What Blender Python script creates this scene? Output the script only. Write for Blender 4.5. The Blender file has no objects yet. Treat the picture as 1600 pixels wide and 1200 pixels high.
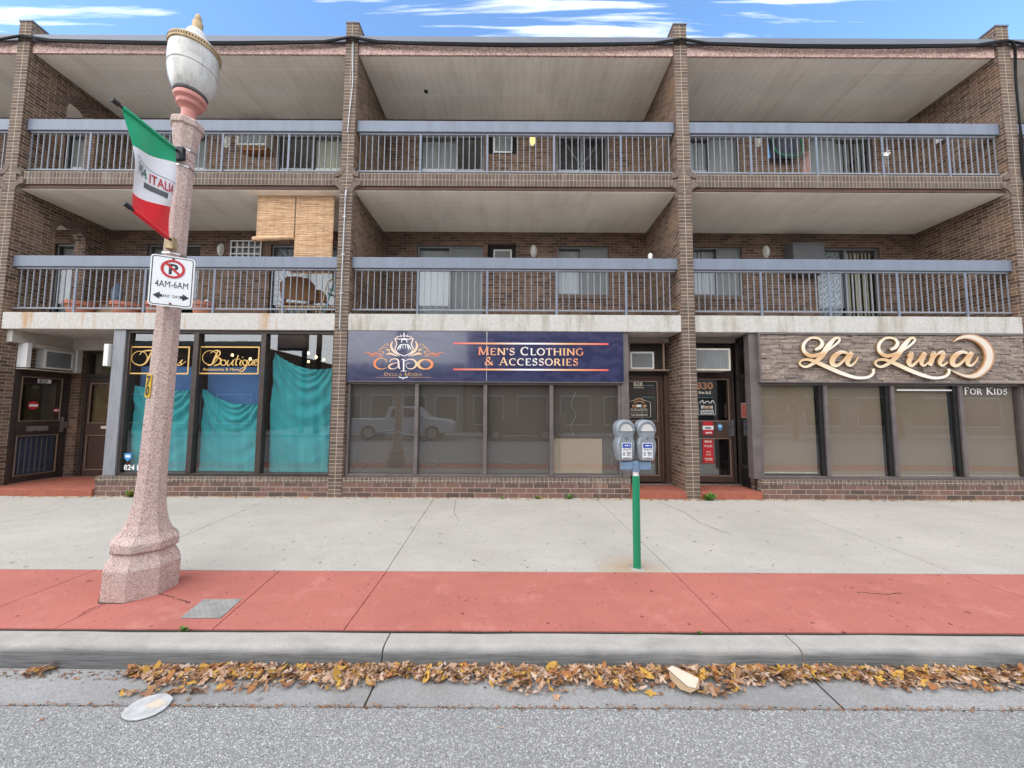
import bpy, bmesh, math, random
from mathutils import Vector, Matrix
R = math.radians
random.seed(11)
scene = bpy.context.scene
COL = scene.collection

# ------------------------------------------------------------------ camera, sky, sun, exposure
F_PX, CAM_H = 575.0, 1.6
PITCH, ROLL = math.atan(41.0 / 575.0), R(0.29)
cam_data = bpy.data.cameras.new('camera')
cam_data.sensor_width = 36.0
cam_data.lens = 36.0 * F_PX / 1600.0
cam_data.clip_start, cam_data.clip_end = 0.05, 2000
cam = bpy.data.objects.new('camera', cam_data)
COL.objects.link(cam)
cam.matrix_world = Matrix.Translation((0, 0, CAM_H)) @ Matrix.Rotation(R(90) + PITCH, 4, 'X') @ Matrix.Rotation(ROLL, 4, 'Z')
scene.camera = cam
scene.view_settings.view_transform = 'Standard'
scene.view_settings.look = 'None'
scene.view_settings.gamma = 1.0
scene.view_settings.exposure = 1.24
try:
    scene.cycles.max_bounces = 12
    scene.cycles.diffuse_bounces = 10
    scene.cycles.transparent_max_bounces = 12
    scene.cycles.use_denoising = True
    scene.cycles.caustics_reflective = False
    scene.cycles.caustics_refractive = False
except Exception:
    pass

SUN_EL, SUN_AZ = R(34), R(222)          # azimuth measured clockwise from +Y
CLOUD_X, CLOUD_Z = 2.3, 0.8
world = bpy.data.worlds.new('World')
scene.world = world
world.use_nodes = True
wn, wl = world.node_tree.nodes, world.node_tree.links
wn.clear()
w_out = wn.new('ShaderNodeOutputWorld')
w_bg = wn.new('ShaderNodeBackground')
w_bg.inputs['Strength'].default_value = 0.1
w_sky = wn.new('ShaderNodeTexSky')
w_sky.sky_type = 'NISHITA'
w_sky.sun_disc = False
w_sky.sun_elevation = SUN_EL
w_sky.sun_rotation = SUN_AZ
w_sky.air_density = 1.0
w_sky.dust_density = 0.3
w_sky.ozone_density = 2.0
w_co = wn.new('ShaderNodeTexCoord')
w_sep0 = wn.new('ShaderNodeSeparateXYZ')
w_ymax = wn.new('ShaderNodeMath'); w_ymax.operation = 'MAXIMUM'; w_ymax.inputs[1].default_value = 0.12
w_dx = wn.new('ShaderNodeMath'); w_dx.operation = 'DIVIDE'
w_dz = wn.new('ShaderNodeMath'); w_dz.operation = 'DIVIDE'
w_cmb = wn.new('ShaderNodeCombineXYZ')
w_map = wn.new('ShaderNodeMapping')
w_map.inputs['Scale'].default_value = (0.95, 13.0, 1.0)
w_map.inputs['Location'].default_value = (CLOUD_X, CLOUD_Z, 0.0)
w_noise = wn.new('ShaderNodeTexNoise')
w_noise.inputs['Scale'].default_value = 1.0
w_noise.inputs['Detail'].default_value = 7
w_noise.inputs['Roughness'].default_value = 0.55
w_noise.inputs['Distortion'].default_value = 0.35
w_ramp = wn.new('ShaderNodeValToRGB')
w_ramp.color_ramp.elements[0].position = 0.52
w_ramp.color_ramp.elements[1].position = 0.66
w_sep = wn.new('ShaderNodeSeparateXYZ')
w_top = wn.new('ShaderNodeMapRange')  # extra bright cloud overhead, out of view, added to light the facade
w_top.interpolation_type = 'SMOOTHSTEP'
w_top.inputs['From Min'].default_value = 0.78
w_top.inputs['From Max'].default_value = 0.93
w_back = wn.new('ShaderNodeMapRange')  # bright cloud bank added behind the camera, unseen, as fill light
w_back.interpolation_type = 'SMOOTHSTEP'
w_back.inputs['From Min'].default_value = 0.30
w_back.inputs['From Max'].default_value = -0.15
w_max = wn.new('ShaderNodeMath'); w_max.operation = 'MAXIMUM'
w_mul = wn.new('ShaderNodeMath'); w_mul.operation = 'MULTIPLY'; w_mul.inputs[1].default_value = 0.85
w_max2 = wn.new('ShaderNodeMath'); w_max2.operation = 'MAXIMUM'
w_hsv = wn.new('ShaderNodeHueSaturation')
w_hsv.inputs['Saturation'].default_value = 1.1
w_hsv.inputs['Value'].default_value = 1.8
w_mix = wn.new('ShaderNodeMix'); w_mix.data_type = 'RGBA'
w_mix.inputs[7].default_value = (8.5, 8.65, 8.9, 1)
wl.new(w_co.outputs['Generated'], w_sep0.inputs['Vector'])
wl.new(w_sep0.outputs['Y'], w_ymax.inputs[0])
wl.new(w_sep0.outputs['X'], w_dx.inputs[0]); wl.new(w_ymax.outputs[0], w_dx.inputs[1])
wl.new(w_sep0.outputs['Z'], w_dz.inputs[0]); wl.new(w_ymax.outputs[0], w_dz.inputs[1])
wl.new(w_dx.outputs[0], w_cmb.inputs[0]); wl.new(w_dz.outputs[0], w_cmb.inputs[1])
wl.new(w_cmb.outputs[0], w_map.inputs['Vector'])
wl.new(w_map.outputs['Vector'], w_noise.inputs['Vector'])
wl.new(w_noise.outputs['Fac'], w_ramp.inputs['Fac'])
wl.new(w_co.outputs['Generated'], w_sep.inputs['Vector'])
wl.new(w_sep.outputs['Z'], w_top.inputs['Value'])
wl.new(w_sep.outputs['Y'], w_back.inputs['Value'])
wl.new(w_top.outputs['Result'], w_max.inputs[0])
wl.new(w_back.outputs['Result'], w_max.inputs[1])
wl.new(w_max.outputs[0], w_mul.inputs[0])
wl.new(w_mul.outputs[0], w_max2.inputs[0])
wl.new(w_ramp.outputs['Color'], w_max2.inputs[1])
wl.new(w_sky.outputs['Color'], w_hsv.inputs['Color'])
wl.new(w_hsv.outputs['Color'], w_mix.inputs[6])
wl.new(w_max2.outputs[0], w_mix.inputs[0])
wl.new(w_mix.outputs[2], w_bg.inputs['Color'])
wl.new(w_bg.outputs['Background'], w_out.inputs['Surface'])

sun_data = bpy.data.lights.new('sun', 'SUN')
sun_data.energy = 1.2
sun_data.angle = R(90)
sun_data.color = (1.0, 0.96, 0.9)
sun = bpy.data.objects.new('sun', sun_data)
COL.objects.link(sun)
sun_dir = Vector((math.sin(SUN_AZ) * math.cos(SUN_EL), math.cos(SUN_AZ) * math.cos(SUN_EL), math.sin(SUN_EL)))
sun.rotation_euler = sun_dir.to_track_quat('Z', 'Y').to_euler()

# ------------------------------------------------------------------ measuring helper: a photo pixel on a wall plane
_c, _s = math.cos(PITCH), math.sin(PITCH)
_r = Vector((1, 0, 0)); _f = Vector((0, _c, _s)); _u = Vector((0, -_s, _c))
_r2 = _r * math.cos(ROLL) + _u * math.sin(ROLL); _u2 = _u * math.cos(ROLL) - _r * math.sin(ROLL)
def W(px, py, Y):
    d = _f * F_PX + _r2 * (px - 800) + _u2 * (600 - py)
    return Vector((0, 0, CAM_H)) + d * (Y / d.y)
def WX(px, py, Y): return W(px, py, Y).x
def WZ(px, py, Y): return W(px, py, Y).z

# ------------------------------------------------------------------ mesh builder
class MB:
    def __init__(s): s.v = []; s.f = []; s.m = []; s.uv = {}
    def face(s, pts, m=0, uv=None):
        i = len(s.v); s.v += [tuple(p) for p in pts]
        if uv: s.uv[len(s.f)] = uv
        s.f.append(list(range(i, i + len(pts)))); s.m.append(m)
    def box(s, x0, x1, y0, y1, z0, z1, m=0, front=None, skip=''):
        a = lambda x, y, z: (x, y, z)
        if 'f' not in skip: s.face([a(x0,y0,z0),a(x1,y0,z0),a(x1,y0,z1),a(x0,y0,z1)], m if front is None else front)
        if 'k' not in skip: s.face([a(x1,y1,z0),a(x0,y1,z0),a(x0,y1,z1),a(x1,y1,z1)], m)
        if 'l' not in skip: s.face([a(x0,y1,z0),a(x0,y0,z0),a(x0,y0,z1),a(x0,y1,z1)], m)
        if 'r' not in skip: s.face([a(x1,y0,z0),a(x1,y1,z0),a(x1,y1,z1),a(x1,y0,z1)], m)
        if 't' not in skip: s.face([a(x0,y0,z1),a(x1,y0,z1),a(x1,y1,z1),a(x0,y1,z1)], m)
        if 'b' not in skip: s.face([a(x0,y1,z0),a(x1,y1,z0),a(x1,y0,z0),a(x0,y0,z0)], m)
    def obox(s, c, ax, ay, az, m=0):
        c = Vector(c); ax, ay, az = Vector(ax), Vector(ay), Vector(az)
        P = lambda i, j, k: c + ax * i + ay * j + az * k
        for q in (((-1,-1,-1),(1,-1,-1),(1,-1,1),(-1,-1,1)), ((1,1,-1),(-1,1,-1),(-1,1,1),(1,1,1)),
                  ((-1,1,-1),(-1,-1,-1),(-1,-1,1),(-1,1,1)), ((1,-1,-1),(1,1,-1),(1,1,1),(1,-1,1)),
                  ((-1,-1,1),(1,-1,1),(1,1,1),(-1,1,1)), ((-1,1,-1),(1,1,-1),(1,-1,-1),(-1,-1,-1))):
            s.face([P(*t) for t in q], m)
    def tube(s, pts, r, n=8, m=0, caps=True):
        pts = [Vector(p) for p in pts]
        rs = r if isinstance(r, (list, tuple)) else [r] * len(pts)
        up = None; rings = []
        for i, p in enumerate(pts):
            t = (pts[min(i + 1, len(pts) - 1)] - pts[max(i - 1, 0)]).normalized()
            if up is None:
                up = Vector((0, 0, 1)) if abs(t.z) < 0.9 else Vector((1, 0, 0))
            e1 = (up - t * up.dot(t)).normalized(); up = e1
            e2 = t.cross(e1)
            rings.append([p + (e1 * math.cos(2*math.pi*k/n) + e2 * math.sin(2*math.pi*k/n)) * rs[i] for k in range(n)])
        for a, b in zip(rings, rings[1:]):
            for k in range(n): s.face([a[k], a[(k+1) % n], b[(k+1) % n], b[k]], m)
        if caps: s.face(rings[0][::-1], m); s.face(rings[-1], m)
    def lathe(s, prof, c=(0, 0, 0), n=24, rot=0.0, m=0, caps=True):
        rings = [[Vector((c[0] + r * math.cos(rot + 2*math.pi*k/n), c[1] + r * math.sin(rot + 2*math.pi*k/n), c[2] + z)) for k in range(n)] for r, z in prof]
        for a, b in zip(rings, rings[1:]):
            for k in range(n): s.face([a[k], a[(k+1) % n], b[(k+1) % n], b[k]], m)
        if caps: s.face(rings[0][::-1], m); s.face(rings[-1], m)
    def prism(s, poly, fn, d0, d1, m=0, mside=None):
        """poly in a 2D plane, fn(u, v, d) gives the 3D point, d is the depth"""
        a = [fn(u, v, d0) for u, v in poly]; b = [fn(u, v, d1) for u, v in poly]
        s.face(a, m); s.face(b[::-1], m)
        n = len(poly)
        for i in range(n): s.face([a[i], b[i], b[(i+1) % n], a[(i+1) % n]], m if mside is None else mside)
    def grid(s, fn, nu, nv, m=0):
        for i in range(nu):
            for j in range(nv):
                s.face([fn(i/nu, j/nv), fn((i+1)/nu, j/nv), fn((i+1)/nu, (j+1)/nv), fn(i/nu, (j+1)/nv)], m)
    def build(s, name, mats, parent=None, smooth=None, bevel=0, local=False, merge=True, recalc=True, uvoff=(0, 0)):
        if not isinstance(mats, (list, tuple)): mats = [mats]
        off = Vector((0, 0, 0))
        if parent is not None and not local:
            off = Vector(parent.get('_base', (0, 0, 0)))
        me = bpy.data.meshes.new(name)
        me.from_pydata([tuple(Vector(v) - off) for v in s.v], [], s.f)
        for mm in mats: me.materials.append(mm)
        me.polygons.foreach_set('material_index', s.m)
        uvl = me.uv_layers.new(name='UVMap')
        for p in me.polygons:
            fixed = s.uv.get(p.index)
            n = p.normal
            for k, li in enumerate(p.loop_indices):
                if fixed: uvl.data[li].uv = fixed[k]; continue
                v = Vector(s.v[me.loops[li].vertex_index])
                ax, ay, az = abs(n.x), abs(n.y), abs(n.z)
                if az > ax and az > ay: q = (v.x, v.y)
                elif ax > ay: q = (v.y, v.z)
                else: q = (v.x, v.z)
                uvl.data[li].uv = (q[0] + uvoff[0], q[1] + uvoff[1])
        if merge:
            bm = bmesh.new(); bm.from_mesh(me)
            bmesh.ops.remove_doubles(bm, verts=bm.verts, dist=1e-5)
            if recalc: bmesh.ops.recalc_face_normals(bm, faces=bm.faces)
            bm.to_mesh(me); bm.free()
        if smooth is not None:
            me.polygons.foreach_set('use_smooth', [True] * len(me.polygons))
            me.set_sharp_from_angle(angle=R(smooth))
        me.update()
        o = bpy.data.objects.new(name, me); COL.objects.link(o)
        if parent is not None: o.parent = parent
        o['_base'] = tuple(off)
        if bevel:
            bv = o.modifiers.new('bevel', 'BEVEL'); bv.width = bevel; bv.segments = 2; bv.limit_method = 'ANGLE'
        return o

def tag(o, label=None, cat=None, group=None, kind=None):
    if label: o['label'] = label
    if cat: o['category'] = cat
    if group: o['group'] = group
    if kind: o['kind'] = kind
    return o
def thing(name, label, cat, loc=(0, 0, 0), group=None, rot=(0, 0, 0)):
    o = bpy.data.objects.new(name, None); COL.objects.link(o)
    o.location = loc; o.rotation_euler = rot; o.empty_display_size = 0.1
    o['_base'] = tuple(loc)
    return tag(o, label, cat, group)

# ------------------------------------------------------------------ materials
class NT:
    def __init__(s, name):
        s.mat = bpy.data.materials.new(name); s.mat.use_nodes = True
        s.n, s.l = s.mat.node_tree.nodes, s.mat.node_tree.links
        s.n.clear()
        s.out = s.n.new('ShaderNodeOutputMaterial')
    def node(s, t, **kw):
        nd = s.n.new(t)
        for k, v in kw.items():
            if k in ('operation', 'data_type', 'blend_type', 'interpolation_type', 'feature', 'offset', 'wave_type', 'bands_direction', 'distance'): setattr(nd, k, v)
            else: nd.inputs[k].default_value = v
        return nd
    def link(s, a, b): s.l.new(a, b)
    def bsdf(s, rough=0.7, metal=0.0, spec=0.4):
        b = s.n.new('ShaderNodeBsdfPrincipled')
        b.inputs['Roughness'].default_value = rough; b.inputs['Metallic'].default_value = metal
        b.inputs['Specular IOR Level'].default_value = spec
        s.link(b.outputs[0], s.out.inputs[0]); return b
    def pos(s, kind='pos'):
        if kind == 'uv': return s.n.new('ShaderNodeTexCoord').outputs['UV']
        if kind == 'obj': return s.n.new('ShaderNodeTexCoord').outputs['Object']
        return s.n.new('ShaderNodeNewGeometry').outputs['Position']
    def noise(s, vec, scale, detail=4, rough=0.55, dist=0.0, sc3=None):
        if sc3:
            mp = s.n.new('ShaderNodeMapping'); mp.inputs['Scale'].default_value = sc3
            s.link(vec, mp.inputs['Vector']); vec = mp.outputs['Vector']
        nd = s.node('ShaderNodeTexNoise', Scale=scale, Detail=detail, Roughness=rough, Distortion=dist)
        s.link(vec, nd.inputs['Vector']); return nd.outputs['Fac']
    def ramp(s, fac, stops):
        r = s.n.new('ShaderNodeValToRGB'); e = r.color_ramp.elements
        while len(e) < len(stops): e.new(0.5)
        for k, (p, c) in enumerate(stops):
            e[k].position = p
            if not isinstance(c, (tuple, list)): c = (c, c, c)
            e[k].color = (c[0], c[1], c[2], 1)
        s.link(fac, r.inputs['Fac']); return r.outputs['Color']
    def mix(s, fac, a, b, blend='MIX'):
        m = s.node('ShaderNodeMix', data_type='RGBA', blend_type=blend)
        for sock, v in ((0, fac), (6, a), (7, b)):
            if isinstance(v, bpy.types.NodeSocket): s.link(v, m.inputs[sock])
            elif sock == 0: m.inputs[0].default_value = v
            else: m.inputs[sock].default_value = (v[0], v[1], v[2], 1)
        return m.outputs[2]
    def math(s, op, a, b=0.0):
        m = s.node('ShaderNodeMath', operation=op)
        for i, v in enumerate((a, b)):
            if isinstance(v, bpy.types.NodeSocket): s.link(v, m.inputs[i])
            else: m.inputs[i].default_value = v
        return m.outputs[0]
    def bump(s, b, h, strength=0.3, dist=0.01):
        bp = s.node('ShaderNodeBump', Strength=strength, Distance=dist)
        s.link(h, bp.inputs['Height']); s.link(bp.outputs[0], b.inputs['Normal'])

def lit(c, k): return (c[0] * k, c[1] * k, c[2] * k)

def plain(name, c, rough=0.6, metal=0.0, var=0.25, scale=6.0, fine=60.0, bump=0.05, spec=0.4, streak=None, kind='pos'):
    t = NT(name); b = t.bsdf(rough, metal, spec); p = t.pos(kind)
    n1 = t.noise(p, scale, 5, 0.6, sc3=streak); n2 = t.noise(p, fine, 3)
    a = t.mix(t.ramp(n1, [(0.3, 0.0), (0.72, 1.0)]), lit(c, 1 - var), lit(c, 1 + var * 0.6))
    col = t.mix(t.math('MULTIPLY', n2, 0.5), a, lit(c, 0.75 if var > 0.05 else 0.97))
    t.link(col, b.inputs['Base Color'])
    t.link(t.math('ADD', t.math('MULTIPLY', n1, 0.25), max(0.02, rough - 0.12)), b.inputs['Roughness'])
    if bump: t.bump(b, n2, bump, 0.004)
    return t.mat

def brick(name, c1, c2, mortar, bw=0.203, rh=0.0677, offset=0.5, ms=0.0045, stain=(0.30, 0.17, 0.09), stain_amt=0.25, pale=0.2, var=0.6):
    t = NT(name); b = t.bsdf(0.85, 0, 0.25); uv = t.pos('uv'); p = t.pos()
    jit = t.noise(uv, 40.0, 2)
    wob = t.node('ShaderNodeVectorMath', operation='MULTIPLY_ADD')
    comb = t.n.new('ShaderNodeCombineXYZ')
    j = t.math('MULTIPLY', t.math('SUBTRACT', jit, 0.5), 0.006)
    t.link(j, comb.inputs[0]); t.link(j, comb.inputs[1])
    add = t.node('ShaderNodeVectorMath', operation='ADD'); t.link(uv, add.inputs[0]); t.link(comb.outputs[0], add.inputs[1])
    br = t.node('ShaderNodeTexBrick', offset=offset)
    br.inputs['Scale'].default_value = 1.0
    br.inputs['Brick Width'].default_value = bw; br.inputs['Row Height'].default_value = rh
    br.inputs['Mortar Size'].default_value = ms; br.inputs['Mortar Smooth'].default_value = 0.15
    br.inputs['Bias'].default_value = 0.0
    br.inputs['Color1'].default_value = (*c1, 1); br.inputs['Color2'].default_value = (*c2, 1); br.inputs['Mortar'].default_value = (*mortar, 1)
    t.link(add.outputs[0], br.inputs['Vector'])
    big = t.noise(p, 1.1, 6, 0.65); mid = t.noise(p, 9.0, 4); fine = t.noise(p, 120.0, 3)
    streak = t.noise(p, 1.0, 4, sc3=(7, 7, 0.9))
    c = br.outputs['Color']
    c = t.mix(t.math('MULTIPLY', t.ramp(fine, [(0.35, 0.0), (0.75, 1.0)]), var), c, t.mix(1.0, c, (0.55, 0.52, 0.5), 'MULTIPLY'))
    c = t.mix(t.math('MULTIPLY', t.ramp(mid, [(0.45, 0.0), (0.8, 1.0)]), 0.5), c, t.mix(1.0, c, (1.5, 1.4, 1.3), 'MULTIPLY'))
    c = t.mix(t.math('MULTIPLY', t.ramp(big, [(0.52, 0.0), (0.70, 1.0)]), stain_amt), c, stain)
    c = t.mix(t.math('MULTIPLY', t.ramp(streak, [(0.55, 0.0), (0.78, 1.0)]), pale), c, (0.42, 0.38, 0.33))
    t.link(c, b.inputs['Base Color'])
    h = t.math('ADD', t.math('MULTIPLY', t.math('SUBTRACT', 1.0, br.outputs['Fac']), 1.0), t.math('MULTIPLY', fine, 0.35))
    t.bump(b, h, 0.55, 0.006)
    return t.mat

M = {}
PB1, PB2, MORT = (0.172, 0.128, 0.104), (0.095, 0.070, 0.060), (0.50, 0.42, 0.31)
M['brick'] = brick('brown_brick', (0.200, 0.128, 0.095), (0.078, 0.052, 0.044), (0.30, 0.235, 0.175), stain_amt=0.22, pale=0.10)
M['brick_side'] = brick('side_wall_brick', (0.205, 0.130, 0.096), (0.072, 0.047, 0.040), (0.47, 0.39, 0.29), stain_amt=0.42, pale=0.2, ms=0.004)
M['brick_pier'] = brick('pier_brick', PB1, PB2, MORT, bw=0.14, offset=0.0, stain_amt=0.12, pale=0.2, ms=0.0042)
M['brick_soldier'] = brick('rowlock_brick', (0.145, 0.108, 0.09), (0.10, 0.078, 0.068), (0.40, 0.34, 0.27), bw=0.069, rh=0.122, offset=0.0, stain_amt=0.08, pale=0.35, ms=0.0038)
M['brick_base'] = brick('plinth_brick', (0.22, 0.125, 0.10), (0.095, 0.070, 0.063), (0.42, 0.35, 0.28), bw=0.27, rh=0.088, stain_amt=0.1, pale=0.35, ms=0.005)
M['brick_row'] = brick('plinth_rowlock_brick', (0.19, 0.14, 0.115), (0.11, 0.08, 0.068), (0.40, 0.35, 0.28), bw=0.075, rh=0.3, offset=0.0, stain_amt=0.05, pale=0.4)
M['mortar'] = plain('mortar', (0.50, 0.43, 0.34), 0.9, var=0.3)
M['mortar_dark'] = plain('weathered_mortar', (0.30, 0.25, 0.20), 0.9, var=0.3)
M['corner_brick'] = plain('corner_brick', (0.17, 0.125, 0.102), 0.85, var=0.45, scale=14, fine=90, bump=0.3)

def stucco(name, c, stain, amt, lo=0.50, hi=0.68, sc=(5, 5, 0.8), crack=0.0, pebble=0.0):
    t = NT(name); b = t.bsdf(0.85, 0, 0.25); p = t.pos()
    f = t.noise(p, 110, 4, 0.7); m = t.noise(p, 14, 5, 0.65); s = t.noise(p, 1.0, 5, 0.65, sc3=sc)
    c0 = t.mix(t.ramp(m, [(0.3, 0.0), (0.7, 1.0)]), lit(c, 0.82), lit(c, 1.08))
    c1 = t.mix(t.math('MULTIPLY', t.ramp(f, [(0.42, 1.0), (0.60, 0.0)]), 0.55), c0, lit(c, 0.45))
    c2 = t.mix(t.math('MULTIPLY', t.ramp(s, [(lo, 0.0), (hi, 1.0)]), amt), c1, stain)
    if pebble:
        v = t.node('ShaderNodeTexVoronoi', Scale=pebble); t.link(p, v.inputs['Vector'])
        c2 = t.mix(t.ramp(v.outputs['Color'], [(0.15, 0.0), (0.8, 1.0)]), t.mix(1.0, c2, (0.55, 0.42, 0.40), 'MULTIPLY'), t.mix(1.0, c2, (1.45, 1.35, 1.3), 'MULTIPLY'))
        t.bump(b, v.outputs['Distance'], 0.6, 0.01)
    else: t.bump(b, f, 0.4, 0.006)
    t.link(c2, b.inputs['Base Color']); return t.mat
M['white_concrete'] = stucco('weathered_white_concrete', (0.62, 0.60, 0.56), (0.28, 0.25, 0.18), 0.7)
M['rust_concrete'] = stucco('rust_stained_white_concrete', (0.62, 0.60, 0.56), (0.42, 0.24, 0.09), 0.75, 0.54, 0.64, (3.2, 3.2, 0.35))
M['pebble'] = stucco('pink_pebble_dash', (0.66, 0.52, 0.47), (0.35, 0.28, 0.25), 0.3, pebble=55)
M['soffit_rough'] = stucco('rough_soffit', (0.62, 0.585, 0.53), (0.40, 0.34, 0.27), 0.35, sc=(1.4, 1.4, 1.4))

def soffit(name, c, pitch, seam_y, groove=0.35):
    t = NT(name); b = t.bsdf(0.7, 0, 0.3); p = t.pos(); sep = t.n.new('ShaderNodeSeparateXYZ'); t.link(p, sep.inputs[0])
    big = t.noise(p, 0.8, 5, 0.6); f = t.noise(p, 30, 3); st = t.noise(p, 1.0, 5, 0.65, sc3=(3, 0.6, 1))
    base = t.mix(t.ramp(big, [(0.35, 0.0), (0.7, 1.0)]), lit(c, 0.88), lit(c, 1.05))
    base = t.mix(t.math('MULTIPLY', t.ramp(st, [(0.5, 0.0), (0.75, 1.0)]), 0.3), base, (0.45, 0.36, 0.26))
    g = t.math('LESS_THAN', t.math('FRACT', t.math('DIVIDE', t.math('ADD', sep.outputs[0], 50), pitch)), 0.045)
    col = t.mix(t.math('MULTIPLY', g, groove), base, lit(c, 0.4))
    if seam_y:
        sy = t.math('LESS_THAN', t.math('FRACT', t.math('DIVIDE', t.math('SUBTRACT', sep.outputs[1], 6.0), seam_y)), 0.016)
        col = t.mix(t.math('MULTIPLY', sy, 0.4), col, lit(c, 1.35))
    pe = t.noise(p, 1.0, 6, 0.75, sc3=(9, 14, 1)); zone = t.noise(p, 0.55, 3, 0.5)
    col = t.mix(t.math('MULTIPLY', t.math('MULTIPLY', t.ramp(pe, [(0.66, 0.0), (0.70, 1.0)]), t.ramp(zone, [(0.48, 0.0), (0.58, 1.0)])), 0.8), col, (0.24, 0.15, 0.09))
    t.link(col, b.inputs['Base Color']); t.bump(b, f, 0.05, 0.003); return t.mat
M['soffit_plank'] = soffit('planked_soffit', (0.93, 0.88, 0.775), 0.168, 0.62, 0.42)
M['soffit_panel'] = soffit('panelled_soffit', (0.94, 0.90, 0.79), 0.168, 0.62, 0.10)

def ground_mat(name, c, speck, sc, amt, spots=0.0, stains=None, rough=0.9, blotch=0.25, rust_at=None, wear=None):
    t = NT(name); b = t.bsdf(rough, 0, 0.25); p = t.pos()
    big = t.noise(p, 0.7, 6, 0.6); mid = t.noise(p, 5, 6, 0.7); f = t.noise(p, sc, 3, 0.65); f2 = t.noise(p, sc * .4, 3, 0.6); sw = t.noise(p, 1.0, 5, 0.6, sc3=(1.2, 3.5, 1))
    col = t.mix(t.ramp(big, [(0.32, 0.0), (0.68, 1.0)]), lit(c, 1 - blotch), lit(c, 1 + blotch * 0.4))
    col = t.mix(t.math('MULTIPLY', t.ramp(mid, [(0.48, 0.0), (0.72, 1.0)]), 0.5), col, lit(c, 0.76))
    col = t.mix(t.math('MULTIPLY', t.ramp(sw, [(0.52, 0.0), (0.72, 1.0)]), 0.35), col, lit(c, 1.16))
    col = t.mix(t.math('MULTIPLY', t.ramp(f, [(0.42, 1.0), (0.56, 0.0)]), amt), col, speck)
    col = t.mix(t.math('MULTIPLY', t.ramp(f2, [(0.60, 0.0), (0.70, 1.0)]), amt), col, lit(c, 1.3))
    if stains:
        s = t.noise(p, 1.6, 6, 0.7, sc3=(1, 1, 1)); col = t.mix(t.math('MULTIPLY', t.ramp(s, [(0.56, 0.0), (0.72, 1.0)]), 0.45), col, stains)
    if wear:
        s = t.noise(p, 2.4, 7, 0.75); col = t.mix(t.math('MULTIPLY', t.ramp(s, [(0.54, 0.0), (0.68, 1.0)]), 0.5), col, wear)
    if spots:                                   # old flattened chewing gum and grit
        for sc_, rad, keep in ((2.4, 0.055, 0.42), (5.5, 0.075, 0.30), (13.0, 0.10, 0.25)):
            v = t.n.new('ShaderNodeTexVoronoi'); v.voronoi_dimensions = '2D'; v.inputs['Scale'].default_value = sc_; t.link(p, v.inputs['Vector'])
            v2 = t.node('ShaderNodeTexWhiteNoise'); t.link(v.outputs['Position'], v2.inputs['Vector'])
            on = t.math('MULTIPLY', t.math('LESS_THAN', t.math('ADD', v.outputs['Distance'], t.math('MULTIPLY', t.math('SUBTRACT', f2, 0.5), 0.06)), t.math('MULTIPLY', v2.outputs['Value'], rad / keep)), t.math('LESS_THAN', v2.outputs['Value'], keep))
            col = t.mix(t.math('MULTIPLY', on, spots), col, lit(c, 0.28))
    if rust_at:
        dv = t.node('ShaderNodeVectorMath', operation='DISTANCE'); t.link(p, dv.inputs[0]); dv.inputs[1].default_value = rust_at
        m = t.math('MULTIPLY', t.ramp(t.math('ADD', dv.outputs['Value'], t.math('MULTIPLY', t.math('SUBTRACT', mid, 0.5), 0.7)), [(0.05, 1.0), (0.42, 0.0)]), 0.55)
        col = t.mix(m, col, (0.40, 0.25, 0.11))
    t.link(col, b.inputs['Base Color']); t.bump(b, t.math('ADD', f, t.math('MULTIPLY', f2, 0.6)), 0.5, 0.005); return t.mat
M['sidewalk'] = ground_mat('sidewalk_concrete', (0.51, 0.475, 0.43), (0.27, 0.25, 0.225), 95, 0.55, spots=0.8, stains=(0.40, 0.345, 0.27), blotch=0.16, rust_at=(1.22, 3.86, 0))
M['red_paving'] = ground_mat('red_tinted_concrete', (0.475, 0.162, 0.130), (0.34, 0.115, 0.092), 95, 0.5, spots=0.8, stains=(0.36, 0.105, 0.085), blotch=0.18, wear=(0.56, 0.24, 0.20))
M['kerb_top'] = ground_mat('kerb_concrete', (0.45, 0.42, 0.385), (0.24, 0.23, 0.21), 95, 0.5, blotch=0.2, spots=.5)
M['gutter'] = ground_mat('gutter_concrete', (0.33, 0.325, 0.32), (0.18, 0.175, 0.17), 95, 0.5, stains=(0.22, 0.19, 0.15), blotch=0.25, spots=.4)
M['dark_joint'] = plain('joint_dirt', (0.035, 0.03, 0.026), 0.95, var=0.4)
M['dirt'] = plain('gutter_debris', (0.10, 0.065, 0.04), 0.95, var=0.6, scale=30, bump=0.4)
M['tile'] = brick('red_quarry_tile', (0.36, 0.115, 0.075), (0.31, 0.095, 0.062), (0.30, 0.14, 0.10), bw=0.2, rh=0.1, offset=0.5, ms=0.003, stain=(0.33, 0.12, 0.08), stain_amt=0.3, pale=0.1, var=0.35)
M['opposite_paving'] = ground_mat('far_pavement', (0.48, 0.45, 0.40), (0.25, 0.24, 0.22), 60, 0.3)
M['bare_ground'] = ground_mat('bare_ground', (0.13, 0.12, 0.09), (0.08, 0.08, 0.06), 20, 0.4)

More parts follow.
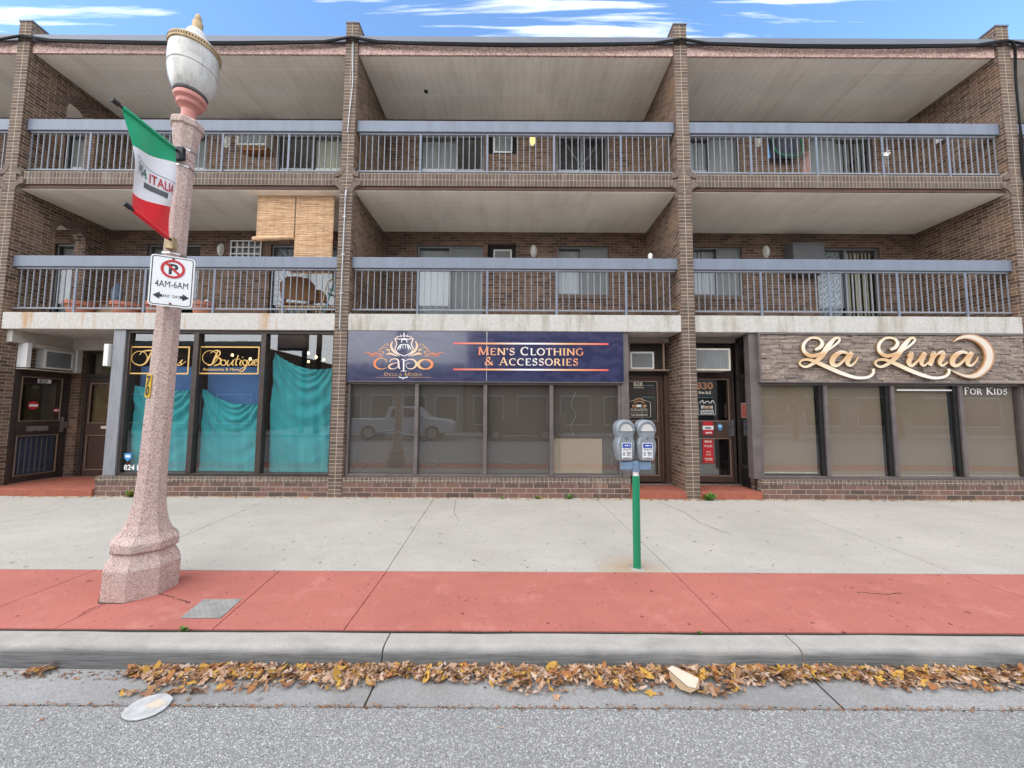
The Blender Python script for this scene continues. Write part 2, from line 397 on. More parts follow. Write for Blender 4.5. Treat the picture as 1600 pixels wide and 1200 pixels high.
def asphalt():
    t = NT('worn_asphalt'); b = t.bsdf(0.9, 0, 0.3); p = t.pos()
    v = t.node('ShaderNodeTexVoronoi', Scale=125.0); t.link(p, v.inputs['Vector'])
    wn_ = t.node('ShaderNodeTexWhiteNoise'); t.link(v.outputs['Position'], wn_.inputs['Vector'])
    v2 = t.node('ShaderNodeTexVoronoi', Scale=64.0); t.link(p, v2.inputs['Vector'])
    wn2 = t.node('ShaderNodeTexWhiteNoise'); t.link(v2.outputs['Position'], wn2.inputs['Vector'])
    big = t.noise(p, 0.9, 6, 0.6); f = t.noise(p, 260, 2)
    stone = t.ramp(wn_.outputs['Value'], [(0.0, (0.20, 0.197, 0.195)), (0.45, (0.34, 0.335, 0.328)), (0.75, (0.44, 0.432, 0.42)), (1.0, (0.62, 0.605, 0.585))])
    edge = t.ramp(v.outputs['Distance'], [(0.34, 1.0), (0.66, 0.0)])
    col = t.mix(edge, (0.24, 0.238, 0.238), stone)
    chip = t.math('MULTIPLY', t.math('GREATER_THAN', wn2.outputs['Value'], 0.66), t.math('LESS_THAN', v2.outputs['Distance'], 0.36))
    col = t.mix(t.math('MULTIPLY', chip, 0.8), col, t.ramp(wn_.outputs['Value'], [(0.0, 0.40), (1.0, 0.68)]))
    hole = t.math('MULTIPLY', t.math('LESS_THAN', wn2.outputs['Value'], 0.10), t.math('LESS_THAN', v2.outputs['Distance'], 0.30))
    col = t.mix(t.math('MULTIPLY', hole, 0.8), col, (0.09, 0.09, 0.095))
    col = t.mix(t.math('MULTIPLY', t.ramp(big, [(0.45, 0.0), (0.75, 1.0)]), 0.4), col, (0.23, 0.23, 0.233))
    oil = t.noise(p, 0.75, 3, 0.5); col = t.mix(t.math('MULTIPLY', t.ramp(oil, [(0.66, 0.0), (0.74, 1.0)]), 0.45), col, (0.14, 0.14, 0.145))
    t.link(col, b.inputs['Base Color'])
    t.bump(b, t.math('ADD', t.math('MULTIPLY', edge, 0.8), t.math('MULTIPLY', chip, 0.6)), 0.7, 0.006); return t.mat
M['asphalt'] = asphalt()

def kerb_face():
    t = NT('scuffed_kerb_concrete'); b = t.bsdf(0.85, 0, 0.25); p = t.pos(); sep = t.n.new('ShaderNodeSeparateXYZ'); t.link(p, sep.inputs[0])
    s1 = t.noise(p, 1.0, 7, 0.75, sc3=(3.0, 2, 110)); s2 = t.noise(p, 1.2, 5, 0.6); f = t.noise(p, 150, 3); m = t.noise(p, 7, 5, 0.65); edge = t.noise(p, 1.0, 6, 0.65, sc3=(2.6, 8, 8)); sm = t.noise(p, 1.0, 4, 0.6, sc3=(.7, 1, 1))
    top = t.mix(t.ramp(m, [(0.3, 0.0), (0.7, 1.0)]), (0.37, 0.345, 0.315), (0.46, 0.43, 0.395)); top = t.mix(t.math('MULTIPLY', t.ramp(f, [(0.45, 1.0), (0.62, 0.0)]), 0.4), top, (0.27, 0.26, 0.24))
    face = t.mix(t.ramp(s1, [(0.3, 0.0), (0.7, 1.0)]), (0.035, 0.037, 0.04), (0.24, 0.24, 0.238))
    face = t.mix(t.math('MULTIPLY', t.ramp(s2, [(0.55, 0.0), (0.68, 1.0)]), 0.5), face, (0.35, 0.34, 0.325)); face = t.mix(t.math('MULTIPLY', f, 0.4), face, (0.15, 0.15, 0.145))
    z = t.math('ADD', t.math('ADD', sep.outputs[2], t.math('MULTIPLY', t.math('SUBTRACT', edge, 0.5), 0.05)), t.math('MULTIPLY', t.math('SUBTRACT', sm, 0.5), 0.06))
    mask = t.ramp(t.math('MULTIPLY', t.math('ADD', z, 0.06), 12.0), [(0.25, 1.0), (0.72, 0.0)])
    t.link(t.mix(mask, top, face), b.inputs['Base Color']); t.bump(b, t.math('ADD', t.math('MULTIPLY', s1, mask), t.math('MULTIPLY', f, 0.4)), 0.5, 0.006); return t.mat
M['kerb_face'] = kerb_face()

M['rail_paint'] = plain('blue_grey_rail_paint', (0.180, 0.208, 0.266), 0.5, var=0.22, scale=2.0, fine=50, bump=0.04, streak=(3, 3, 0.5))
M['baluster_paint'] = plain('grey_baluster_paint', (0.25, 0.262, 0.295), 0.5, var=0.2, scale=5)
M['flashing'] = plain('grey_metal_flashing', (0.15, 0.17, 0.215), 0.45, 0.2, var=0.18, scale=1.5, bump=0.02)
M['rust_steel'] = plain('rusty_brown_lintel', (0.115, 0.06, 0.045), 0.8, var=0.45, scale=4)
M['bronze'] = plain('dark_bronze_frame', (0.062, 0.047, 0.042), 0.42, 0.25, var=0.3, scale=5)
M['bronze_light'] = plain('faded_bronze_frame', (0.16, 0.135, 0.13), 0.45, 0.2, var=0.3, scale=5)
M['grey_post'] = plain('weathered_grey_post', (0.26, 0.265, 0.29), 0.5, 0.2, var=0.3, scale=4, streak=(5, 5, 0.6))
M['black_frame'] = plain('black_frame', (0.018, 0.017, 0.018), 0.35, 0.1, var=0.3)
M['grey_frame'] = plain('grey_window_frame', (0.19, 0.195, 0.20), 0.45, 0.3, var=0.2)
M['brown_wood'] = plain('brown_door_wood', (0.075, 0.042, 0.032), 0.55, var=0.4, scale=6, streak=(14, 14, 1.2))
M['tan_trim'] = plain('tan_metal_trim', (0.34, 0.235, 0.175), 0.45, 0.2, var=0.2)
M['interior'] = plain('dark_interior', (0.045, 0.042, 0.04), 0.9, var=0.3)
M['interior_shop'] = plain('shop_interior', (0.17, 0.13, 0.095), 0.9, var=0.3, scale=2)
M['blind_grey'] = plain('grey_brown_roller_blind', (0.118, 0.100, 0.085), 0.85, var=0.12, scale=1.0, fine=200)
M['blind_brown'] = plain('taupe_roller_blind', (0.275, 0.215, 0.160), 0.85, var=0.10, scale=0.8, fine=200)
M['paper'] = plain('tan_paper_sheet', (0.42, 0.34, 0.25), 0.85, var=0.06, scale=2)
M['blind_white'] = plain('white_vertical_blind', (0.44, 0.465, 0.475), 0.7, var=0.06)
M['blind_cream'] = plain('cream_vertical_blind', (0.60, 0.57, 0.45), 0.7, var=0.1)
M['blind_dusk'] = plain('grey_vertical_blind', (0.36, 0.38, 0.37), 0.7, var=0.12)
M['insect_screen'] = plain('insect_screen', (0.22, 0.235, 0.235), 0.8, var=0.15, scale=3)
M['white_paint'] = plain('white_paint', (0.74, 0.74, 0.72), 0.5, var=0.1)
M['white_plastic'] = plain('white_plastic', (0.74, 0.74, 0.70), 0.45, var=0.12)
M['dirty_white'] = plain('dirty_white_plastic', (0.52, 0.52, 0.52), 0.5, var=0.35, scale=18)
M['cream_metal'] = plain('cream_metal', (0.60, 0.56, 0.46), 0.5, var=0.2)
M['grille'] = plain('grey_grille', (0.22, 0.225, 0.235), 0.5, var=0.2, fine=150)
M['rust'] = plain('rust', (0.26, 0.11, 0.04), 0.9, var=0.5, scale=12)
M['black_rubber'] = plain('black_cable', (0.008, 0.008, 0.009), 0.75, var=0.3, spec=0.2)
M['galv'] = plain('galvanised_conduit', (0.44, 0.45, 0.47), 0.45, 0.4, var=0.2)
M['dark_metal'] = plain('dark_metal', (0.035, 0.035, 0.038), 0.5, 0.4, var=0.3)
M['chrome'] = plain('brushed_steel', (0.55, 0.55, 0.55), 0.3, 0.9, var=0.15)
M['grey_box'] = plain('grey_painted_box', (0.125, 0.125, 0.13), 0.6, var=0.15, scale=4)
M['terracotta'] = plain('terracotta_plastic', (0.50, 0.19, 0.12), 0.7, var=0.2)
M['cardboard'] = plain('cardboard', (0.40, 0.28, 0.17), 0.9, var=0.15)
M['cardboard_pale'] = plain('pale_cardboard', (0.62, 0.53, 0.42), 0.9, var=0.12)
M['wood_chair'] = plain('varnished_chair_wood', (0.23, 0.115, 0.05), 0.5, var=0.35, streak=(12, 12, 2))
M['pale_wood'] = plain('pale_wood_stick', (0.48, 0.36, 0.24), 0.6, var=0.2)
M['soil'] = plain('potting_soil', (0.05, 0.035, 0.025), 0.95, var=0.4)
M['blue_ceramic'] = plain('patterned_blue_ceramic', (0.17, 0.24, 0.34), 0.3, var=0.8, scale=45)
M['teal_paint'] = plain('teal_paint', (0.06, 0.27, 0.33), 0.4, var=0.15)
M['weed'] = plain('weed_leaf', (0.12, 0.26, 0.045), 0.6, var=0.4, scale=25)
M['weed_pale'] = plain('yellowing_weed_leaf', (0.28, 0.28, 0.07), 0.6, var=0.4, scale=25)
M['paint_black'] = plain('black_lettering', (0.028, 0.028, 0.03), 0.5, var=0.1, bump=0)
M['paint_white'] = plain('white_lettering', (0.80, 0.80, 0.80), 0.5, var=0.03, bump=0)
M['paint_red'] = plain('red_print', (0.55, 0.025, 0.035), 0.5, var=0.08, bump=0)
M['paint_blue'] = plain('blue_print', (0.035, 0.085, 0.40), 0.5, var=0.08, bump=0)
M['sticker_blue'] = plain('light_blue_sticker', (0.06, 0.30, 0.62), 0.5, var=0.08, bump=0)
M['paint_green'] = plain('green_print', (0.02, 0.17, 0.09), 0.5, var=0.05, bump=0)
M['paint_grey'] = plain('grey_print', (0.11, 0.115, 0.125), 0.5, var=0.08, bump=0)
M['paint_gold'] = plain('gold_lettering', (0.68, 0.43, 0.13), 0.45, var=0.08, bump=0)
M['paint_copper'] = plain('copper_lettering', (0.55, 0.28, 0.14), 0.45, var=0.1, bump=0)
M['paint_cream'] = plain('cream_lettering', (0.70, 0.63, 0.52), 0.5, var=0.06, bump=0)
M['pink_poster'] = plain('faded_pink_notice', (0.45, 0.27, 0.22), 0.8, var=0.06, bump=0)
M['yellow'] = plain('yellow_sticker', (0.66, 0.43, 0.03), 0.5, var=0.08, bump=0)
M['sign_white'] = plain('sign_white', (0.78, 0.79, 0.80), 0.4, var=0.04, bump=0)
M['meter_grey'] = plain('grey_meter_metal', (0.28, 0.315, 0.345), 0.42, 0.25, var=0.22, scale=14, fine=80)
M['meter_yoke'] = plain('blue_grey_yoke', (0.19, 0.29, 0.42), 0.5, 0.1, var=0.2, scale=10)
M['meter_window'] = plain('frosted_meter_window', (0.60, 0.60, 0.58), 0.15, var=0.1)
M['green_pole'] = plain('green_pole_paint', (0.012, 0.235, 0.115), 0.38, var=0.12, scale=6)
M['gold'] = plain('tarnished_gold_metal', (0.46, 0.335, 0.18), 0.5, 0.25, var=0.45, scale=18)
M['collar_pink'] = plain('salmon_paint', (0.60, 0.245, 0.205), 0.5, var=0.18, scale=8)
M['leafstem'] = plain('dry_stem', (0.22, 0.11, 0.05), 0.9, var=0.3)

def granite():
    t = NT('pink_exposed_aggregate'); b = t.bsdf(0.85, 0, 0.3); p = t.pos('obj')
    v = t.node('ShaderNodeTexVoronoi', Scale=150.0); t.link(p, v.inputs['Vector'])
    w_ = t.node('ShaderNodeTexWhiteNoise'); t.link(v.outputs['Position'], w_.inputs['Vector'])
    f = t.noise(p, 34, 4, 0.7); big = t.noise(p, 3.0, 5, sc3=(1, 1, 0.35))
    c = t.ramp(w_.outputs['Value'], [(0.0, (0.10, 0.07, 0.07)), (0.07, (0.36, 0.24, 0.22)), (0.5, (0.52, 0.365, 0.325)), (0.85, (0.58, 0.44, 0.40)), (1.0, (0.68, 0.60, 0.55))])
    c = t.mix(t.math('MULTIPLY', t.ramp(f, [(0.55, 0.0), (0.7, 1.0)]), 0.55), c, (0.25, 0.17, 0.165))
    c = t.mix(t.math('MULTIPLY', t.ramp(big, [(0.45, 0.0), (0.75, 1.0)]), 0.5), c, (0.44, 0.375, 0.325))
    t.link(c, b.inputs['Base Color']); t.bump(b, t.math('ADD', v.outputs['Distance'], f), 0.25, 0.003); return t.mat
M['granite'] = granite()

def tread():
    t = NT('chequered_cover_plate'); b = t.bsdf(0.8, 0.1, 0.3); p = t.pos()
    ck = t.node('ShaderNodeTexChecker', Scale=42.0); t.link(p, ck.inputs['Vector']); n = t.noise(p, 9, 5)
    c = t.mix(t.ramp(n, [(0.3, 0.0), (0.7, 1.0)]), (0.23, 0.225, 0.215), (0.37, 0.365, 0.35)); c = t.mix(t.math('MULTIPLY', ck.outputs['Fac'], 0.25), c, (0.16, 0.155, 0.15))
    t.link(c, b.inputs['Base Color']); t.bump(b, ck.outputs['Fac'], 0.4, 0.004); return t.mat
M['tread_plate'] = tread()

def globe():
    t = NT('stained_milk_glass'); b = t.bsdf(0.3, 0, 0.5); p = t.pos('obj')
    s = t.noise(p, 1.0, 5, 0.65, sc3=(13, 13, 1.6)); m = t.noise(p, 5, 5, 0.65)
    c = t.mix(t.math('MULTIPLY', t.ramp(s, [(0.5, 0.0), (0.75, 1.0)]), 1.0), (0.60, 0.585, 0.545), (0.17, 0.155, 0.135))
    c = t.mix(t.math('MULTIPLY', t.ramp(m, [(0.5, 0.0), (0.75, 1.0)]), 0.7), c, (0.30, 0.28, 0.25))
    t.link(c, b.inputs['Base Color']); b.inputs['Coat Weight'].default_value = 0.3; return t.mat
M['globe'] = globe()

def glass(name, r0=0.10, tint=(0.9, 0.92, 0.92), rough=0.0, wave=0.0):
    t = NT(name)
    lw = t.node('ShaderNodeLayerWeight', Blend=0.5)
    fac = t.math('ADD', t.math('MULTIPLY', t.math('POWER', lw.outputs['Facing'], 5.0), 1 - r0), r0)
    tr = t.node('ShaderNodeBsdfTransparent'); tr.inputs['Color'].default_value = (*tint, 1)
    gl = t.node('ShaderNodeBsdfGlossy', Roughness=rough); gl.inputs['Color'].default_value = (0.86, 0.89, 0.92, 1)
    mx = t.node('ShaderNodeMixShader')
    if wave:
        n = t.noise(t.pos(), 1.6, 2); bp = t.node('ShaderNodeBump', Strength=wave, Distance=0.02)
        t.link(n, bp.inputs['Height']); t.link(bp.outputs[0], gl.inputs['Normal'])
    t.link(fac, mx.inputs[0]); t.link(tr.outputs[0], mx.inputs[1]); t.link(gl.outputs[0], mx.inputs[2])
    t.link(mx.outputs[0], t.out.inputs[0]); return t.mat
M['glass'] = glass('window_glass', 0.09, wave=0.05)
M['glass_shop'] = glass('shop_window_glass', 0.125, (0.88, 0.88, 0.86), wave=0.015)

def cloth(name, c, c2):
    t = NT(name); b = t.bsdf(0.8, 0, 0.2); p = t.pos()
    n = t.noise(p, 3, 4); f = t.noise(p, 300, 2)
    t.link(t.mix(t.ramp(n, [(0.3, 0.0), (0.7, 1.0)]), c, c2), b.inputs['Base Color']); t.bump(b, f, 0.1, 0.002)
    b.inputs['Sheen Weight'].default_value = 0.2; return t.mat
M['teal_cloth'] = cloth('teal_fabric', (0.03, 0.30, 0.34), (0.045, 0.38, 0.42))
M['blue_cloth'] = cloth('navy_paper', (0.055, 0.14, 0.33), (0.075, 0.18, 0.39))
M['flag_green'] = cloth('flag_green', (0.015, 0.31, 0.145), (0.02, 0.37, 0.18))
M['flag_white'] = cloth('flag_white', (0.78, 0.78, 0.80), (0.84, 0.84, 0.86))
M['flag_red'] = cloth('flag_red', (0.70, 0.02, 0.03), (0.78, 0.03, 0.04))
M['black_cloth'] = cloth('black_fabric', (0.02, 0.02, 0.024), (0.045, 0.045, 0.05))
M['navy_bag'] = cloth('navy_bag_fabric', (0.025, 0.03, 0.05), (0.06, 0.065, 0.08))

def lace():
    t = NT('lace_curtain'); b = t.bsdf(0.85, 0, 0.2); p = t.pos()
    w_ = t.node('ShaderNodeTexWave', wave_type='RINGS', Scale=5.0, Distortion=7.0, Detail=2.0); t.link(p, w_.inputs['Vector'])
    t.link(t.mix(t.ramp(w_.outputs['Fac'], [(0.35, 0.0), (0.6, 1.0)]), (0.16, 0.19, 0.21), (0.36, 0.40, 0.43)), b.inputs['Base Color']); return t.mat
M['lace'] = lace()

def bamboo():
    t = NT('split_bamboo'); b = t.bsdf(0.75, 0, 0.3); p = t.pos()
    s = t.noise(p, 1.0, 4, 0.7, sc3=(4, 4, 85)); s2 = t.noise(p, 1.0, 4, sc3=(14, 14, 26)); sep = t.n.new('ShaderNodeSeparateXYZ'); t.link(p, sep.inputs[0])
    c = t.mix(t.ramp(s, [(0.3, 0.0), (0.7, 1.0)]), (0.25, 0.125, 0.055), (0.88, 0.60, 0.36))
    c = t.mix(t.math('MULTIPLY', t.ramp(s2, [(0.55, 0.0), (0.75, 1.0)]), 0.6), c, (0.76, 0.60, 0.45))
    cord = t.math('LESS_THAN', t.math('FRACT', t.math('DIVIDE', t.math('ADD', sep.outputs[0], 30), 0.165)), 0.035)
    c = t.mix(t.math('MULTIPLY', cord, 0.7), c, (0.24, 0.13, 0.07))
    t.link(c, b.inputs['Base Color']); t.bump(b, s, 0.6, 0.006); return t.mat
M['bamboo'] = bamboo()

def stone_clad():
    t = NT('stacked_ledgestone'); b = t.bsdf(0.9, 0, 0.2); p = t.pos('uv')
    v = t.node('ShaderNodeTexWhiteNoise')
    n = t.noise(p, 24, 4, 0.7); n2 = t.noise(p, 1.0, 4, 0.6, sc3=(5, 40, 1))
    g = t.n.new('ShaderNodeObjectInfo')
    c = t.mix(t.ramp(n, [(0.3, 0.0), (0.72, 1.0)]), (0.16, 0.125, 0.11), (0.38, 0.31, 0.28))
    c = t.mix(t.math('MULTIPLY', n2, 0.6), c, (0.30, 0.245, 0.225))
    t.link(c, b.inputs['Base Color']); t.bump(b, n, 0.6, 0.01); return t.mat
M['ledgestone'] = stone_clad()

def grad_x(name, stops, x0, x1, rough=0.4, axis=0):
    """printed gradient: colour runs along one world axis of the sign"""
    t = NT(name); b = t.bsdf(rough, 0, 0.4); sep = t.n.new('ShaderNodeSeparateXYZ'); t.link(t.pos(), sep.inputs[0])
    f = t.math('DIVIDE', t.math('SUBTRACT', sep.outputs[axis], x0), x1 - x0)
    t.link(t.ramp(f, stops), b.inputs['Base Color']); return t.mat

def navy_board():
    t = NT('navy_damask_board'); b = t.bsdf(0.16, 0, 0.5); p = t.pos()
    w_ = t.node('ShaderNodeTexWave', wave_type='RINGS', Scale=3.2, Distortion=9.0, Detail=2.0); t.link(p, w_.inputs['Vector'])
    t.link(t.mix(t.math('MULTIPLY', t.ramp(w_.outputs['Fac'], [(0.4, 0.0), (0.6, 1.0)]), 0.5), (0.028, 0.030, 0.075), (0.050, 0.054, 0.115)), b.inputs['Base Color'])
    n = t.noise(p, 1.3, 2); t.bump(b, n, 0.06, 0.02)
    b.inputs['Coat Weight'].default_value = 0.6; b.inputs['Coat Roughness'].default_value = 0.06; return t.mat
M['navy_board'] = navy_board()

def emit(name, c, s):
    t = NT(name); e = t.node('ShaderNodeEmission', Strength=s); e.inputs['Color'].default_value = (*c, 1)
    t.link(e.outputs[0], t.out.inputs[0]); return t.mat
M['lit_bulb'] = emit('lit_bulb', (1.0, 0.70, 0.30), 2.2)
M['lit_lamp'] = emit('lit_wall_lamp', (1.0, 0.66, 0.20), 0.9)
LEAFC = [('tan', (0.47, 0.29, 0.18)), ('brown', (0.29, 0.145, 0.075)), ('golden', (0.56, 0.32, 0.065)), ('pale', (0.55, 0.40, 0.30)), ('rust', (0.37, 0.15, 0.05)), ('dark', (0.14, 0.07, 0.04))]
for k, c in LEAFC: M['leaf_' + k] = plain('dry_leaf_' + k, c, 0.8, var=0.3, scale=25, fine=120, bump=0.15, kind='obj')

# ------------------------------------------------------------------ lettering helpers
class Plane:
    """flat surface for lettering: origin o, axes u (right) and v (up), n points at the viewer"""
    def __init__(s, o, u=(1, 0, 0), v=(0, 0, 1)):
        s.o = Vector(o); s.u = Vector(u).normalized(); s.v = Vector(v).normalized(); s.n = s.u.cross(s.v); s.k = 0
    def P(s, a, b, d=0.0): return s.o + s.u * a + s.v * b + s.n * d
def catmull(pts, n=6):
    if len(pts) < 3: return list(pts)
    out = []
    P = [pts[0]] + list(pts) + [pts[-1]]
    for i in range(1, len(P) - 2):
        for k in range(n):
            t = k / n; q = []
            for j in range(len(pts[0])):
                a, b, c, d = P[i-1][j], P[i][j], P[i+1][j], P[i+2][j]
                q.append(0.5 * (2*b + (c-a)*t + (2*a-5*b+4*c-d)*t*t + (3*b-a-3*c+d)*t**3))
            out.append(tuple(q))
    out.append(tuple(pts[-1])); return out
def ribbon(mb, pl, pts, d=0.003, m=0, thick=0.0):
    """pts: (x, y, width)"""
    pl.k += 1; d += (pl.k % 24) * 0.00006
    L, Rr = [], []
    for i, p in enumerate(pts):
        a = pts[max(0, i - 1)]; b = pts[min(len(pts) - 1, i + 1)]
        dx, dy = b[0] - a[0], b[1] - a[1]; ln = math.hypot(dx, dy) or 1e-6
        nx, ny = -dy / ln * p[2] / 2, dx / ln * p[2] / 2
        L.append((p[0] + nx, p[1] + ny)); Rr.append((p[0] - nx, p[1] - ny))
    d0 = d
    for i in range(len(pts) - 1):
        d = d0 + i * (0.00012 if thick else 0.00002)
        mb.face([pl.P(*Rr[i], d), pl.P(*Rr[i+1], d), pl.P(*L[i+1], d), pl.P(*L[i], d)], m)
        if thick:
            mb.face([pl.P(*L[i], d), pl.P(*L[i+1], d), pl.P(*L[i+1], d - thick), pl.P(*L[i], d - thick)], m + 1)
            mb.face([pl.P(*Rr[i+1], d), pl.P(*Rr[i], d), pl.P(*Rr[i], d - thick), pl.P(*Rr[i+1], d - thick)], m + 1)
    if thick:
        for i in (0, -1):
            mb.face([pl.P(*L[i], d), pl.P(*Rr[i], d), pl.P(*Rr[i], d - thick), pl.P(*L[i], d - thick)], m + 1)
def poly(mb, pl, pts, d=0.003, m=0):
    pl.k += 1; d += (pl.k % 24) * 0.00006
    mb.face([pl.P(a, b, d) for a, b in pts], m)
def rect(mb, pl, x0, x1, y0, y1, d=0.003, m=0): poly(mb, pl, [(x0, y0), (x1, y0), (x1, y1), (x0, y1)], d, m)
def arc(cx, cy, rx, ry, a0, a1, n=14): return [(cx + rx * math.cos(R(a0 + (a1 - a0) * i / n)), cy + ry * math.sin(R(a0 + (a1 - a0) * i / n))) for i in range(n + 1)]

GL = {   # serif capitals: l = stroke, a = arc, s = serif; unit cap height
 'M': (0.95, [('l',.12,0,.16,1),('l',.16,1,.47,.05),('l',.47,.05,.79,1),('l',.79,1,.83,0),('s',.12,0),('s',.83,0),('s',.14,1),('s',.81,1)]),
 'E': (0.66, [('l',.16,0,.16,1),('h',.16,.97,.58),('h',.16,.5,.48),('h',.16,.03,.60),('t',.58,.97,-1),('t',.60,.03,1)]),
 'N': (0.86, [('l',.14,0,.14,1),('l',.14,1,.72,0),('l',.72,0,.72,1),('s',.14,0),('s',.72,1),('s',.12,1)]),
 "'": (0.22, [('l',.12,1.02,.10,.74)]),
 'S': (0.60, [('c',[(.50,.80),(.40,.95),(.24,.97),(.12,.84),(.14,.66),(.30,.54),(.46,.42),(.50,.22),(.38,.05),(.20,.03),(.08,.20)])]),
 'C': (0.76, [('a',.42,.5,.34,.48,50,310),('t',.64,.86,-1)]),
 'L': (0.62, [('l',.16,0,.16,1),('h',.16,.03,.58),('s',.16,1),('t',.58,.03,1)]),
 'O': (0.82, [('a',.41,.5,.34,.48,0,360)]),
 'T': (0.70, [('l',.35,0,.35,1),('h',.04,.97,.66),('s',.35,0),('t',.06,.97,-1),('t',.64,.97,-1)]),
 'H': (0.86, [('l',.14,0,.14,1),('l',.72,0,.72,1),('h',.14,.52,.72),('s',.14,0),('s',.14,1),('s',.72,0),('s',.72,1)]),
 'I': (0.34, [('l',.17,0,.17,1),('s',.17,0),('s',.17,1)]),
 'G': (0.82, [('a',.42,.5,.34,.48,48,312),('l',.66,.10,.66,.46),('s',.66,.47)]),
 '&': (0.86, [('c',[(.78,.02),(.52,.30),(.26,.66),(.26,.88),(.40,.98),(.52,.86),(.46,.66),(.20,.44),(.10,.22),(.24,.03),(.46,.06),(.64,.28),(.74,.50)])]),
 'A': (0.82, [('l',.10,0,.40,1),('l',.40,1,.70,0),('h',.22,.36,.58),('s',.10,0),('s',.70,0)]),
 'R': (0.78, [('l',.16,0,.16,1),('a',.30,.74,.26,.235,90,-90),('h',.16,.97,.30),('h',.16,.505,.30),('l',.36,.5,.70,-.02),('s',.16,0)]),
 'F': (0.60, [('l',.16,0,.16,1),('h',.16,.97,.56),('h',.16,.52,.46),('s',.16,0),('t',.56,.97,-1)]),
 'K': (0.78, [('l',.16,0,.16,1),('l',.20,.46,.62,1),('l',.28,.56,.70,0),('s',.16,0),('s',.16,1),('s',.64,1),('s',.70,0)]),
 'D': (0.84, [('l',.16,0,.16,1),('a',.30,.5,.42,.47,90,-90),('h',.16,.97,.32),('h',.16,.03,.32)]),
 ' ': (0.40, []),
}
def serif(mb, pl, text, x, y, h, hs=None, wide=1.0, thick=0.17, thin=0.07, m=0, d=0.003, gap=0.06):
    """words with big first letters and small capitals; returns end x. hs = small-cap height"""
    hs = hs or h
    for wi, ch in enumerate(text):
        big = ch.isupper() or ch in '&'
        c = ch.upper(); k = h if big else hs
        wd, ops = GL[c]; kx = k * wide
        X = lambda a: x + a * kx
        Y = lambda b: y + b * k
        for op in ops:
            if op[0] == 'l':
                x0, y0, x1, y1 = op[1:]; dx, dy = x1 - x0, y1 - y0
                tk = thick if (abs(dx) < 0.08 or dx * dy < 0) else thin * 1.15
                ribbon(mb, pl, [(X(x0), Y(y0), tk * k), (X(x1), Y(y1), tk * k)], d, m)
            elif op[0] == 'h': ribbon(mb, pl, [(X(op[1]), Y(op[2]), thin * k), (X(op[3]), Y(op[2]), thin * k)], d, m)
            elif op[0] == 's': ribbon(mb, pl, [(X(op[1]) - .13 * kx, Y(op[2] + (.025 if op[2] < .5 else -.025)), .055 * k), (X(op[1]) + .13 * kx, Y(op[2] + (.025 if op[2] < .5 else -.025)), .055 * k)], d, m)
            elif op[0] == 't': ribbon(mb, pl, [(X(op[1]), Y(op[2]), .07 * k), (X(op[1]), Y(op[2] + .2 * op[3]), .05 * k)], d, m)
            elif op[0] == 'a':
                pts = arc(*op[1:7], n=22)
                out = []
                for i, (a, b) in enumerate(pts):
                    an = R(op[5] + (op[6] - op[5]) * i / 22); out.append((X(a), Y(b), (thin + (thick - thin) * abs(math.cos(an))) * k))
                ribbon(mb, pl, out, d, m)
            elif op[0] == 'c':
                cp = catmull(op[1], 5); out = []
                for i, (a, b) in enumerate(cp):
                    p0, p1 = cp[max(0, i-1)], cp[min(len(cp)-1, i+1)]; dx, dy = p1[0]-p0[0], p1[1]-p0[1]; l_ = math.hypot(dx, dy) or 1
                    w_ = thin + (thick - thin) * max(0, (-dx * dy) / (l_ * l_) * 2 if dx * dy < 0 else 0) ** 0.7
                    out.append((X(a), Y(b), w_ * k))
                ribbon(mb, pl, out, d, m)
        x += (wd + gap) * kx
    return x
def serif_width(text, h, hs, wide, gap=0.06): return sum((GL[c.upper()][0] + gap) * (h if (c.isupper() or c in '&') else hs) * wide for c in text)

def text_mesh(name, s, size, pl, x, y, mat, parent, align='LEFT', bold=0.0, d=0.003, stretch=1.0, spacing=1.0, shear=0.0):
    cu = bpy.data.curves.new('lettering', 'FONT'); cu.body = s; cu.size = size; cu.align_x = align; cu.offset = bold; cu.space_character = spacing; cu.shear = shear
    cu.resolution_u = 3
    to = bpy.data.objects.new('lettering', cu); COL.objects.link(to)
    bpy.context.view_layer.update()
    me = bpy.data.meshes.new_from_object(to.evaluated_get(bpy.context.evaluated_depsgraph_get()))
    bpy.data.objects.remove(to); bpy.data.curves.remove(cu)
    off = Vector(parent.get('_base', (0, 0, 0))) if parent is not None else Vector((0, 0, 0))
    for v in me.vertices: v.co = pl.P(x + v.co.x * stretch, y + v.co.y, d) - off
    me.materials.clear(); me.materials.append(mat)
    o = bpy.data.objects.new(name, me); COL.objects.link(o); me.name = name
    if parent is not None: o.parent = parent
    return o

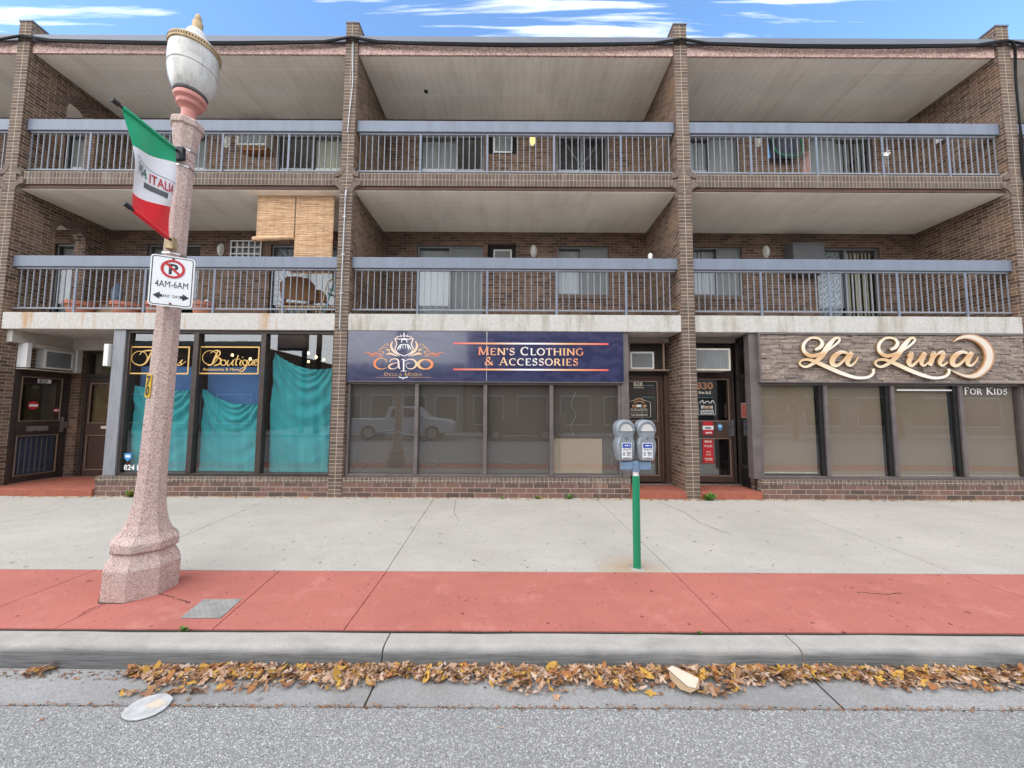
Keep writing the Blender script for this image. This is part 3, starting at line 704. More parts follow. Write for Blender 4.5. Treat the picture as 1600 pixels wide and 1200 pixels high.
# ================================================================== THE SETTING
Z_ROAD, Z_GUT = -0.142, -0.135
mb = MB(); mb.face([(-400, -400, -0.5), (400, -400, -0.5), (400, 400, -0.5), (-400, 400, -0.5)])
tag(mb.build('ground', M['bare_ground']), kind='structure')
mb = MB(); mb.face([(-80, -9.2, Z_ROAD), (80, -9.2, Z_ROAD), (80, 2.285, Z_ROAD), (-80, 2.285, Z_ROAD)])
tag(mb.build('road', M['asphalt']), kind='structure')
mb = MB(); mb.box(-80, 80, -9.2, 7.2, -0.49, -0.165, 0)
tag(mb.build('road_base', M['dark_joint']), kind='structure')
KJ = [-80, -12.1, -9.3, -6.5, -3.70, -0.862, 1.965, 4.78, 7.6, 10.4, 80]      # kerb joints
mb = MB()
for a, b in zip(KJ, KJ[1:]):
    mb.face([(a + .006, 2.297, Z_GUT - .012), (b - .006, 2.297, Z_GUT - .012), (b - .006, 2.585, Z_GUT), (a + .006, 2.585, Z_GUT)])
    mb.face([(a + .006, 2.297, Z_GUT - .04), (b - .006, 2.297, Z_GUT - .04), (b - .006, 2.297, Z_GUT - .012), (a + .006, 2.297, Z_GUT - .012)])
tag(mb.build('gutter', M['gutter']), kind='structure')
mb = MB()
prof = [(2.583, -.16), (2.590, -.06), (2.597, -.034), (2.610, -.014), (2.632, -.003), (2.66, 0.0), (2.755, 0.004), (2.76, -.03)]
for a, b in zip(KJ, KJ[1:]):
    a, b = a + .005, b - .005
    n = max(1, int(min(b - a, 6) / 0.3)) if b - a < 20 else 1
    for i in range(len(prof) - 1):
        for k in range(n):
            xa, xb = a + (b - a) * k / n, a + (b - a) * (k + 1) / n
            w1 = .004 * math.sin(xa * 3.1) + .003 * math.sin(xa * 7.7); w2 = .004 * math.sin(xb * 3.1) + .003 * math.sin(xb * 7.7)
            (y0, z0), (y1, z1) = prof[i], prof[i + 1]
            mb.face([(xa, y0 + w1, z0), (xb, y0 + w2, z0), (xb, y1 + w2, z1), (xa, y1 + w1, z1)], 1)
    mb.face([(a, y, z) for y, z in prof], 0); mb.face([(b, y, z) for y, z in prof][::-1], 0)
tag(mb.build('kerb', [M['kerb_top'], M['kerb_face']], smooth=50), kind='structure')
def slabs(name, cuts, y0, y1, mat, skew=0.0, z=0.0):
    mb = MB()
    for (a0, a1), (b0, b1) in zip(cuts, cuts[1:]):
        g = .004
        mb.face([(a0 + g, y0, z), (b0 - g, y0, z), (b1 - g, y1, z), (a1 + g, y1, z)])
        mb.face([(b0 - g, y0, z), (b0 - g, y0, z - .1), (b1 - g, y1, z - .1), (b1 - g, y1, z)])
        mb.face([(a0 + g, y0, z), (a0 + g, y0, z - .1), (a1 + g, y1, z - .1), (a1 + g, y1, z)])
    mb.face([(cuts[0][0], y0, z), (cuts[-1][0], y0, z), (cuts[-1][0], y0, z - .1), (cuts[0][0], y0, z - .1)])
    return tag(mb.build(name, mat), kind='structure')
SJ = [(-80, -80), (-10.0, -10.2), (-7.05, -7.25), (-4.05, -4.32), (-1.24, -1.42), (1.61, 1.54), (4.44, 4.57), (7.35, 7.5), (10.2, 10.4), (80, 80)]
slabs('sidewalk', SJ, 3.782, 7.1, M['sidewalk'])
RJ = [(-80, -80), (-9.9, -9.9), (-7.0, -7.0), (-4.12, -4.12), (-3.32, -3.32), (-2.17, -2.30), (-1.215, -1.235), (1.613, 1.613), (4.44, 4.44), (7.3, 7.3), (10.2, 10.2), (80, 80)]
slabs('red_paving_strip', RJ, 2.800, 3.776, M['red_paving'], z=-0.001)
mb = MB(); mb.face([(-80, 2.77, -.014), (80, 2.77, -.014), (80, 2.798, -.008), (-80, 2.798, -.008)])
tag(mb.build('kerb_joint', M['dark_joint']), kind='structure')
mb = MB()                                                            # far pavement, seen only as reflections
mb.box(-80, 80, -60, -9.2, -.3, 0.0)
tag(mb.build('far_pavement', M['opposite_paving']), kind='structure')

# ================================================================== THE APARTMENT BUILDING
Y0, YB = 6.85, 8.57
PX = [(-16.43, -16.19), (-9.905, -9.66), (-3.355, -3.11), (3.2, 3.455), (9.66, 9.905), (16.19, 16.43)]
BAY = [(PX[i][1], PX[i + 1][0]) for i in range(5)]
Z2B, Z2, Z3L, Z3B, Z3, ZC, ZF, ZR, ZP = 3.09, 3.41, 5.87, 5.95, 6.21, 8.72, 8.94, 9.08, 9.33
B = thing('apartment_building', 'three storey brown brick apartment block with deep balconies over ground floor shops', 'building', (0, 0, 0))

def part(mb, name, mats, parent=B, **kw): return mb.build(name, mats, parent, **kw)
def uvface(mb, pts, m, u0):     # front face of a pier: UV measured from the pier's middle so the stack joint is central
    mb.face(pts, m, uv=[(p[0] - u0 + 0.0, p[2]) for p in pts])

def pier(i):
    x0, x1 = PX[i]; xc = (x0 + x1) / 2; mb = MB()
    zt = ZP
    zb = 0.0 if i in (2, 3, 4) else (0.0 if i != 1 else 0.0)
    uvface(mb, [(x0, Y0, zb), (x1, Y0, zb), (x1, Y0, zt), (x0, Y0, zt)], 1, xc)
    if i != 1:
        for x in (x0, x1): mb.face([(x, Y0, zb), (x, YB, zb), (x, YB, ZC), (x, Y0, ZC)], 0)
    else:
        for x in (x0, x1):
            mb.face([(x, Y0, 0), (x, 7.115, 0), (x, 7.115, Z2B), (x, Y0, Z2B)], 0)
            mb.face([(x, 7.115, 2.37), (x, 8.03, 2.37), (x, 8.03, Z2B), (x, 7.115, Z2B)], 0)
            mb.face([(x, 8.03, 0), (x, YB, 0), (x, YB, Z2B), (x, 8.03, Z2B)], 0)
        zz = Z2B
        for (zs, ztop, zlo) in ((5.315, Z3B, Z2), (8.11, ZC, Z3)):
            yc, r = 7.805, 0.277
            for x in (x0, x1):
                if zlo > zz: mb.face([(x, Y0, zz), (x, YB, zz), (x, YB, zlo), (x, Y0, zlo)], 0)
                mb.face([(x, Y0, zlo), (x, yc - r, zlo), (x, yc - r, ztop), (x, Y0, ztop)], 0)
                mb.face([(x, yc + r, zlo), (x, YB, zlo), (x, YB, ztop), (x, yc + r, ztop)], 0)
                for k in range(14):
                    a, b = math.pi - math.pi * k / 14, math.pi - math.pi * (k + 1) / 14
                    pa = (yc + r * math.cos(a), zs + r * math.sin(a)); pb = (yc + r * math.cos(b), zs + r * math.sin(b))
                    mb.face([(x, pa[0], pa[1]), (x, pb[0], pb[1]), (x, pb[0], ztop), (x, pa[0], ztop)], 0)
            for k in range(14):
                a, b = math.pi - math.pi * k / 14, math.pi - math.pi * (k + 1) / 14
                mb.face([(x0, yc + r * math.cos(a), zs + r * math.sin(a)), (x1, yc + r * math.cos(a), zs + r * math.sin(a)),
                         (x1, yc + r * math.cos(b), zs + r * math.sin(b)), (x0, yc + r * math.cos(b), zs + r * math.sin(b))], 0)
            for s_ in (-1, 1): mb.face([(x0, yc + s_ * r, zlo), (x1, yc + s_ * r, zlo), (x1, yc + s_ * r, zs), (x0, yc + s_ * r, zs)], 0)
            zz = ztop
    # part above the roof: shorter fin
    for x in (x0, x1): mb.face([(x, Y0, ZC), (x, Y0 + .28, ZC), (x, Y0 + .28, zt), (x, Y0, zt)], 0)
    mb.face([(x0, Y0 + .28, ZC), (x1, Y0 + .28, ZC), (x1, Y0 + .28, zt), (x0, Y0 + .28, zt)], 0)
    o = part(mb, 'brick_pier', [M['brick_side'], M['brick_pier']])
    mb = MB(); mb.box(x0 - .012, x1 + .012, Y0 - .012, Y0 + .95, ZP, ZP + .028)
    mb.box(x0 - .006, x0, Y0 + .28, Y0 + .95, ZR, ZP); mb.box(x1, x1 + .006, Y0 + .28, Y0 + .95, ZR, ZP); mb.box(x0, x1, Y0 + .94, Y0 + .95, ZR, ZP)
    part(mb, 'metal_cap', M['flashing'], o)
    if i == 1:                                                       # arch rings
        for zs in (5.315, 8.11):
            mb = MB(); yc, r = 7.805, 0.277; n = 17
            for k in range(n):
                a, b = math.pi - math.pi * (k + .09) / n, math.pi - math.pi * (k + .91) / n
                q = [(yc + rr * math.cos(t), zs + rr * math.sin(t)) for rr, t in ((r - .004, a), (r + .105, a), (r + .105, b), (r - .004, b))]
                mb.prism(q, lambda u, v, d: (d, u, v), x1 + .007, x1 - .03, 0)
            part(mb, 'arch_ring', M['corner_brick'], o)
    # rounded brick corners where the third floor band meets the pier
    for sx, xe in ((-1, x0), (1, x1)):
        if (i == 0 and sx < 0) or (i == 5 and sx > 0): continue
        for sz, ze, r in ((-1, Z3B, .15), (1, Z3, .10)):
            mb = MB(); cx, cz = xe + sx * r, ze + sz * r
            poly_ = [(xe - sx * .001, ze), (cx, ze)] + [(cx - sx * r * math.sin(R(t)), cz - sz * r * math.cos(R(t))) for t in range(0, 91, 10)]
            mb.prism(poly_, lambda u, v, d: (u, d, v), Y0 + .006, Y0 + .14, 1)
            nb = 5
            for k in range(nb):
                t0, t1 = R(90 * (k + .1) / nb - 3), R(90 * (k + .9) / nb + 1)
                q = [(cx - sx * rr * math.sin(t), cz - sz * rr * math.cos(t)) for rr, t in ((r - .002, t0), (r + .092, t0), (r + .092, t1), (r - .002, t1))]
                mb.prism(q, lambda u, v, d: (u, d, v), Y0 - .006, Y0 + .02, 0)
            part(mb, 'corner_bricks', [M['corner_brick'], M['mortar_dark']], o)
    return o
PIERS = [pier(i) for i in range(6)]

for i, (x0, x1) in enumerate(BAY):
    # second floor slab with a pale concrete edge, third floor band of rowlock brick over a steel lintel, roof edge
    mb = MB(); mb.box(x0, x1, Y0 + .012, YB + 2.2, Z2B, Z2)
    part(mb, 'concrete_slab', M['rust_concrete'] if i <= 1 else M['white_concrete'], bevel=.008)
    mb = MB(); mb.box(x0, x1, Y0 + .02, Y0 + .16, Z3B, Z3); part(mb, 'brick_band', M['brick_soldier'], uvoff=(0, -Z3B + .0))
    mb = MB(); mb.box(x0, x1, Y0 + .05, Y0 + .16, Z3L + .012, Z3B - .002); part(mb, 'steel_lintel', M['rust_steel'])
    mb = MB(); mb.box(x0, x1, Y0 + .07, YB + 2.2, Z3L, Z3L + .01); mb.box(x0, x1, Y0 + .165, YB + 2.2, Z3L + .012, Z3 - .004, 1, skip='b')
    part(mb, 'balcony_soffit', [M['soffit_panel'], M['white_paint']])  # floor top is out of view, made white to bounce light onto the ceilings
    mb = MB(); mb.box(x0, x1, Y0 + .06, YB + 2.2, ZC, ZC + .1); part(mb, 'roof_soffit', M['soffit_plank'])
    mb = MB(); mb.box(x0, x1, Y0 + .05, Y0 + .09, ZC - .012, ZF); part(mb, 'roof_fascia', M['pebble'])
    mb = MB(); mb.box(x0, x1, Y0 + .02, Y0 + .3, ZF + .002, ZR); part(mb, 'roof_flashing', M['flashing'], bevel=.006)
mb = MB(); mb.box(-16.4, 16.4, Y0 + .3, 17, ZC + .12, ZR - .01); mb.box(-16.43, 16.43, 16.9, 17, 0, ZC + .12)
for x in (-16.4, 16.2): mb.box(x, x + .2, YB + .3, 16.9, 0, ZC + .12)
part(mb, 'roof', M['interior'])

# ------------------------------------------------------------------ balcony back walls with their windows
def wall_holes(mb, x0, x1, z0, z1, Y, holes, depth=.12, m=0):
    xs = sorted({x0, x1} | {h[0] for h in holes} | {h[1] for h in holes}); zs = sorted({z0, z1} | {h[2] for h in holes} | {h[3] for h in holes})
    for a, b in zip(xs, xs[1:]):
        for c, d in zip(zs, zs[1:]):
            cx, cz = (a + b) / 2, (c + d) / 2
            if any(h[0] < cx < h[1] and h[2] < cz < h[3] for h in holes): continue
            mb.face([(a, Y, c), (b, Y, c), (b, Y, d), (a, Y, d)], m)
    for a, b, c, d in holes:
        mb.face([(a, Y, c), (a, Y + depth, c), (a, Y + depth, d), (a, Y, d)], m); mb.face([(b, Y + depth, c), (b, Y, c), (b, Y, d), (b, Y + depth, d)], m)
        mb.face([(a, Y, d), (b, Y, d), (b, Y + depth, d), (a, Y + depth, d)], m); mb.face([(a, Y + depth, c), (b, Y + depth, c), (b, Y, c), (a, Y, c)], m)

def slat_blind(mb, x0, x1, z0, z1, Y, w=.09, ang=.5, m=0, seed=0):
    rnd = random.Random(seed); x = x0
    while x < x1 - .01:
        xe = min(x + w * 1.12, x1); a = ang * (0.5 + .7 * rnd.random()) * (xe - x)
        mb.face([(x, Y, z0), (xe, Y + a, z0), (xe, Y + a, z1), (x, Y, z1)], m); x += w

def slider(parent, name, x0, x1, z0, z1, left, right, split=.5, frame='grey_frame', seed=0, screen=None, blind_top=None):
    """sliding window or door: outer frame > panes and blinds"""
    Y = YB + .05; w = .045; xm = x0 + (x1 - x0) * split
    mb = MB()
    mb.box(x0, x0 + w, Y, Y + .07, z0, z1); mb.box(x1 - w, x1, Y, Y + .07, z0, z1)
    mb.box(x0 + w, x1 - w, Y, Y + .07, z1 - w, z1); mb.box(x0 + w, x1 - w, Y, Y + .07, z0, z0 + w)
    mb.box(xm - .03, xm + .03, Y - .004, Y + .05, z0 + w, z1 - w)
    f = part(mb, name, M[frame], parent)
    for k, (a, b, what) in enumerate(((x0 + w, xm - .03, left), (xm + .03, x1 - w, right))):
        mb = MB(); mb.face([(a, Y + .03, z0 + w), (b, Y + .03, z0 + w), (b, Y + .03, z1 - w), (a, Y + .03, z1 - w)])
        part(mb, 'pane', M['glass'], f)
        if what == 'screen':
            mb = MB(); mb.face([(a, Y + .02, z0 + w), (b, Y + .02, z0 + w), (b, Y + .02, z1 - w), (a, Y + .02, z1 - w)]); part(mb, 'insect_screen', M['insect_screen'], f)
        elif what == 'lace':
            mb = MB(); mb.grid(lambda u, v: (a + (b - a) * u, Y + .10 + .02 * math.sin(u * 40), z0 + w + (z1 - z0 - 2 * w) * v), 40, 2); part(mb, 'lace_curtain', M['lace'], f, smooth=60)
        elif what:
            zt = z1 - w - (.12 if what != 'blind_white' else .02)
            mb = MB(); slat_blind(mb, a, b, z0 + w + .02, z1 - w - .02, Y + .10, seed=seed + k, ang=.35 if what == 'blind_white' else .6); part(mb, 'vertical_blind', M[what], f)
    return f

HX = lambda px, py=420: WX(px, py, YB + .05)
Z2T, Z3T = WZ(700, 384, YB + .02), WZ(700, 384, YB + .02) + (Z3 - Z2)
WB = WZ(910, 461, YB + .02)                                         # window sill height, second floor
dz = Z3 - Z2
# per bay: (kind, x0, x1, left, right, split)
spec = {
 0: [('d', HX(87), HX(132), 'blind_dusk', 'blind_dusk', .62)],
 1: [('d', HX(229, 450), HX(312, 450), 'blind_dusk', None, .5), ('d', HX(424), HX(528), 'lace', 'blind_white', .55)],
 2: [('d', HX(652), HX(755), 'blind_white', 'screen', .5), ('w', HX(870), HX(951), 'blind_white', 'screen', .47)],
 3: [('w', HX(1062), HX(1158), 'blind_white', 'screen', .62), ('d', HX(1274), HX(1373), 'lace', 'blind_cream', .48)],
 4: [('d', 11.0, 12.4, 'blind_white', 'blind_dusk', .5)]}
spec3 = {
 0: spec[0], 1: [('d',) + spec[1][0][1:3] + ('screen', 'blind_dusk', .5), ('d',) + spec[1][1][1:3] + (None, 'blind_cream', .55)],
 2: [('d',) + spec[2][0][1:3] + ('blind_dusk', None, .57), ('w',) + spec[2][1][1:3] + (None, None, .5)],
 3: [('w',) + spec[3][0][1:3] + ('blind_white', 'screen', .55), ('d',) + spec[3][1][1:3] + ('screen', 'blind_dusk', .42)], 4: spec[4]}
AC_HOLE = {(2, 2): (HX(762, 400), HX(806, 400), WZ(785, 415, YB), WZ(785, 381, YB))}
AC_HOLE[(3, 2)] = tuple(v + (dz if k > 1 else 0) for k, v in enumerate(AC_HOLE[(2, 2)]))
AC_HOLE[(2, 1)] = (HX(365, 400), HX(411, 400), WZ(388, 418, YB), WZ(388, 378, YB))
for i, (x0, x1) in enumerate(BAY):
    for fl, zf, zc, sp in ((2, Z2, Z3L, spec), (3, Z3, ZC, spec3)):
        zt = Z2T if fl == 2 else Z3T
        holes = []
        for kind, a, b, *_ in sp[i]:
            holes.append((a, b, zf + .04 if kind == 'd' else WB + (dz if fl == 3 else 0), zt))
        ah = AC_HOLE.get((fl, i))
        mb = MB(); wall_holes(mb, x0, x1, zf, zc, YB, holes + ([ah] if ah else []), .14)
        wo = part(mb, 'brick_wall', M['brick'])
        for k, ((kind, a, b, L, Rr, spl), h) in enumerate(zip(sp[i], holes)):
            slider(B, 'sliding_door' if kind == 'd' else 'window', a, b, h[2], h[3], L, Rr, spl, seed=i * 10 + fl * 3 + k)
            if kind == 'w':
                mb = MB(); n = int((b - a + .16) / .075)
                for q in range(n):
                    xa = a - .08 + q * .075; mb.box(xa + .004, xa + .071, YB - .03, YB + .04, h[2] - .115, h[2] - .004)
                part(mb, 'brick_sill', M['corner_brick'])
        if ah:
            mb = MB(); mb.face([(ah[0], YB + .139, ah[2]), (ah[1], YB + .139, ah[2]), (ah[1], YB + .139, ah[3]), (ah[0], YB + .139, ah[3])]); part(mb, 'recess_back', M['interior'])
mb = MB(); mb.box(-2.0, -1.92, 7.72, 7.80, ZC - .012, ZC - .001); part(mb, 'soffit_vent', M['dark_metal'])
# rooms behind
mb = MB()
for zf, zc in ((Z2, Z3L), (Z3, ZC)): mb.face([(-16, YB + 2.1, zf), (16, YB + 2.1, zf), (16, YB + 2.1, zc), (-16, YB + 2.1, zc)])
part(mb, 'room_walls', M['interior'])

# ------------------------------------------------------------------ balcony railings: each a thing of its own
def railing(x0, x1, posts, ztop, zhb, zbot, zfoot, label):
    t = thing('balcony_railing', label, 'railing', ((x0 + x1) / 2, 6.98, zfoot), 'balcony railings')
    mb = MB(); mb.box(x0, x1, 6.93, 7.06, zhb, ztop); part(mb, 'handrail', M['rail_paint'], t, bevel=.007)
    mb = MB(); mb.box(x0 + .03, x1 - .03, 6.965, 7.02, zhb - .035, zhb - .002); part(mb, 'top_rail', M['baluster_paint'], t)
    mb = MB(); mb.box(x0 + .01, x1 - .01, 6.975, 7.0, zbot - .014, zbot + .014); part(mb, 'bottom_rail', M['baluster_paint'], t)
    pw = .021
    proto = None
    for xp in posts:
        if not (x0 < xp < x1): continue
        if proto is None:
            mb = MB(); mb.box(xp - pw, xp + pw, 6.955, 6.972, zfoot - .03, zhb - .037); proto = part(mb, 'post', M['rail_paint'], t, bevel=.003); px0 = xp
        else:
            c = proto.copy(); COL.objects.link(c); c.parent = t; c.location.x = proto.location.x + xp - px0
    g = (posts[1] - posts[0]) / 11.0
    xs = []
    lo = posts[0]
    k = -60
    while k < 120:
        x = lo + k * g; k += 1
        if x < x0 + .03 or x > x1 - .03 or any(abs(x - p) < g * .4 for p in posts): continue
        xs.append(x)
    mb = MB(); x = xs[0]; r = .0068
    mb.box(x - r, x + r, 6.979, 6.996, zbot + .014, zhb - .035); bp = part(mb, 'baluster', M['baluster_paint'], t)
    for xx in xs[1:]:
        c = bp.copy(); COL.objects.link(c); c.parent = t; c.location.x = bp.location.x + xx - x
    return t
YR = 6.94
def rail_posts(pxs, py): return [WX(p, py, 6.965) for p in pxs]
def even(ps):
    g = (ps[-1] - ps[0]) / (len(ps) - 1); return [ps[0] + g * k for k in range(-2, len(ps) + 3)]
H3 = (WZ(800, 190, YR), WZ(800, 207, YR), WZ(800, 266.5, YR), Z3 - .0)
H2 = (WZ(800, 403, YR), WZ(800, 420, YR), WZ(800, 484, YR), Z2 - .0)
pp3 = {1: even(rail_posts((140, 245, 350, 451), 240)), 2: even(rail_posts((657, 761.5, 866, 970), 240)), 3: even(rail_posts((1173, 1276, 1379, 1482), 240))}
pp2 = {1: even(rail_posts((118, 227, 336, 443), 450)), 2: even(rail_posts((653, 762, 870, 978), 450)), 3: even(rail_posts((1189, 1297, 1404, 1509), 450))}
for d, fl in ((pp3, 3), (pp2, 2)):
    d[0] = [p - 6.53 for p in d[1]]; d[4] = [p + 6.53 for p in d[3]]
WHERE = {0: 'cut off by the left edge of the photo', 1: 'behind the street lamp', 2: 'between the two middle brick piers', 3: 'above the stone clad shop sign', 4: 'cut off by the right edge of the photo'}
for i, (x0, x1) in enumerate(BAY):
    railing(x0 + .005, x1 - .005, pp3[i], *H3, 'blue grey third floor balcony railing ' + WHERE[i])
    railing(x0 + .005, x1 - .005, pp2[i], *H2, 'blue grey second floor balcony railing ' + WHERE[i])

# ================================================================== GROUND FLOOR
YS = 6.93                                                            # shop front plane
def plinth(x0, x1, label=None):
    mb = MB(); mb.box(x0, x1, Y0 + .015, Y0 + .3, 0, .255, 0, skip='t'); mb.box(x0, x1, Y0 + .01, Y0 + .3, .256, .352, 1)
    return part(mb, 'brick_plinth', [M['brick_base'], M['brick_row']])
plinth(-7.64, -3.357); plinth(-3.108, 2.18); plinth(4.58, 9.658); plinth(9.907, 16.18); plinth(-16.18, -12.3)

def shop_front(x0, x1, z0, z1, mull, frame, mw=.09, depth=.14, sill=.05, dark=False):
    """glazed shop front: frame > panes"""
    mb = MB(); Y = YS
    mb.box(x0, x1, Y, Y + depth, z0, z0 + sill); mb.box(x0, x1, Y, Y + depth, z1 - .05, z1)
    edges = [x0] + mull + [x1]
    mb.box(x0, x0 + .05, Y, Y + depth, z0 + sill, z1 - .05); mb.box(x1 - .05, x1, Y, Y + depth, z0 + sill, z1 - .05)
    for x in mull:
        if dark: mb.box(x, x + mw / 2, Y - .012, Y + depth, z0 + sill, z1 - .05); mb.box(x - mw / 2, x - .001, Y + .02, Y + depth, z0 + sill, z1 - .05, 1)
        else: mb.box(x - mw / 2, x + mw / 2, Y - .012, Y + depth, z0 + sill, z1 - .05)
    f = part(mb, 'shop_window', [M[frame], M['black_frame']], bevel=.004)
    panes = []
    for k, (a, b) in enumerate(zip(edges, edges[1:])):
        a += (.05 if k == 0 else mw / 2); b -= (.05 if k == len(edges) - 2 else mw / 2)
        mb = MB(); mb.face([(a, Y + .055, z0 + sill), (b, Y + .055, z0 + sill), (b, Y + .055, z1 - .05), (a, Y + .055, z1 - .05)])
        panes.append((a, b, part(mb, 'pane', M['glass_shop'], f)))
    return f, panes
# left shop (teal sheets in the window)
LF, LP = shop_front(-7.33, -3.36, .355, 3.085, [-6.005, -4.725], 'bronze', .095)
mb = MB(); mb.box(-7.56, -7.335, YS - .03, YS + .12, .355, 3.085); part(mb, 'corner_post', M['grey_post'], bevel=.006)
# middle shop
MF, MP = shop_front(-3.10, 2.055, .355, 2.13, [-1.79, -.50, .744], 'bronze_light', .07)
mb = MB(); mb.box(2.058, 2.20, YS - .02, YS + .14, .355, 3.085); part(mb, 'corner_post', M['bronze_light'], bevel=.005)
# right shop
RF, RP = shop_front(4.645, 9.655, .355, 2.15, [5.87, 7.135, 8.42], 'bronze_light', .135, dark=True)
mb = MB(); mb.box(4.49, 4.642, YS - .02, YS + .14, .355, 3.085); part(mb, 'corner_post', M['bronze_light'], bevel=.005)
for xa_, xb_, cuts in ((9.91, 16.18, [11.9, 14.0]), (-16.18, -12.3, [-14.2])):
    ef, ep = shop_front(xa_, xb_, .355, 3.085, cuts, 'bronze_light', .1)
    for a, b, p in ep: mb = MB(); mb.face([(a, YS + .12, .41), (b, YS + .12, .41), (b, YS + .12, 3.03), (a, YS + .12, 3.03)]); part(mb, 'roller_blind', M['blind_grey'], ef)
# roller blinds right behind the glass
for (f, panes, matn, zt, gap) in ((MF, MP, 'blind_grey', 2.08, .0), (RF, RP, 'blind_brown', 2.10, .035)):
    for k, (a, b, p) in enumerate(panes):
        zb = .41 + (.05 if (matn == 'blind_brown' and k == 0) else .005)
        mb = MB(); mb.grid(lambda u, v: (a + gap * .2 + (b - a - gap) * u, YS + .11 + .004 * math.sin(u * 9 + v * 4 + k), zb + (zt - zb) * v), 8, 6); part(mb, 'roller_blind', M[matn], f, smooth=60)
        if matn == 'blind_brown':
            mb = MB(); mb.box(a + .01, b - gap, YS + .098, YS + .122, zb - .02, zb); part(mb, 'blind_bar', M['cream_metal'], f)
a, b, p = MP[3]
mb = MB(); mb.face([(a + .01, YS + .10, .42), (a + .93, YS + .10, .42), (a + .93, YS + .10, 1.07), (a + .01, YS + .10, 1.07)]); part(mb, 'paper_sheet', M['paper'], MF)
# curling cracks / cable outlines on the middle shop's glass: pale wire shapes left in the window
wire = MB(); plw = Plane((0, YS + .095, 0))
wire_pts = [[(-2.98, .55), (-2.95, .80), (-2.80, 1.02), (-2.55, 1.13), (-2.1, 1.16), (-1.85, 1.10)], [(-2.7, 1.10), (-2.5, 1.19), (-2.2, 1.20), (-1.95, 1.13)],
            [(-1.74, 1.02), (-1.6, 1.03), (-1.5, .88), (-1.42, .70), (-1.5, .62)], [(-2.98, .55), (-2.9, .46), (-2.75, .60), (-2.6, .58)], [(-1.6, .45), (-1.5, .5), (-1.42, .66)]]
for q in wire_pts: wire.tube([plw.P(x, z) for x, z in catmull(q, 6)], .0045, 5)
o = wire.build('wire_coil', M['baluster_paint']); tag(o, 'pale looping wire lying behind the glass of the grey window with the truck reflection', 'wire')
wire = MB()
for q in ([(1.22, 1.95), (1.13, 1.72), (1.22, 1.52), (1.12, 1.30), (1.18, 1.12)], [(1.75, .95), (1.9, .75), (1.88, .6), (1.97, .5)]): wire.tube([plw.P(x, z) for x, z in catmull(q, 6)], .004, 5)
o = wire.build('dangling_string', M['galv']); tag(o, 'thin grey string hanging inside the grey shop window beside the paper sheet', 'string')

# shop interior
mb = MB()
mb.face([(-16.2, 10.6, 0), (16.2, 10.6, 0), (16.2, 10.6, Z2B), (-16.2, 10.6, Z2B)]); mb.face([(-16.2, 7.1, .12), (16.2, 7.1, .12), (16.2, 10.6, .12), (-16.2, 10.6, .12)])
part(mb, 'shop_room', M['interior_shop'])

# entrances: tiled steps
for x0, x1, y1 in ((-9.658, -7.645, 8.05), (2.185, 3.198, 7.56), (3.457, 4.575, 7.55)):
    mb = MB(); mb.box(x0, x1, Y0 - .03, y1, .0, .128); part(mb, 'tiled_step', M['tile'], bevel=.006)
# soffits over the entrances
for q in ((-9.545, -7.6, 7.92, 8.05, 2.86, Z2B - .002), (-9.658, -9.55, Y0 + .1, 8.05, 2.86, Z2B - .002), (2.2, 3.198, 7.45, 7.65, 3.0, Z2B - .002), (3.457, 4.6, 7.45, 7.65, 3.0, Z2B - .002)):
    mb = MB(); mb.box(*q); part(mb, 'entrance_soffit', M['soffit_rough'])

def pbox(mb, pl, a0, a1, b0, b1, d0, d1, m=0):
    c = pl.P((a0 + a1) / 2, (b0 + b1) / 2, (d0 + d1) / 2)
    mb.obox(c, pl.u * (a1 - a0) / 2, pl.n * (d1 - d0) / 2, pl.v * (b1 - b0) / 2, m)
def door(pl, w, h, frame, leaf, trim, lower, glass_back=None, rail=(.82, 1.08), jamb=.07, name='door', lower_glass=True):
    """door seen flat in plane pl: frame > leaf pieces, panes, handle"""
    mb = MB(); pbox(mb, pl, 0, jamb, 0, h, -.1, .0); pbox(mb, pl, w - jamb, w, 0, h, -.1, .0); pbox(mb, pl, jamb, w - jamb, h - jamb, h, -.1, .0)
    f = part(mb, name, M[frame], bevel=.003)
    a0, a1 = jamb + .004, w - jamb - .004; st = .05
    mb = MB(); pbox(mb, pl, a0, a0 + st, .01, h - jamb - .004, -.07, -.02); pbox(mb, pl, a1 - st, a1, .01, h - jamb - .004, -.07, -.02)
    pbox(mb, pl, a0 + st, a1 - st, .01, .13, -.07, -.02); pbox(mb, pl, a0 + st, a1 - st, h - jamb - .055, h - jamb - .004, -.07, -.02)
    pbox(mb, pl, a0 + st, a1 - st, rail[0], rail[1], -.07, -.02)
    part(mb, 'door_leaf', M[leaf], f, bevel=.003)
    mb = MB(); g0, g1 = a0 + st, a1 - st
    for (b0, b1) in ((.13, rail[0]), (rail[1], h - jamb - .055)):
        for q in ((g0, g0 + .014, b0, b1), (g1 - .014, g1, b0, b1), (g0 + .014, g1 - .014, b0, b0 + .014), (g0 + .014, g1 - .014, b1 - .014, b1)): pbox(mb, pl, *q, -.03, -.012)
    part(mb, 'trim', M[trim], f)
    for k, (b0, b1) in enumerate(((.13, rail[0]), (rail[1], h - jamb - .055))):
        mb = MB(); pbox(mb, pl, g0, g1, b0, b1, -.05, -.045)
        if k == 0 and not lower_glass: part(mb, 'lower_panel', M[lower], f)
        else:
            part(mb, 'pane', M['glass_shop'], f)
            mb = MB(); pbox(mb, pl, g0, g1, b0, b1, -.095, -.09)
            part(mb, 'backing', M[lower if k == 0 else glass_back], f)
    return f, (g0, g1)

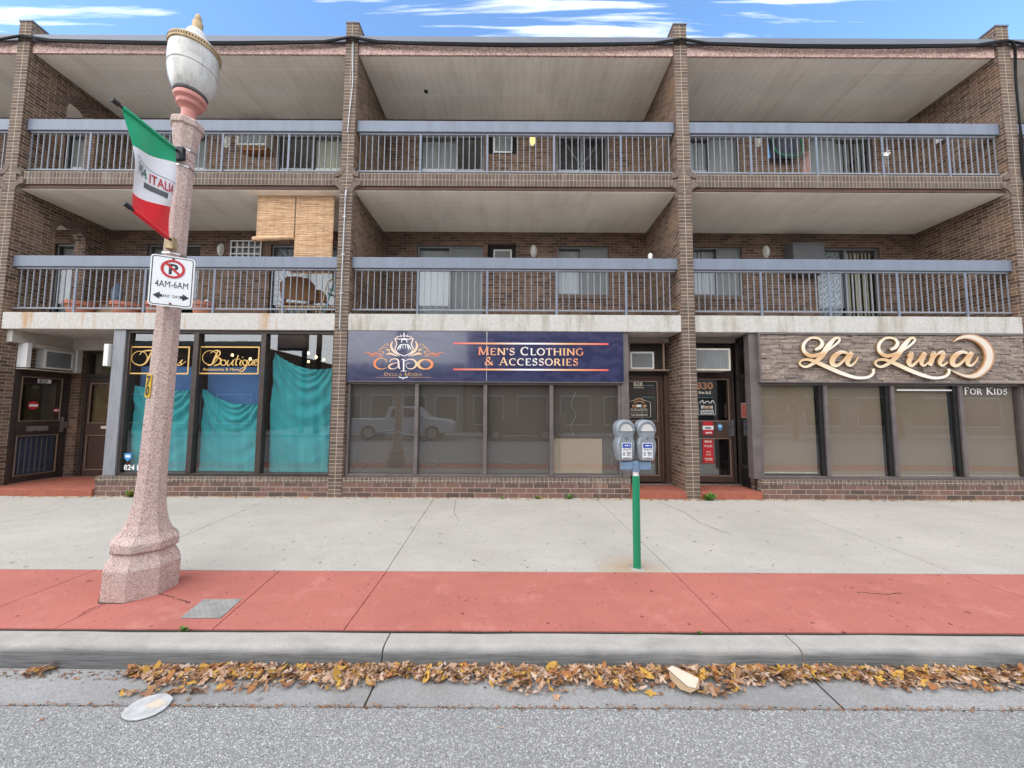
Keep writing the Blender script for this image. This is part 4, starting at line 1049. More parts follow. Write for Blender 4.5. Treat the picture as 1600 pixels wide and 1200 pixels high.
M['door_olive'] = plain('brown_paper_behind_glass', (0.30, 0.21, 0.085), 0.8, var=0.5, scale=3)
M['door_black'] = plain('black_plastic_behind_glass', (0.014, 0.014, 0.015), 0.35, var=0.5, scale=6, bump=0.5)
M['navy_slats'] = plain('navy_slatted_panel', (0.045, 0.115, 0.26), 0.4, var=0.35, scale=5)
M['door_grey'] = plain('grey_film_behind_glass', (0.075, 0.075, 0.073), 0.7, var=0.2, scale=3)

# door of number 820: set in the side wall of the left pier, faces +X
P820 = Plane((-9.655, 8.02, .13), (0, -1, 0)); P820 = Plane((-9.655, 7.12, .13), (0, 1, 0))
f820, (g0, g1) = door(P820, .91, 2.22, 'bronze', 'bronze', 'tan_trim', 'navy_slats', 'door_black', rail=(.92, 1.20))
mb = MB()
for k in range(7): pbox(mb, P820, g0 + .03 + k * .083, g0 + .045 + k * .083, .16, .86, -.088, -.082)
part(mb, 'panel_seams', M['blind_dusk'], f820)
mb = MB(); pbox(mb, P820, .26, .60, 1.0, 1.10, -.02, -.008); ms = part(mb, 'mail_slot', M['chrome'], f820)
mb = MB(); pbox(mb, P820, .80, .83, .96, 1.28, -.02, .03); pbox(mb, P820, .86, .90, 1.04, 1.18, 0, .012); part(mb, 'handle', M['chrome'], f820)
for cx, cb, r in ((.35, 1.52, .085), (.73, 1.42, .052)):
    mb = MB(); poly(mb, P820, [(cx + r * math.cos(t * math.pi / 10), cb + r * math.sin(t * math.pi / 10)) for t in range(20)], -.036, 0)
    rect(mb, P820, cx - r * .8, cx + r * .8, cb - r * .3, cb + r * .25, -.034, 1)
    part(mb, 'round_sticker', [M['paint_red'], M['paint_white']], f820)
mb = MB(); rect(mb, P820, .38, .60, 1.98, 2.06, -.036, 0); o = part(mb, 'number_plate', [M['paint_white']], f820)
text_mesh('number', '820', .085, P820, .40, 1.99, M['paint_black'], f820, d=-.032, bold=.002, stretch=1.1)

# back wall of that recess: narrow brick jamb, door of number 824
mb = MB(); wall_holes(mb, -9.66, -7.5, .0, Z2B, 8.05, [(-9.46, -8.40, .13, 2.86)], .2); part(mb, 'brick_wall', M['brick'])
P824 = Plane((-9.45, 8.12, .13))
f824, (g0, g1) = door(P824, 1.02, 2.14, 'bronze', 'brown_wood', 'tan_trim', 'brown_wood', 'door_olive', rail=(.88, 1.14), lower_glass=False)
mb = MB(); pbox(mb, P824, 0, 1.02, 2.143, 2.22, -.1, .02); pbox(mb, P824, 0, .06, 2.22, 2.73, -.1, 0); pbox(mb, P824, .96, 1.02, 2.22, 2.73, -.1, 0); pbox(mb, P824, .06, .96, 2.67, 2.73, -.1, 0)
part(mb, 'transom_frame', M['bronze'], f824)
mb = MB(); pbox(mb, P824, .06, .96, 2.22, 2.67, -.06, -.055); part(mb, 'pane', M['glass_shop'], f824)
mb = MB(); pbox(mb, P824, .06, .96, 2.22, 2.67, -.15, -.14); part(mb, 'backing', M['door_olive'], f824)
mb = MB(); rect(mb, P824, .42, .70, 1.02, 1.08, -.018, 0); part(mb, 'mail_label', M['paint_cream'], f824)
text_mesh('number', '824', .09, P824, .56, 1.90, M['paint_cream'], f824, d=-.04)
# return of the left shop front beside the recess
mb = MB(); mb.box(-7.55, -7.50, YS + .13, 8.05, .13, Z2B - .01); part(mb, 'shop_return', M['interior'])

# door 828
YD = 7.53
P828 = Plane((2.27, YD, .165))
mb = MB(); mb.box(2.2, 2.268, YD - .09, YD + .1, .13, 3.0); mb.box(2.27, 3.198, YD + .03, YD + .12, 2.32, 3.0); part(mb, 'door_surround', M['bronze'])
f828, (g0, g1) = door(P828, .82, 2.15, 'brown_wood', 'brown_wood', 'tan_trim', 'door_grey', 'door_grey', rail=(.91, 1.23), jamb=.05)
mb = MB(); mb.box(3.095, 3.196, YD - .07, YD + .03, .13, 2.32); part(mb, 'door_jamb', M['brown_wood'])
mb = MB(); mb.box(2.205, 3.15, YD - .2, YD + .02, 2.405, 2.43); mb.box(2.33, 2.36, YD - .2, YD - .17, 2.431, 2.97); mb.box(3.03, 3.06, YD - .2, YD - .17, 2.431, 2.97); mb.box(2.33, 3.06, YD - .2, YD - .17, 2.971, 3.0); part(mb, 'transom_frame', M['tan_trim'])
# door 830
P830 = Plane((3.60, YD - .02, .165))
mb = MB(); mb.box(3.457, 3.598, YD - .07, YD + .1, .13, 3.0); mb.box(3.60, 4.575, YD + .03, YD + .12, 2.37, 3.0); part(mb, 'door_surround', M['bronze'])
f830, (h0, h1) = door(P830, .94, 2.20, 'bronze', 'brown_wood', 'tan_trim', 'door_black', 'door_black', rail=(.89, 1.23), jamb=.05)
mb = MB(); pbox(mb, P830, .80, .825, .92, 1.24, -.02, .02); pbox(mb, P830, .845, .905, .94, 1.26, -.02, .004); part(mb, 'handle', M['chrome'], f830)
for q in ((3.457, 4.57), (2.2, 3.19)): mb = MB(); mb.box(*q, YD - .12, YD - .05, .129, .16); part(mb, 'threshold', M['chrome'])
# glazed return between door 830 and the right shop front, faces -X
PRT = Plane((4.585, YD - .03, .13), (0, -1, 0))
mb = MB(); wdt = .53
for q in ((0, .05, 0, 2.95), (wdt - .05, wdt, 0, 2.95), (.05, wdt - .05, 2.9, 2.95), (.05, wdt - .05, 2.12, 2.19), (.05, wdt - .05, .36, .42)): pbox(mb, PRT, *q, -.05, .02)
rtf = part(mb, 'glazed_return', M['bronze'])
mb = MB(); pbox(mb, PRT, .05, wdt - .05, .42, 2.12, -.02, -.015); part(mb, 'pane', M['glass_shop'], rtf)
mb = MB(); pbox(mb, PRT, .05, wdt - .05, 2.19, 2.90, -.02, -.015); part(mb, 'pane', M['glass_shop'], rtf)
mb = MB(); pbox(mb, PRT, .05, wdt - .05, .0, .36, -.04, .0); part(mb, 'kick_panel', M['black_frame'], rtf)
mb = MB(); pbox(mb, PRT, .05, wdt - .05, .36, 2.90, -.10, -.095); part(mb, 'backing', M['door_black'], rtf)
mb = MB(); rect(mb, PRT, .12, .34, 1.34, 1.64, .0, 0)
for k in range(5): rect(mb, PRT, .15, .31 - .03 * (k % 2), 1.40 + k * .05, 1.375 + k * .05, .004, 1)
part(mb, 'notice', [M['pink_poster'], M['paint_red']], rtf)

# ================================================================== SIGNS AND LETTERING
# --- navy shop sign of the middle shop
YG = 6.872
sg = thing('shop_sign', 'long navy shop sign with a crowned crest and orange lettering over grey shop windows', 'sign', (-.5, YG, 2.13))
mb = MB(); mb.box(-3.10, -.482, YG, YG + .05, 2.135, 3.082); mb.box(-.476, 2.095, YG, YG + .05, 2.135, 3.082); mb.box(-.482, -.476, YG + .004, YG + .05, 2.135, 3.082)
mb.build('board', M['navy_board'], sg)
mb = MB(); mb.box(-.484, -.474, YG - .003, YG + .004, 2.14, 3.08); mb.build('joint_strip', M['chrome'], sg)
mb = MB(); mb.box(-3.10, 2.095, YG - .004, YG + .05, 2.118, 2.134); mb.box(-3.10, 2.095, YG - .004, YG + .05, 3.083, 3.088); mb.build('trim', M['bronze_light'], sg)
plg = Plane((0, YG, 0))
def at_sign(cx, cy, ox, oy, sc, Y=YG): p = W(ox + cx / sc, oy + cy / sc, Y); return (p.x, p.z)
Mo = grad_x('orange_white_print', [(0.0, (0.70, 0.16, 0.05)), (0.22, (0.78, 0.42, 0.18)), (0.5, (0.80, 0.76, 0.80)), (0.78, (0.78, 0.45, 0.16)), (1.0, (0.70, 0.18, 0.06))], WX(583, 555, YG), WX(679, 555, YG))
Mt = grad_x('orange_white_text_print', [(0.0, (0.72, 0.20, 0.09)), (0.25, (0.78, 0.50, 0.26)), (0.5, (0.82, 0.80, 0.84)), (0.78, (0.80, 0.50, 0.24)), (1.0, (0.72, 0.22, 0.09))], WX(745, 555, YG), WX(913, 555, YG))
Ml = grad_x('red_white_line_print', [(0.0, (0.70, 0.10, 0.12)), (0.25, (0.75, 0.38, 0.16)), (0.5, (0.80, 0.80, 0.86)), (0.75, (0.75, 0.40, 0.16)), (1.0, (0.70, 0.10, 0.10))], WX(708, 537, YG), WX(950, 537, YG))
A = lambda cx, cy: at_sign(cx, cy, 560, 510, 10.667)
def strokes(mb, lst, fn, pxw, d=.003, m=0, n=5, k=.8):
    for pts in lst:
        q = [(*fn(p[0], p[1]), (p[2] if len(p) > 2 else 10) * pxw * k) for p in pts]
        ribbon(mb, plg, catmull(q, n), d, m)
pxw = (6.872 / 575) / 10.667
mb = MB()
mirror = lambda pts: [(1524 - p[0],) + tuple(p[1:]) for p in pts]
sh = [[(605, 203, 20), (690, 212, 18), (762, 205, 18)], [(605, 203, 22), (640, 290, 22), (612, 380, 22), (665, 450, 20), (762, 494, 14)],
      [(570, 250, 14), (545, 320, 42), (575, 400, 46), (640, 460, 26), (690, 498, 8)], [(462, 470, 10), (520, 452, 44), (590, 472, 26), (650, 498, 8)],
      [(455, 380, 8), (505, 395, 34), (520, 420, 8)], [(500, 330, 10), (490, 295, 9), (455, 300, 9), (400, 350, 9), (350, 400, 9), (390, 420, 9), (430, 440, 9)],
      [(480, 350, 8), (420, 355, 8), (360, 390, 10), (340, 440, 8), (400, 460, 9), (430, 430, 9), (400, 420, 7)],
      [(90, 450, 8), (150, 435, 12), (230, 462, 18), (290, 440, 16), (340, 470, 12), (400, 480, 8)], [(170, 478, 8), (240, 476, 14), (320, 455, 12)],
      [(165, 497, 6), (300, 496, 8), (430, 495, 9)], [(620, 190, 12), (690, 165, 14), (762, 158, 14)],
      [(640, 160, 8), (660, 182, 12)], [(700, 128, 8), (710, 180, 16)], [(755, 105, 6), (762, 180, 26)]]
strokes(mb, sh, A, pxw); strokes(mb, [mirror(q) for q in sh], A, pxw)
mb.build('crest', Mo, sg)
mb = MB()
strokes(mb, [[(715, 275, 10), (730, 225, 22), (765, 215, 26), (800, 225, 22), (815, 275, 12)], [(700, 310, 14), (672, 345, 26), (650, 395, 12)], [(720, 310, 12), (700, 350, 22), (690, 395, 8)],
             [(745, 310, 10), (742, 372, 12)], [(782, 310, 10), (785, 372, 12)], [(812, 310, 12), (830, 350, 24), (838, 392, 8)], [(835, 315, 14), (860, 345, 24), (880, 388, 10)], [(690, 308, 16), (765, 300, 16), (842, 308, 16)]], A, pxw, m=0)
mb.build('crest_figure', M['paint_white'], sg)
mb = MB()
strokes(mb, [[(468, 600, 10), (462, 560, 16), (420, 534, 12), (350, 532, 22), (285, 575, 48), (270, 635, 52), (310, 690, 34), (390, 712, 16), (470, 690, 8)],
             [(525, 590, 14), (545, 555, 22), (610, 540, 16), (662, 565, 32), (672, 640, 34), (680, 690, 30), (700, 705, 12)],
             [(668, 610, 10), (600, 615, 14), (520, 650, 34), (515, 690, 34), (570, 710, 16), (630, 695, 12), (668, 655, 10)],
             [(755, 545, 26), (755, 640, 30), (755, 740, 28)], [(720, 548, 12), (755, 548, 14)], [(705, 745, 12), (805, 745, 12)],
             [(760, 590, 10), (830, 552, 14), (910, 552, 24), (962, 600, 40), (958, 660, 40), (900, 705, 22), (830, 700, 12), (795, 650, 10), (820, 615, 9), (858, 618, 9)]], A, pxw)
ribbon(mb, plg, [(*A(1115 + 115 * math.cos(t), 632 + 78 * math.sin(t)), (14 + 32 * abs(math.cos(t))) * pxw) for t in [i * math.pi / 16 for i in range(33)]])
mb.build('lettering', Mo, sg)
mb = MB()
w_ = serif_width('Della Moda', 1, .82, 1.35); xa, za = A(425, 820); xb, _ = A(1065, 820)
hh = 50 * pxw
wd = serif_width('Della Moda', hh, hh * .82, 1.0); serif(mb, plg, 'Della Moda', xa, za, hh, hh * .82, wide=(xb - xa) / wd)
mb.build('lettering', M['paint_gold'], sg)
mb = MB(); strokes(mb, [[(285, 852, 5), (460, 850, 8), (640, 850, 9)], [(860, 850, 9), (1040, 850, 8), (1210, 852, 5)]], A, pxw); mb.build('line', M['paint_copper'], sg)
mb = MB(); strokes(mb, [[(665, 845, 10), (700, 850, 22), (745, 865, 10)], [(830, 845, 10), (795, 850, 22), (750, 865, 10)], [(747, 840, 8), (747, 885, 16)]], A, pxw); mb.build('ornament', M['paint_white'], sg)
A5 = lambda cx, cy: at_sign(cx, cy, 540, 510, 3.636)
mb = MB()
for txt_, xl, xr, yt, yb in (("Men's Clothing", 752, 1357, 120, 162), ('& Accessories', 786, 1326, 178, 220)):
    xa, za = A5(xl, yb); xb, zt = A5(xr, yt); hh = zt - za
    wd = serif_width(txt_, hh, hh * .86, 1.0); serif(mb, plg, txt_, xa, za, hh, hh * .86, wide=(xb - xa) / wd, thick=.19, thin=.09)
mb.build('lettering', Mt, sg)
for yy in (96, 244):
    mb = MB(); (xa, za), (xb, zb) = A5(612, yy), A5(1493, yy); rect(mb, plg, xa, xb, za - .016, za + .016); mb.build('line', Ml, sg)

# --- stone clad sign of the right shop
YL = 6.86
sl = thing('shop_sign', 'stone clad shop sign with raised golden script letters and a crescent moon', 'sign', (7.1, YL, 2.15))
rnd = random.Random(5); mb = MB()
mb.box(4.665, 9.655, YL + .035, YL + .07, 2.16, 3.05)
z = 2.16
while z < 3.04:
    h = rnd.choice((.028, .034, .042, .05)); x = 4.665 + rnd.random() * .02
    h = min(h, 3.05 - z)
    while x < 9.65:
        l = rnd.uniform(.07, .30); xe = min(x + l, 9.655); dp = rnd.uniform(.0, .026)
        mb.box(x, xe - .002, YL + dp, YL + .034, z, z + h - .002, rnd.randrange(3), skip='k'); x = xe
    z += h
M['stone_a'] = plain('ledgestone_taupe', (0.30, 0.235, 0.195), 0.9, var=0.4, scale=20, fine=90, bump=0.4)
M['stone_b'] = plain('ledgestone_grey', (0.24, 0.195, 0.168), 0.9, var=0.4, scale=20, fine=90, bump=0.4)
M['stone_c'] = plain('ledgestone_pale', (0.36, 0.292, 0.245), 0.9, var=0.4, scale=20, fine=90, bump=0.4)
mb.build('stone_cladding', [M['stone_a'], M['stone_b'], M['stone_c']], sl, merge=False)
mb = MB(); mb.box(4.63, 4.662, YL - .02, YL + .07, 2.14, 3.085); mb.box(4.664, 9.655, YL - .012, YL + .07, 3.052, 3.085); mb.box(4.664, 9.655, YL - .012, YL + .07, 2.14, 2.158); mb.build('trim', M['bronze_light'], sl)
plL = Plane((0, YL - .012, 0))
B5 = lambda cx, cy: at_sign(cx, cy, 1170, 510, 3.72, YL - .03)
px5 = (6.84 / 575) / 3.72
zlo, zhi = B5(500, 308)[1], B5(500, 60)[1]
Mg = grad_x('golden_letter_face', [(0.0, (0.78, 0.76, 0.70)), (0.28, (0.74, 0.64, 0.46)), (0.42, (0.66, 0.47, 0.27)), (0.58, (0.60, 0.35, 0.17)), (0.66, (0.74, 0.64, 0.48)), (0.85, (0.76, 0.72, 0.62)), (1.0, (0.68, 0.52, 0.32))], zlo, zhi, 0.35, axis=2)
M['letter_edge'] = plain('letter_edge', (0.34, 0.20, 0.09), 0.4, 0.3, var=0.15)
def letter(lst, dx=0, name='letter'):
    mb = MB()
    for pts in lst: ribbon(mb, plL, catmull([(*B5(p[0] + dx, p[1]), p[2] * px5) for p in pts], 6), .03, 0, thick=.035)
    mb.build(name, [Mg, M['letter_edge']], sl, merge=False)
Lp = [[(378, 138, 12), (412, 122, 20), (424, 95, 20), (400, 70, 14), (352, 70, 14), (316, 105, 18), (320, 148, 22), (362, 172, 22), (420, 156, 16), (480, 122, 12), (520, 86, 14), (516, 68, 13), (492, 74, 18), (455, 118, 30), (418, 172, 30), (375, 212, 20), (325, 236, 14), (292, 220, 12), (304, 198, 12), (352, 196, 18), (430, 228, 24), (530, 272, 22), (620, 299, 17), (688, 294, 15), (716, 270, 16), (713, 247, 18)]]
ap = [[(572, 158, 14), (535, 150, 20), (492, 178, 30), (482, 215, 30), (508, 228, 18), (545, 202, 14), (580, 158, 14)], [(597, 150, 26), (580, 180, 30), (570, 214, 24), (590, 228, 14), (618, 204, 10), (630, 178, 8)]]
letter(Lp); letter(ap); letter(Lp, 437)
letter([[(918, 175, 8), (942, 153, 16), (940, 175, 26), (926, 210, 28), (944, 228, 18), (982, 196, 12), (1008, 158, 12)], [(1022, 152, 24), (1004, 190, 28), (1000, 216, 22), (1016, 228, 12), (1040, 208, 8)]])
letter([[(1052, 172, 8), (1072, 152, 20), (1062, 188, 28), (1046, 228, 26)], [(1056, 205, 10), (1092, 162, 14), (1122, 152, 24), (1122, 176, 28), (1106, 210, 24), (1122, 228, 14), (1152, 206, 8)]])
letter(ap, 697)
outer = [(1185, 92), (1213, 62), (1270, 46), (1330, 54), (1390, 90), (1422, 150), (1418, 212), (1382, 266), (1322, 302), (1260, 300), (1200, 276), (1158, 248)]
inner = [(1215, 268), (1268, 280), (1318, 264), (1355, 220), (1366, 172), (1350, 124), (1312, 90), (1262, 74), (1220, 78)]
oc = catmull(outer, 4); ic = catmull([outer[-1]] + inner + [outer[0]], 4)
def crescent(mb, sc, d0, d1, m, ms):
    n = 40
    def samp(c, t):
        f = t * (len(c) - 1); i = min(int(f), len(c) - 2); k = f - i
        return (c[i][0] + (c[i+1][0] - c[i][0]) * k, c[i][1] + (c[i+1][1] - c[i][1]) * k)
    O, I = [], []
    for k in range(n + 1):
        o_, i_ = samp(oc, k / n), samp(ic, 1 - k / n); mx, my = (o_[0] + i_[0]) / 2, (o_[1] + i_[1]) / 2
        O.append(B5(mx + (o_[0] - mx) * sc, my + (o_[1] - my) * sc)); I.append(B5(mx + (i_[0] - mx) * sc, my + (i_[1] - my) * sc))
    for k in range(n):
        mb.face([plL.P(*I[k], d1), plL.P(*O[k], d1), plL.P(*O[k+1], d1), plL.P(*I[k+1], d1)], m)
        mb.face([plL.P(*O[k], d1), plL.P(*O[k], d0), plL.P(*O[k+1], d0), plL.P(*O[k+1], d1)], ms)
        mb.face([plL.P(*I[k], d1), plL.P(*I[k+1], d1), plL.P(*I[k+1], d0), plL.P(*I[k], d0)], ms)
mb = MB(); crescent(mb, 1.0, -.005, .03, 0, 1); crescent(mb, .62, .03, .034, 2, 2)
mb.build('crescent_moon', [M['paint_copper'], M['letter_edge'], M['paint_cream']], sl, merge=False)

# --- lettering on the shop glass
plS = Plane((0, YS + .05, 0)); plg = plS
G3 = lambda cx, cy: at_sign(cx, cy, 1180, 590, 3.81, YS + .05)
a, b, pane = RP[3]; mb = MB(); (xa, za), (xb, zt) = G3(1243, 100), G3(1500, 60); hh = zt - za
xa = max(xa, a + .005)
wd = serif_width('For Kids', hh, hh * .82, 1.0); serif(mb, plS, 'For Kids', xa, za, hh, hh * .82, wide=(xb - xa) / wd, d=.004); mb.build('lettering', M['paint_white'], RF)
mb = MB(); (xa, za), (xb, _) = G3(842, 74), G3(1215, 74); rect(mb, plS, xa, min(xb, RP[2][1] - .003), za - .013, za + .013, .004); mb.build('line', M['paint_white'], RF)
G1 = lambda cx, cy: at_sign(cx, cy, 180, 500, 4.286, YS + .05)
px1 = (6.98 / 575) / 4.286
for (x0, x1) in ((92, 503), (556, 970)):
    mb = MB(); (xa, za), (xb, zb) = G1(x0, 362), G1(x1, 178); bw = 9 * px1
    for q in ((xa, xb, za, za + bw), (xa, xb, zb - bw, zb), (xa, xa + bw, za + bw, zb - bw), (xb - bw, xb, za + bw, zb - bw)): rect(mb, plS, *q, .004)
    mb.build('gold_border', M['paint_gold'], LF)
def script(lst, scw=px1):
    mb = MB()
    for pts in lst: ribbon(mb, plS, catmull([(*G1(p[0], p[1]), p[2] * scw) for p in pts], 5), .005)
    mb.build('lettering', M['paint_gold'], LF)
ell = lambda cx, cy, rx, ry, w, a0=0, a1=360, tilt=-12: [(cx + rx * math.cos(R(a)) * math.cos(R(tilt)) - ry * math.sin(R(a)) * math.sin(R(tilt)), cy + rx * math.cos(R(a)) * math.sin(R(tilt)) + ry * math.sin(R(a)) * math.cos(R(tilt)), w[0] + (w[1] - w[0]) * abs(math.cos(R(a)))) for a in range(a0, a1 + 1, 24)]
script([ell(165, 255, 52, 46, (4, 5), 40, 400), [(245, 212, 6), (222, 262, 13), (200, 292, 10), (165, 305, 5), (140, 292, 6)], [(165, 235, 4), (185, 212, 7), (235, 204, 9), (300, 214, 5)]])
script([[(410, 224, 5), (405, 246, 4)], [(420, 300, 5), (440, 276, 4), (452, 268, 7), (440, 282, 9), (446, 298, 8), (425, 305, 5), (412, 298, 6)], [(446, 300, 4), (476, 276, 4)]])
script([ell(636, 252, 50, 46, (4, 5), 60, 420), [(690, 205, 6), (668, 258, 14), (648, 298, 10), (620, 303, 5)], [(640, 222, 4), (672, 204, 6), (702, 212, 10), (698, 238, 8), (668, 250, 5)], [(672, 250, 5), (708, 262, 11), (700, 294, 10), (662, 306, 6)],
        ell(726, 286, 18, 18, (5, 9)), [(760, 268, 6), (750, 294, 10), (762, 304, 6), (786, 278, 5)], [(794, 266, 8), (784, 296, 9), (796, 304, 5)], [(826, 236, 7), (808, 292, 9), (820, 304, 5)], [(800, 264, 4), (838, 262, 4)],
        [(846, 268, 8), (836, 296, 9), (848, 304, 5)], [(856, 246, 7), (853, 252, 7)], ell(870, 286, 15, 18, (5, 9)), [(890, 268, 7), (866, 330, 9), (838, 346, 5), (845, 326, 4), (890, 304, 4)],
        [(902, 268, 6), (894, 294, 9), (904, 304, 5), (920, 280, 5)], [(926, 266, 7), (917, 296, 8), (926, 304, 5)], [(930, 290, 4), (950, 280, 5), (950, 266, 7), (936, 272, 9), (932, 294, 8), (945, 304, 5), (968, 286, 4)]])
(xa, za), (xb, _) = G1(588, 338), G1(832, 338)
o = text_mesh('lettering', 'Accessories & More', .072, plS, 0, 0, M['paint_gold'], None, bold=.0012, d=.005)
wdt_ = max(v.co.x for v in o.data.vertices); bpy.data.objects.remove(o)
text_mesh('lettering', 'Accessories & More', .072, plS, xa, za, M['paint_gold'], LF, bold=.0012, d=.005, stretch=(xb - xa) / wdt_)
(xa, za) = G1(16, 1003); text_mesh('lettering', '824 Er', .135, plS, LP[0][0] + .03, za, M['paint_white'], LF, bold=.003, d=.005, stretch=1.0)
mb = MB(); xs_, zs_ = LP[0][0] + .09, za + .24
poly(mb, plS, [(xs_ - .07, zs_ + .07), (xs_ - .07, zs_ - .02), (xs_, zs_ - .085), (xs_ + .07, zs_ - .02), (xs_ + .07, zs_ + .07)], .004, 0); rect(mb, plS, xs_ - .045, xs_ + .045, zs_ - .01, zs_ + .035, .006, 1)
mb.build('shield_sticker', [M['sticker_blue'], M['paint_white']], LF)

# --- lettering on doors 828 and 830
class Fit(Plane):        # a decal placed on a door: offset and stretched in the door's own plane
    def __init__(s, base, a0, b0, ka=1.0, kb=1.0): s.o, s.u, s.v, s.n, s.k, s.q = base.o, base.u, base.v, base.n, 0, (a0, b0, ka, kb)
    def P(s, a, b, d=0.0): a0, b0, ka, kb = s.q; return s.o + s.u * (a0 + a * ka) + s.v * (b0 + b * kb) + s.n * d
D828 = Fit(P828, -.115, .61, 1.36, .64)
N830, H830, R830, K830 = Fit(P830, -.17, .055), Fit(P830, -.09, .0), Fit(P830, -.12, .17, 1.0, .94), Fit(P830, -.12, .06)
def door_text(pl, f, x, y, s, size, mat, **kw): return text_mesh('lettering', s, size, pl, x, y, M[mat], f, d=-.04, **kw)
gx = (g0, g1)
g0, g1 = .07 + .089, .78 - .07 - .089
door_text(P828, f828, .33, 1.945, '828', .125, 'paint_cream', align='CENTER', bold=.002)
mb = MB(); plg = P828
def rows(mb, pl, x0, x1, ys, h=.014, d=-.041, m=0, seed=0):
    rnd = random.Random(seed)
    for y in ys:
        x = x0 + rnd.random() * .02
        while x < x1:
            w_ = rnd.uniform(.02, .06); rect(mb, pl, x, min(x + w_, x1), y, y + h * rnd.uniform(.8, 1.2), d, m); x += w_ + .01
rows(mb, P828, .22, .45, (1.905,), .012); rows(mb, D828, .20, .46, (1.34, 1.30, 1.17, 1.13), .018, seed=3); rect(mb, D828, .18, .47, 1.245, 1.252, -.041)
mb.build('lettering_rows', M['paint_cream'], f828)
mb = MB(); ribbon(mb, D828, [(.165, 1.09, .008), (.165, 1.56, .008)], -.041); ribbon(mb, D828, [(.165, 1.09, .008), (.51, 1.09, .008), (.51, 1.56, .008)], -.041)
ribbon(mb, D828, catmull([(.51, 1.56, .008), (.47, 1.60, .008), (.42, 1.63, .008), (.34, 1.70, .012), (.26, 1.63, .008), (.21, 1.60, .008), (.165, 1.56, .008)], 5), -.041)
mb.build('frame_line', M['paint_cream'], f828)
mb = MB()
for q in ([(.25, 1.60, .02), (.30, 1.66, .02), (.34, 1.69, .03), (.38, 1.66, .02), (.43, 1.60, .02)], [(.26, 1.54, .02), (.34, 1.60, .03), (.42, 1.54, .02)], [(.25, 1.50, .02), (.25, 1.40, .04)], [(.41, 1.50, .02), (.43, 1.45, .05), (.40, 1.40, .03)], [(.29, 1.49, .02), (.29, 1.40, .03)]): ribbon(mb, D828, catmull(q, 5), -.04)
mb.build('emblem', M['paint_copper'], f828)
mb = MB(); rect(mb, D828, .30, .37, 1.41, 1.49, -.0405); mb.build('emblem_centre', M['paint_white'], f828)
door_text(N830, f830, .53, 1.835, '830', .20, 'paint_copper', align='CENTER', bold=.006, stretch=1.15)
door_text(N830, f830, .53, 1.735, 'Erie St.E', .075, 'paint_cream', align='CENTER', bold=.003)
mb = MB(); rect(mb, H830, .30, .66, 1.36, 1.66, -.042, 0)
for q in ((.30, .66, 1.36, 1.366), (.655, .66, 1.366, 1.60), (.30, .305, 1.366, 1.60)): rect(mb, H830, *q, -.040, 1)
rows(mb, H830, .34, .62, (1.385, 1.415, 1.445), .015, -.039, 1, 5); rows(mb, H830, .36, .60, (1.49,), .06, -.039, 1, 7); rows(mb, H830, .40, .56, (1.49,), .05, -.037, 2, 8)
ribbon(mb, H830, catmull([(.34, 1.60, .014), (.40, 1.66, .014), (.42, 1.60, .014), (.50, 1.64, .014), (.56, 1.60, .014), (.60, 1.66, .014), (.64, 1.60, .014)], 5), -.038, 1)
mb.build('opening_hours_sticker', [M['paint_black'], M['paint_white'], M['paint_copper']], f830)
mb = MB(); rect(mb, R830, .40, .62, .24, .74, -.038, 0); rows(mb, R830, .44, .58, (.67,), .04, -.036, 1, 1); rows(mb, R830, .43, .59, (.29, .32), .02, -.036, 1, 2); rows(mb, R830, .46, .56, (.40, .46), .022, -.036, 1, 4)
o = mb.build('red_poster', [M['paint_red'], M['paint_cream']], f830); 
text_mesh('lettering', 'ITALIA', .058, R830, .51, .575, M['paint_cream'], f830, align='CENTER', d=-.034, bold=.002)
mb = MB(); rect(mb, K830, .41, .61, .90, 1.17, -.016, 0); rect(mb, K830, .40, .62, 1.0, 1.08, -.014, 1); rect(mb, K830, .45, .57, 1.02, 1.05, -.012, 2); rows(mb, K830, .44, .58, (.925,), .03, -.013, 1, 2); mb.build('red_sticker', [M['paint_red'], M['paint_white'], M['paint_grey']], f830)
for pl, f, x, y in ((P830, f830, .635, 1.12), (PRT, rtf, .37, 1.16)):
    mb = MB(); d_ = -.016 if pl is P830 else 0.0
    poly(mb, pl, [(x - .045, y + .06), (x - .045, y - .03), (x, y - .085), (x + .045, y - .03), (x + .045, y + .06)], d_, 0); rect(mb, pl, x - .028, x + .028, y - .005, y + .03, d_ + .003, 1)
    mb.build('shield_sticker', [M['sticker_blue'], M['paint_white']], f)

# ================================================================== SHEETS HUNG IN THE LEFT SHOP WINDOW
def sheet(name, label, x0, x1, z0, ztl, ztm, ztr, Y, mat, seed, amp=.036):
    rnd = random.Random(seed); ph = rnd.random() * 6
    def fn(u, v):
        zt = (1-u)**2 * ztl + 2*u*(1-u) * (2*ztm - .5*(ztl+ztr)) + u*u * ztr
        z = z0 + (zt - z0) * v; x = x0 + (x1 - x0) * u
        sag = (zt - z) + .55 * (u - .45) ** 2 * 2
        fan = math.atan2(u - .03, .12 + sag) * 9 + math.atan2(.97 - u, .12 + sag) * 7
        y = amp * (.75 * abs(math.sin(sag * 11 + ph)) * math.exp(-sag * .8) + .55 * math.sin(fan * 2.3 + ph) * (.35 + .65 * v) + .5 * abs(math.sin(u * 11 + ph + 2 * v)) * (1 - v) + .22 * math.sin(u * 37 + 5 * v + ph))
        return (x, Y + y, z)
    mb = MB(); mb.grid(fn, 84, 64)
    o = mb.build(name, M[mat], smooth=180); tag(o, label, 'curtain', 'sheets hung in the shop window'); return o
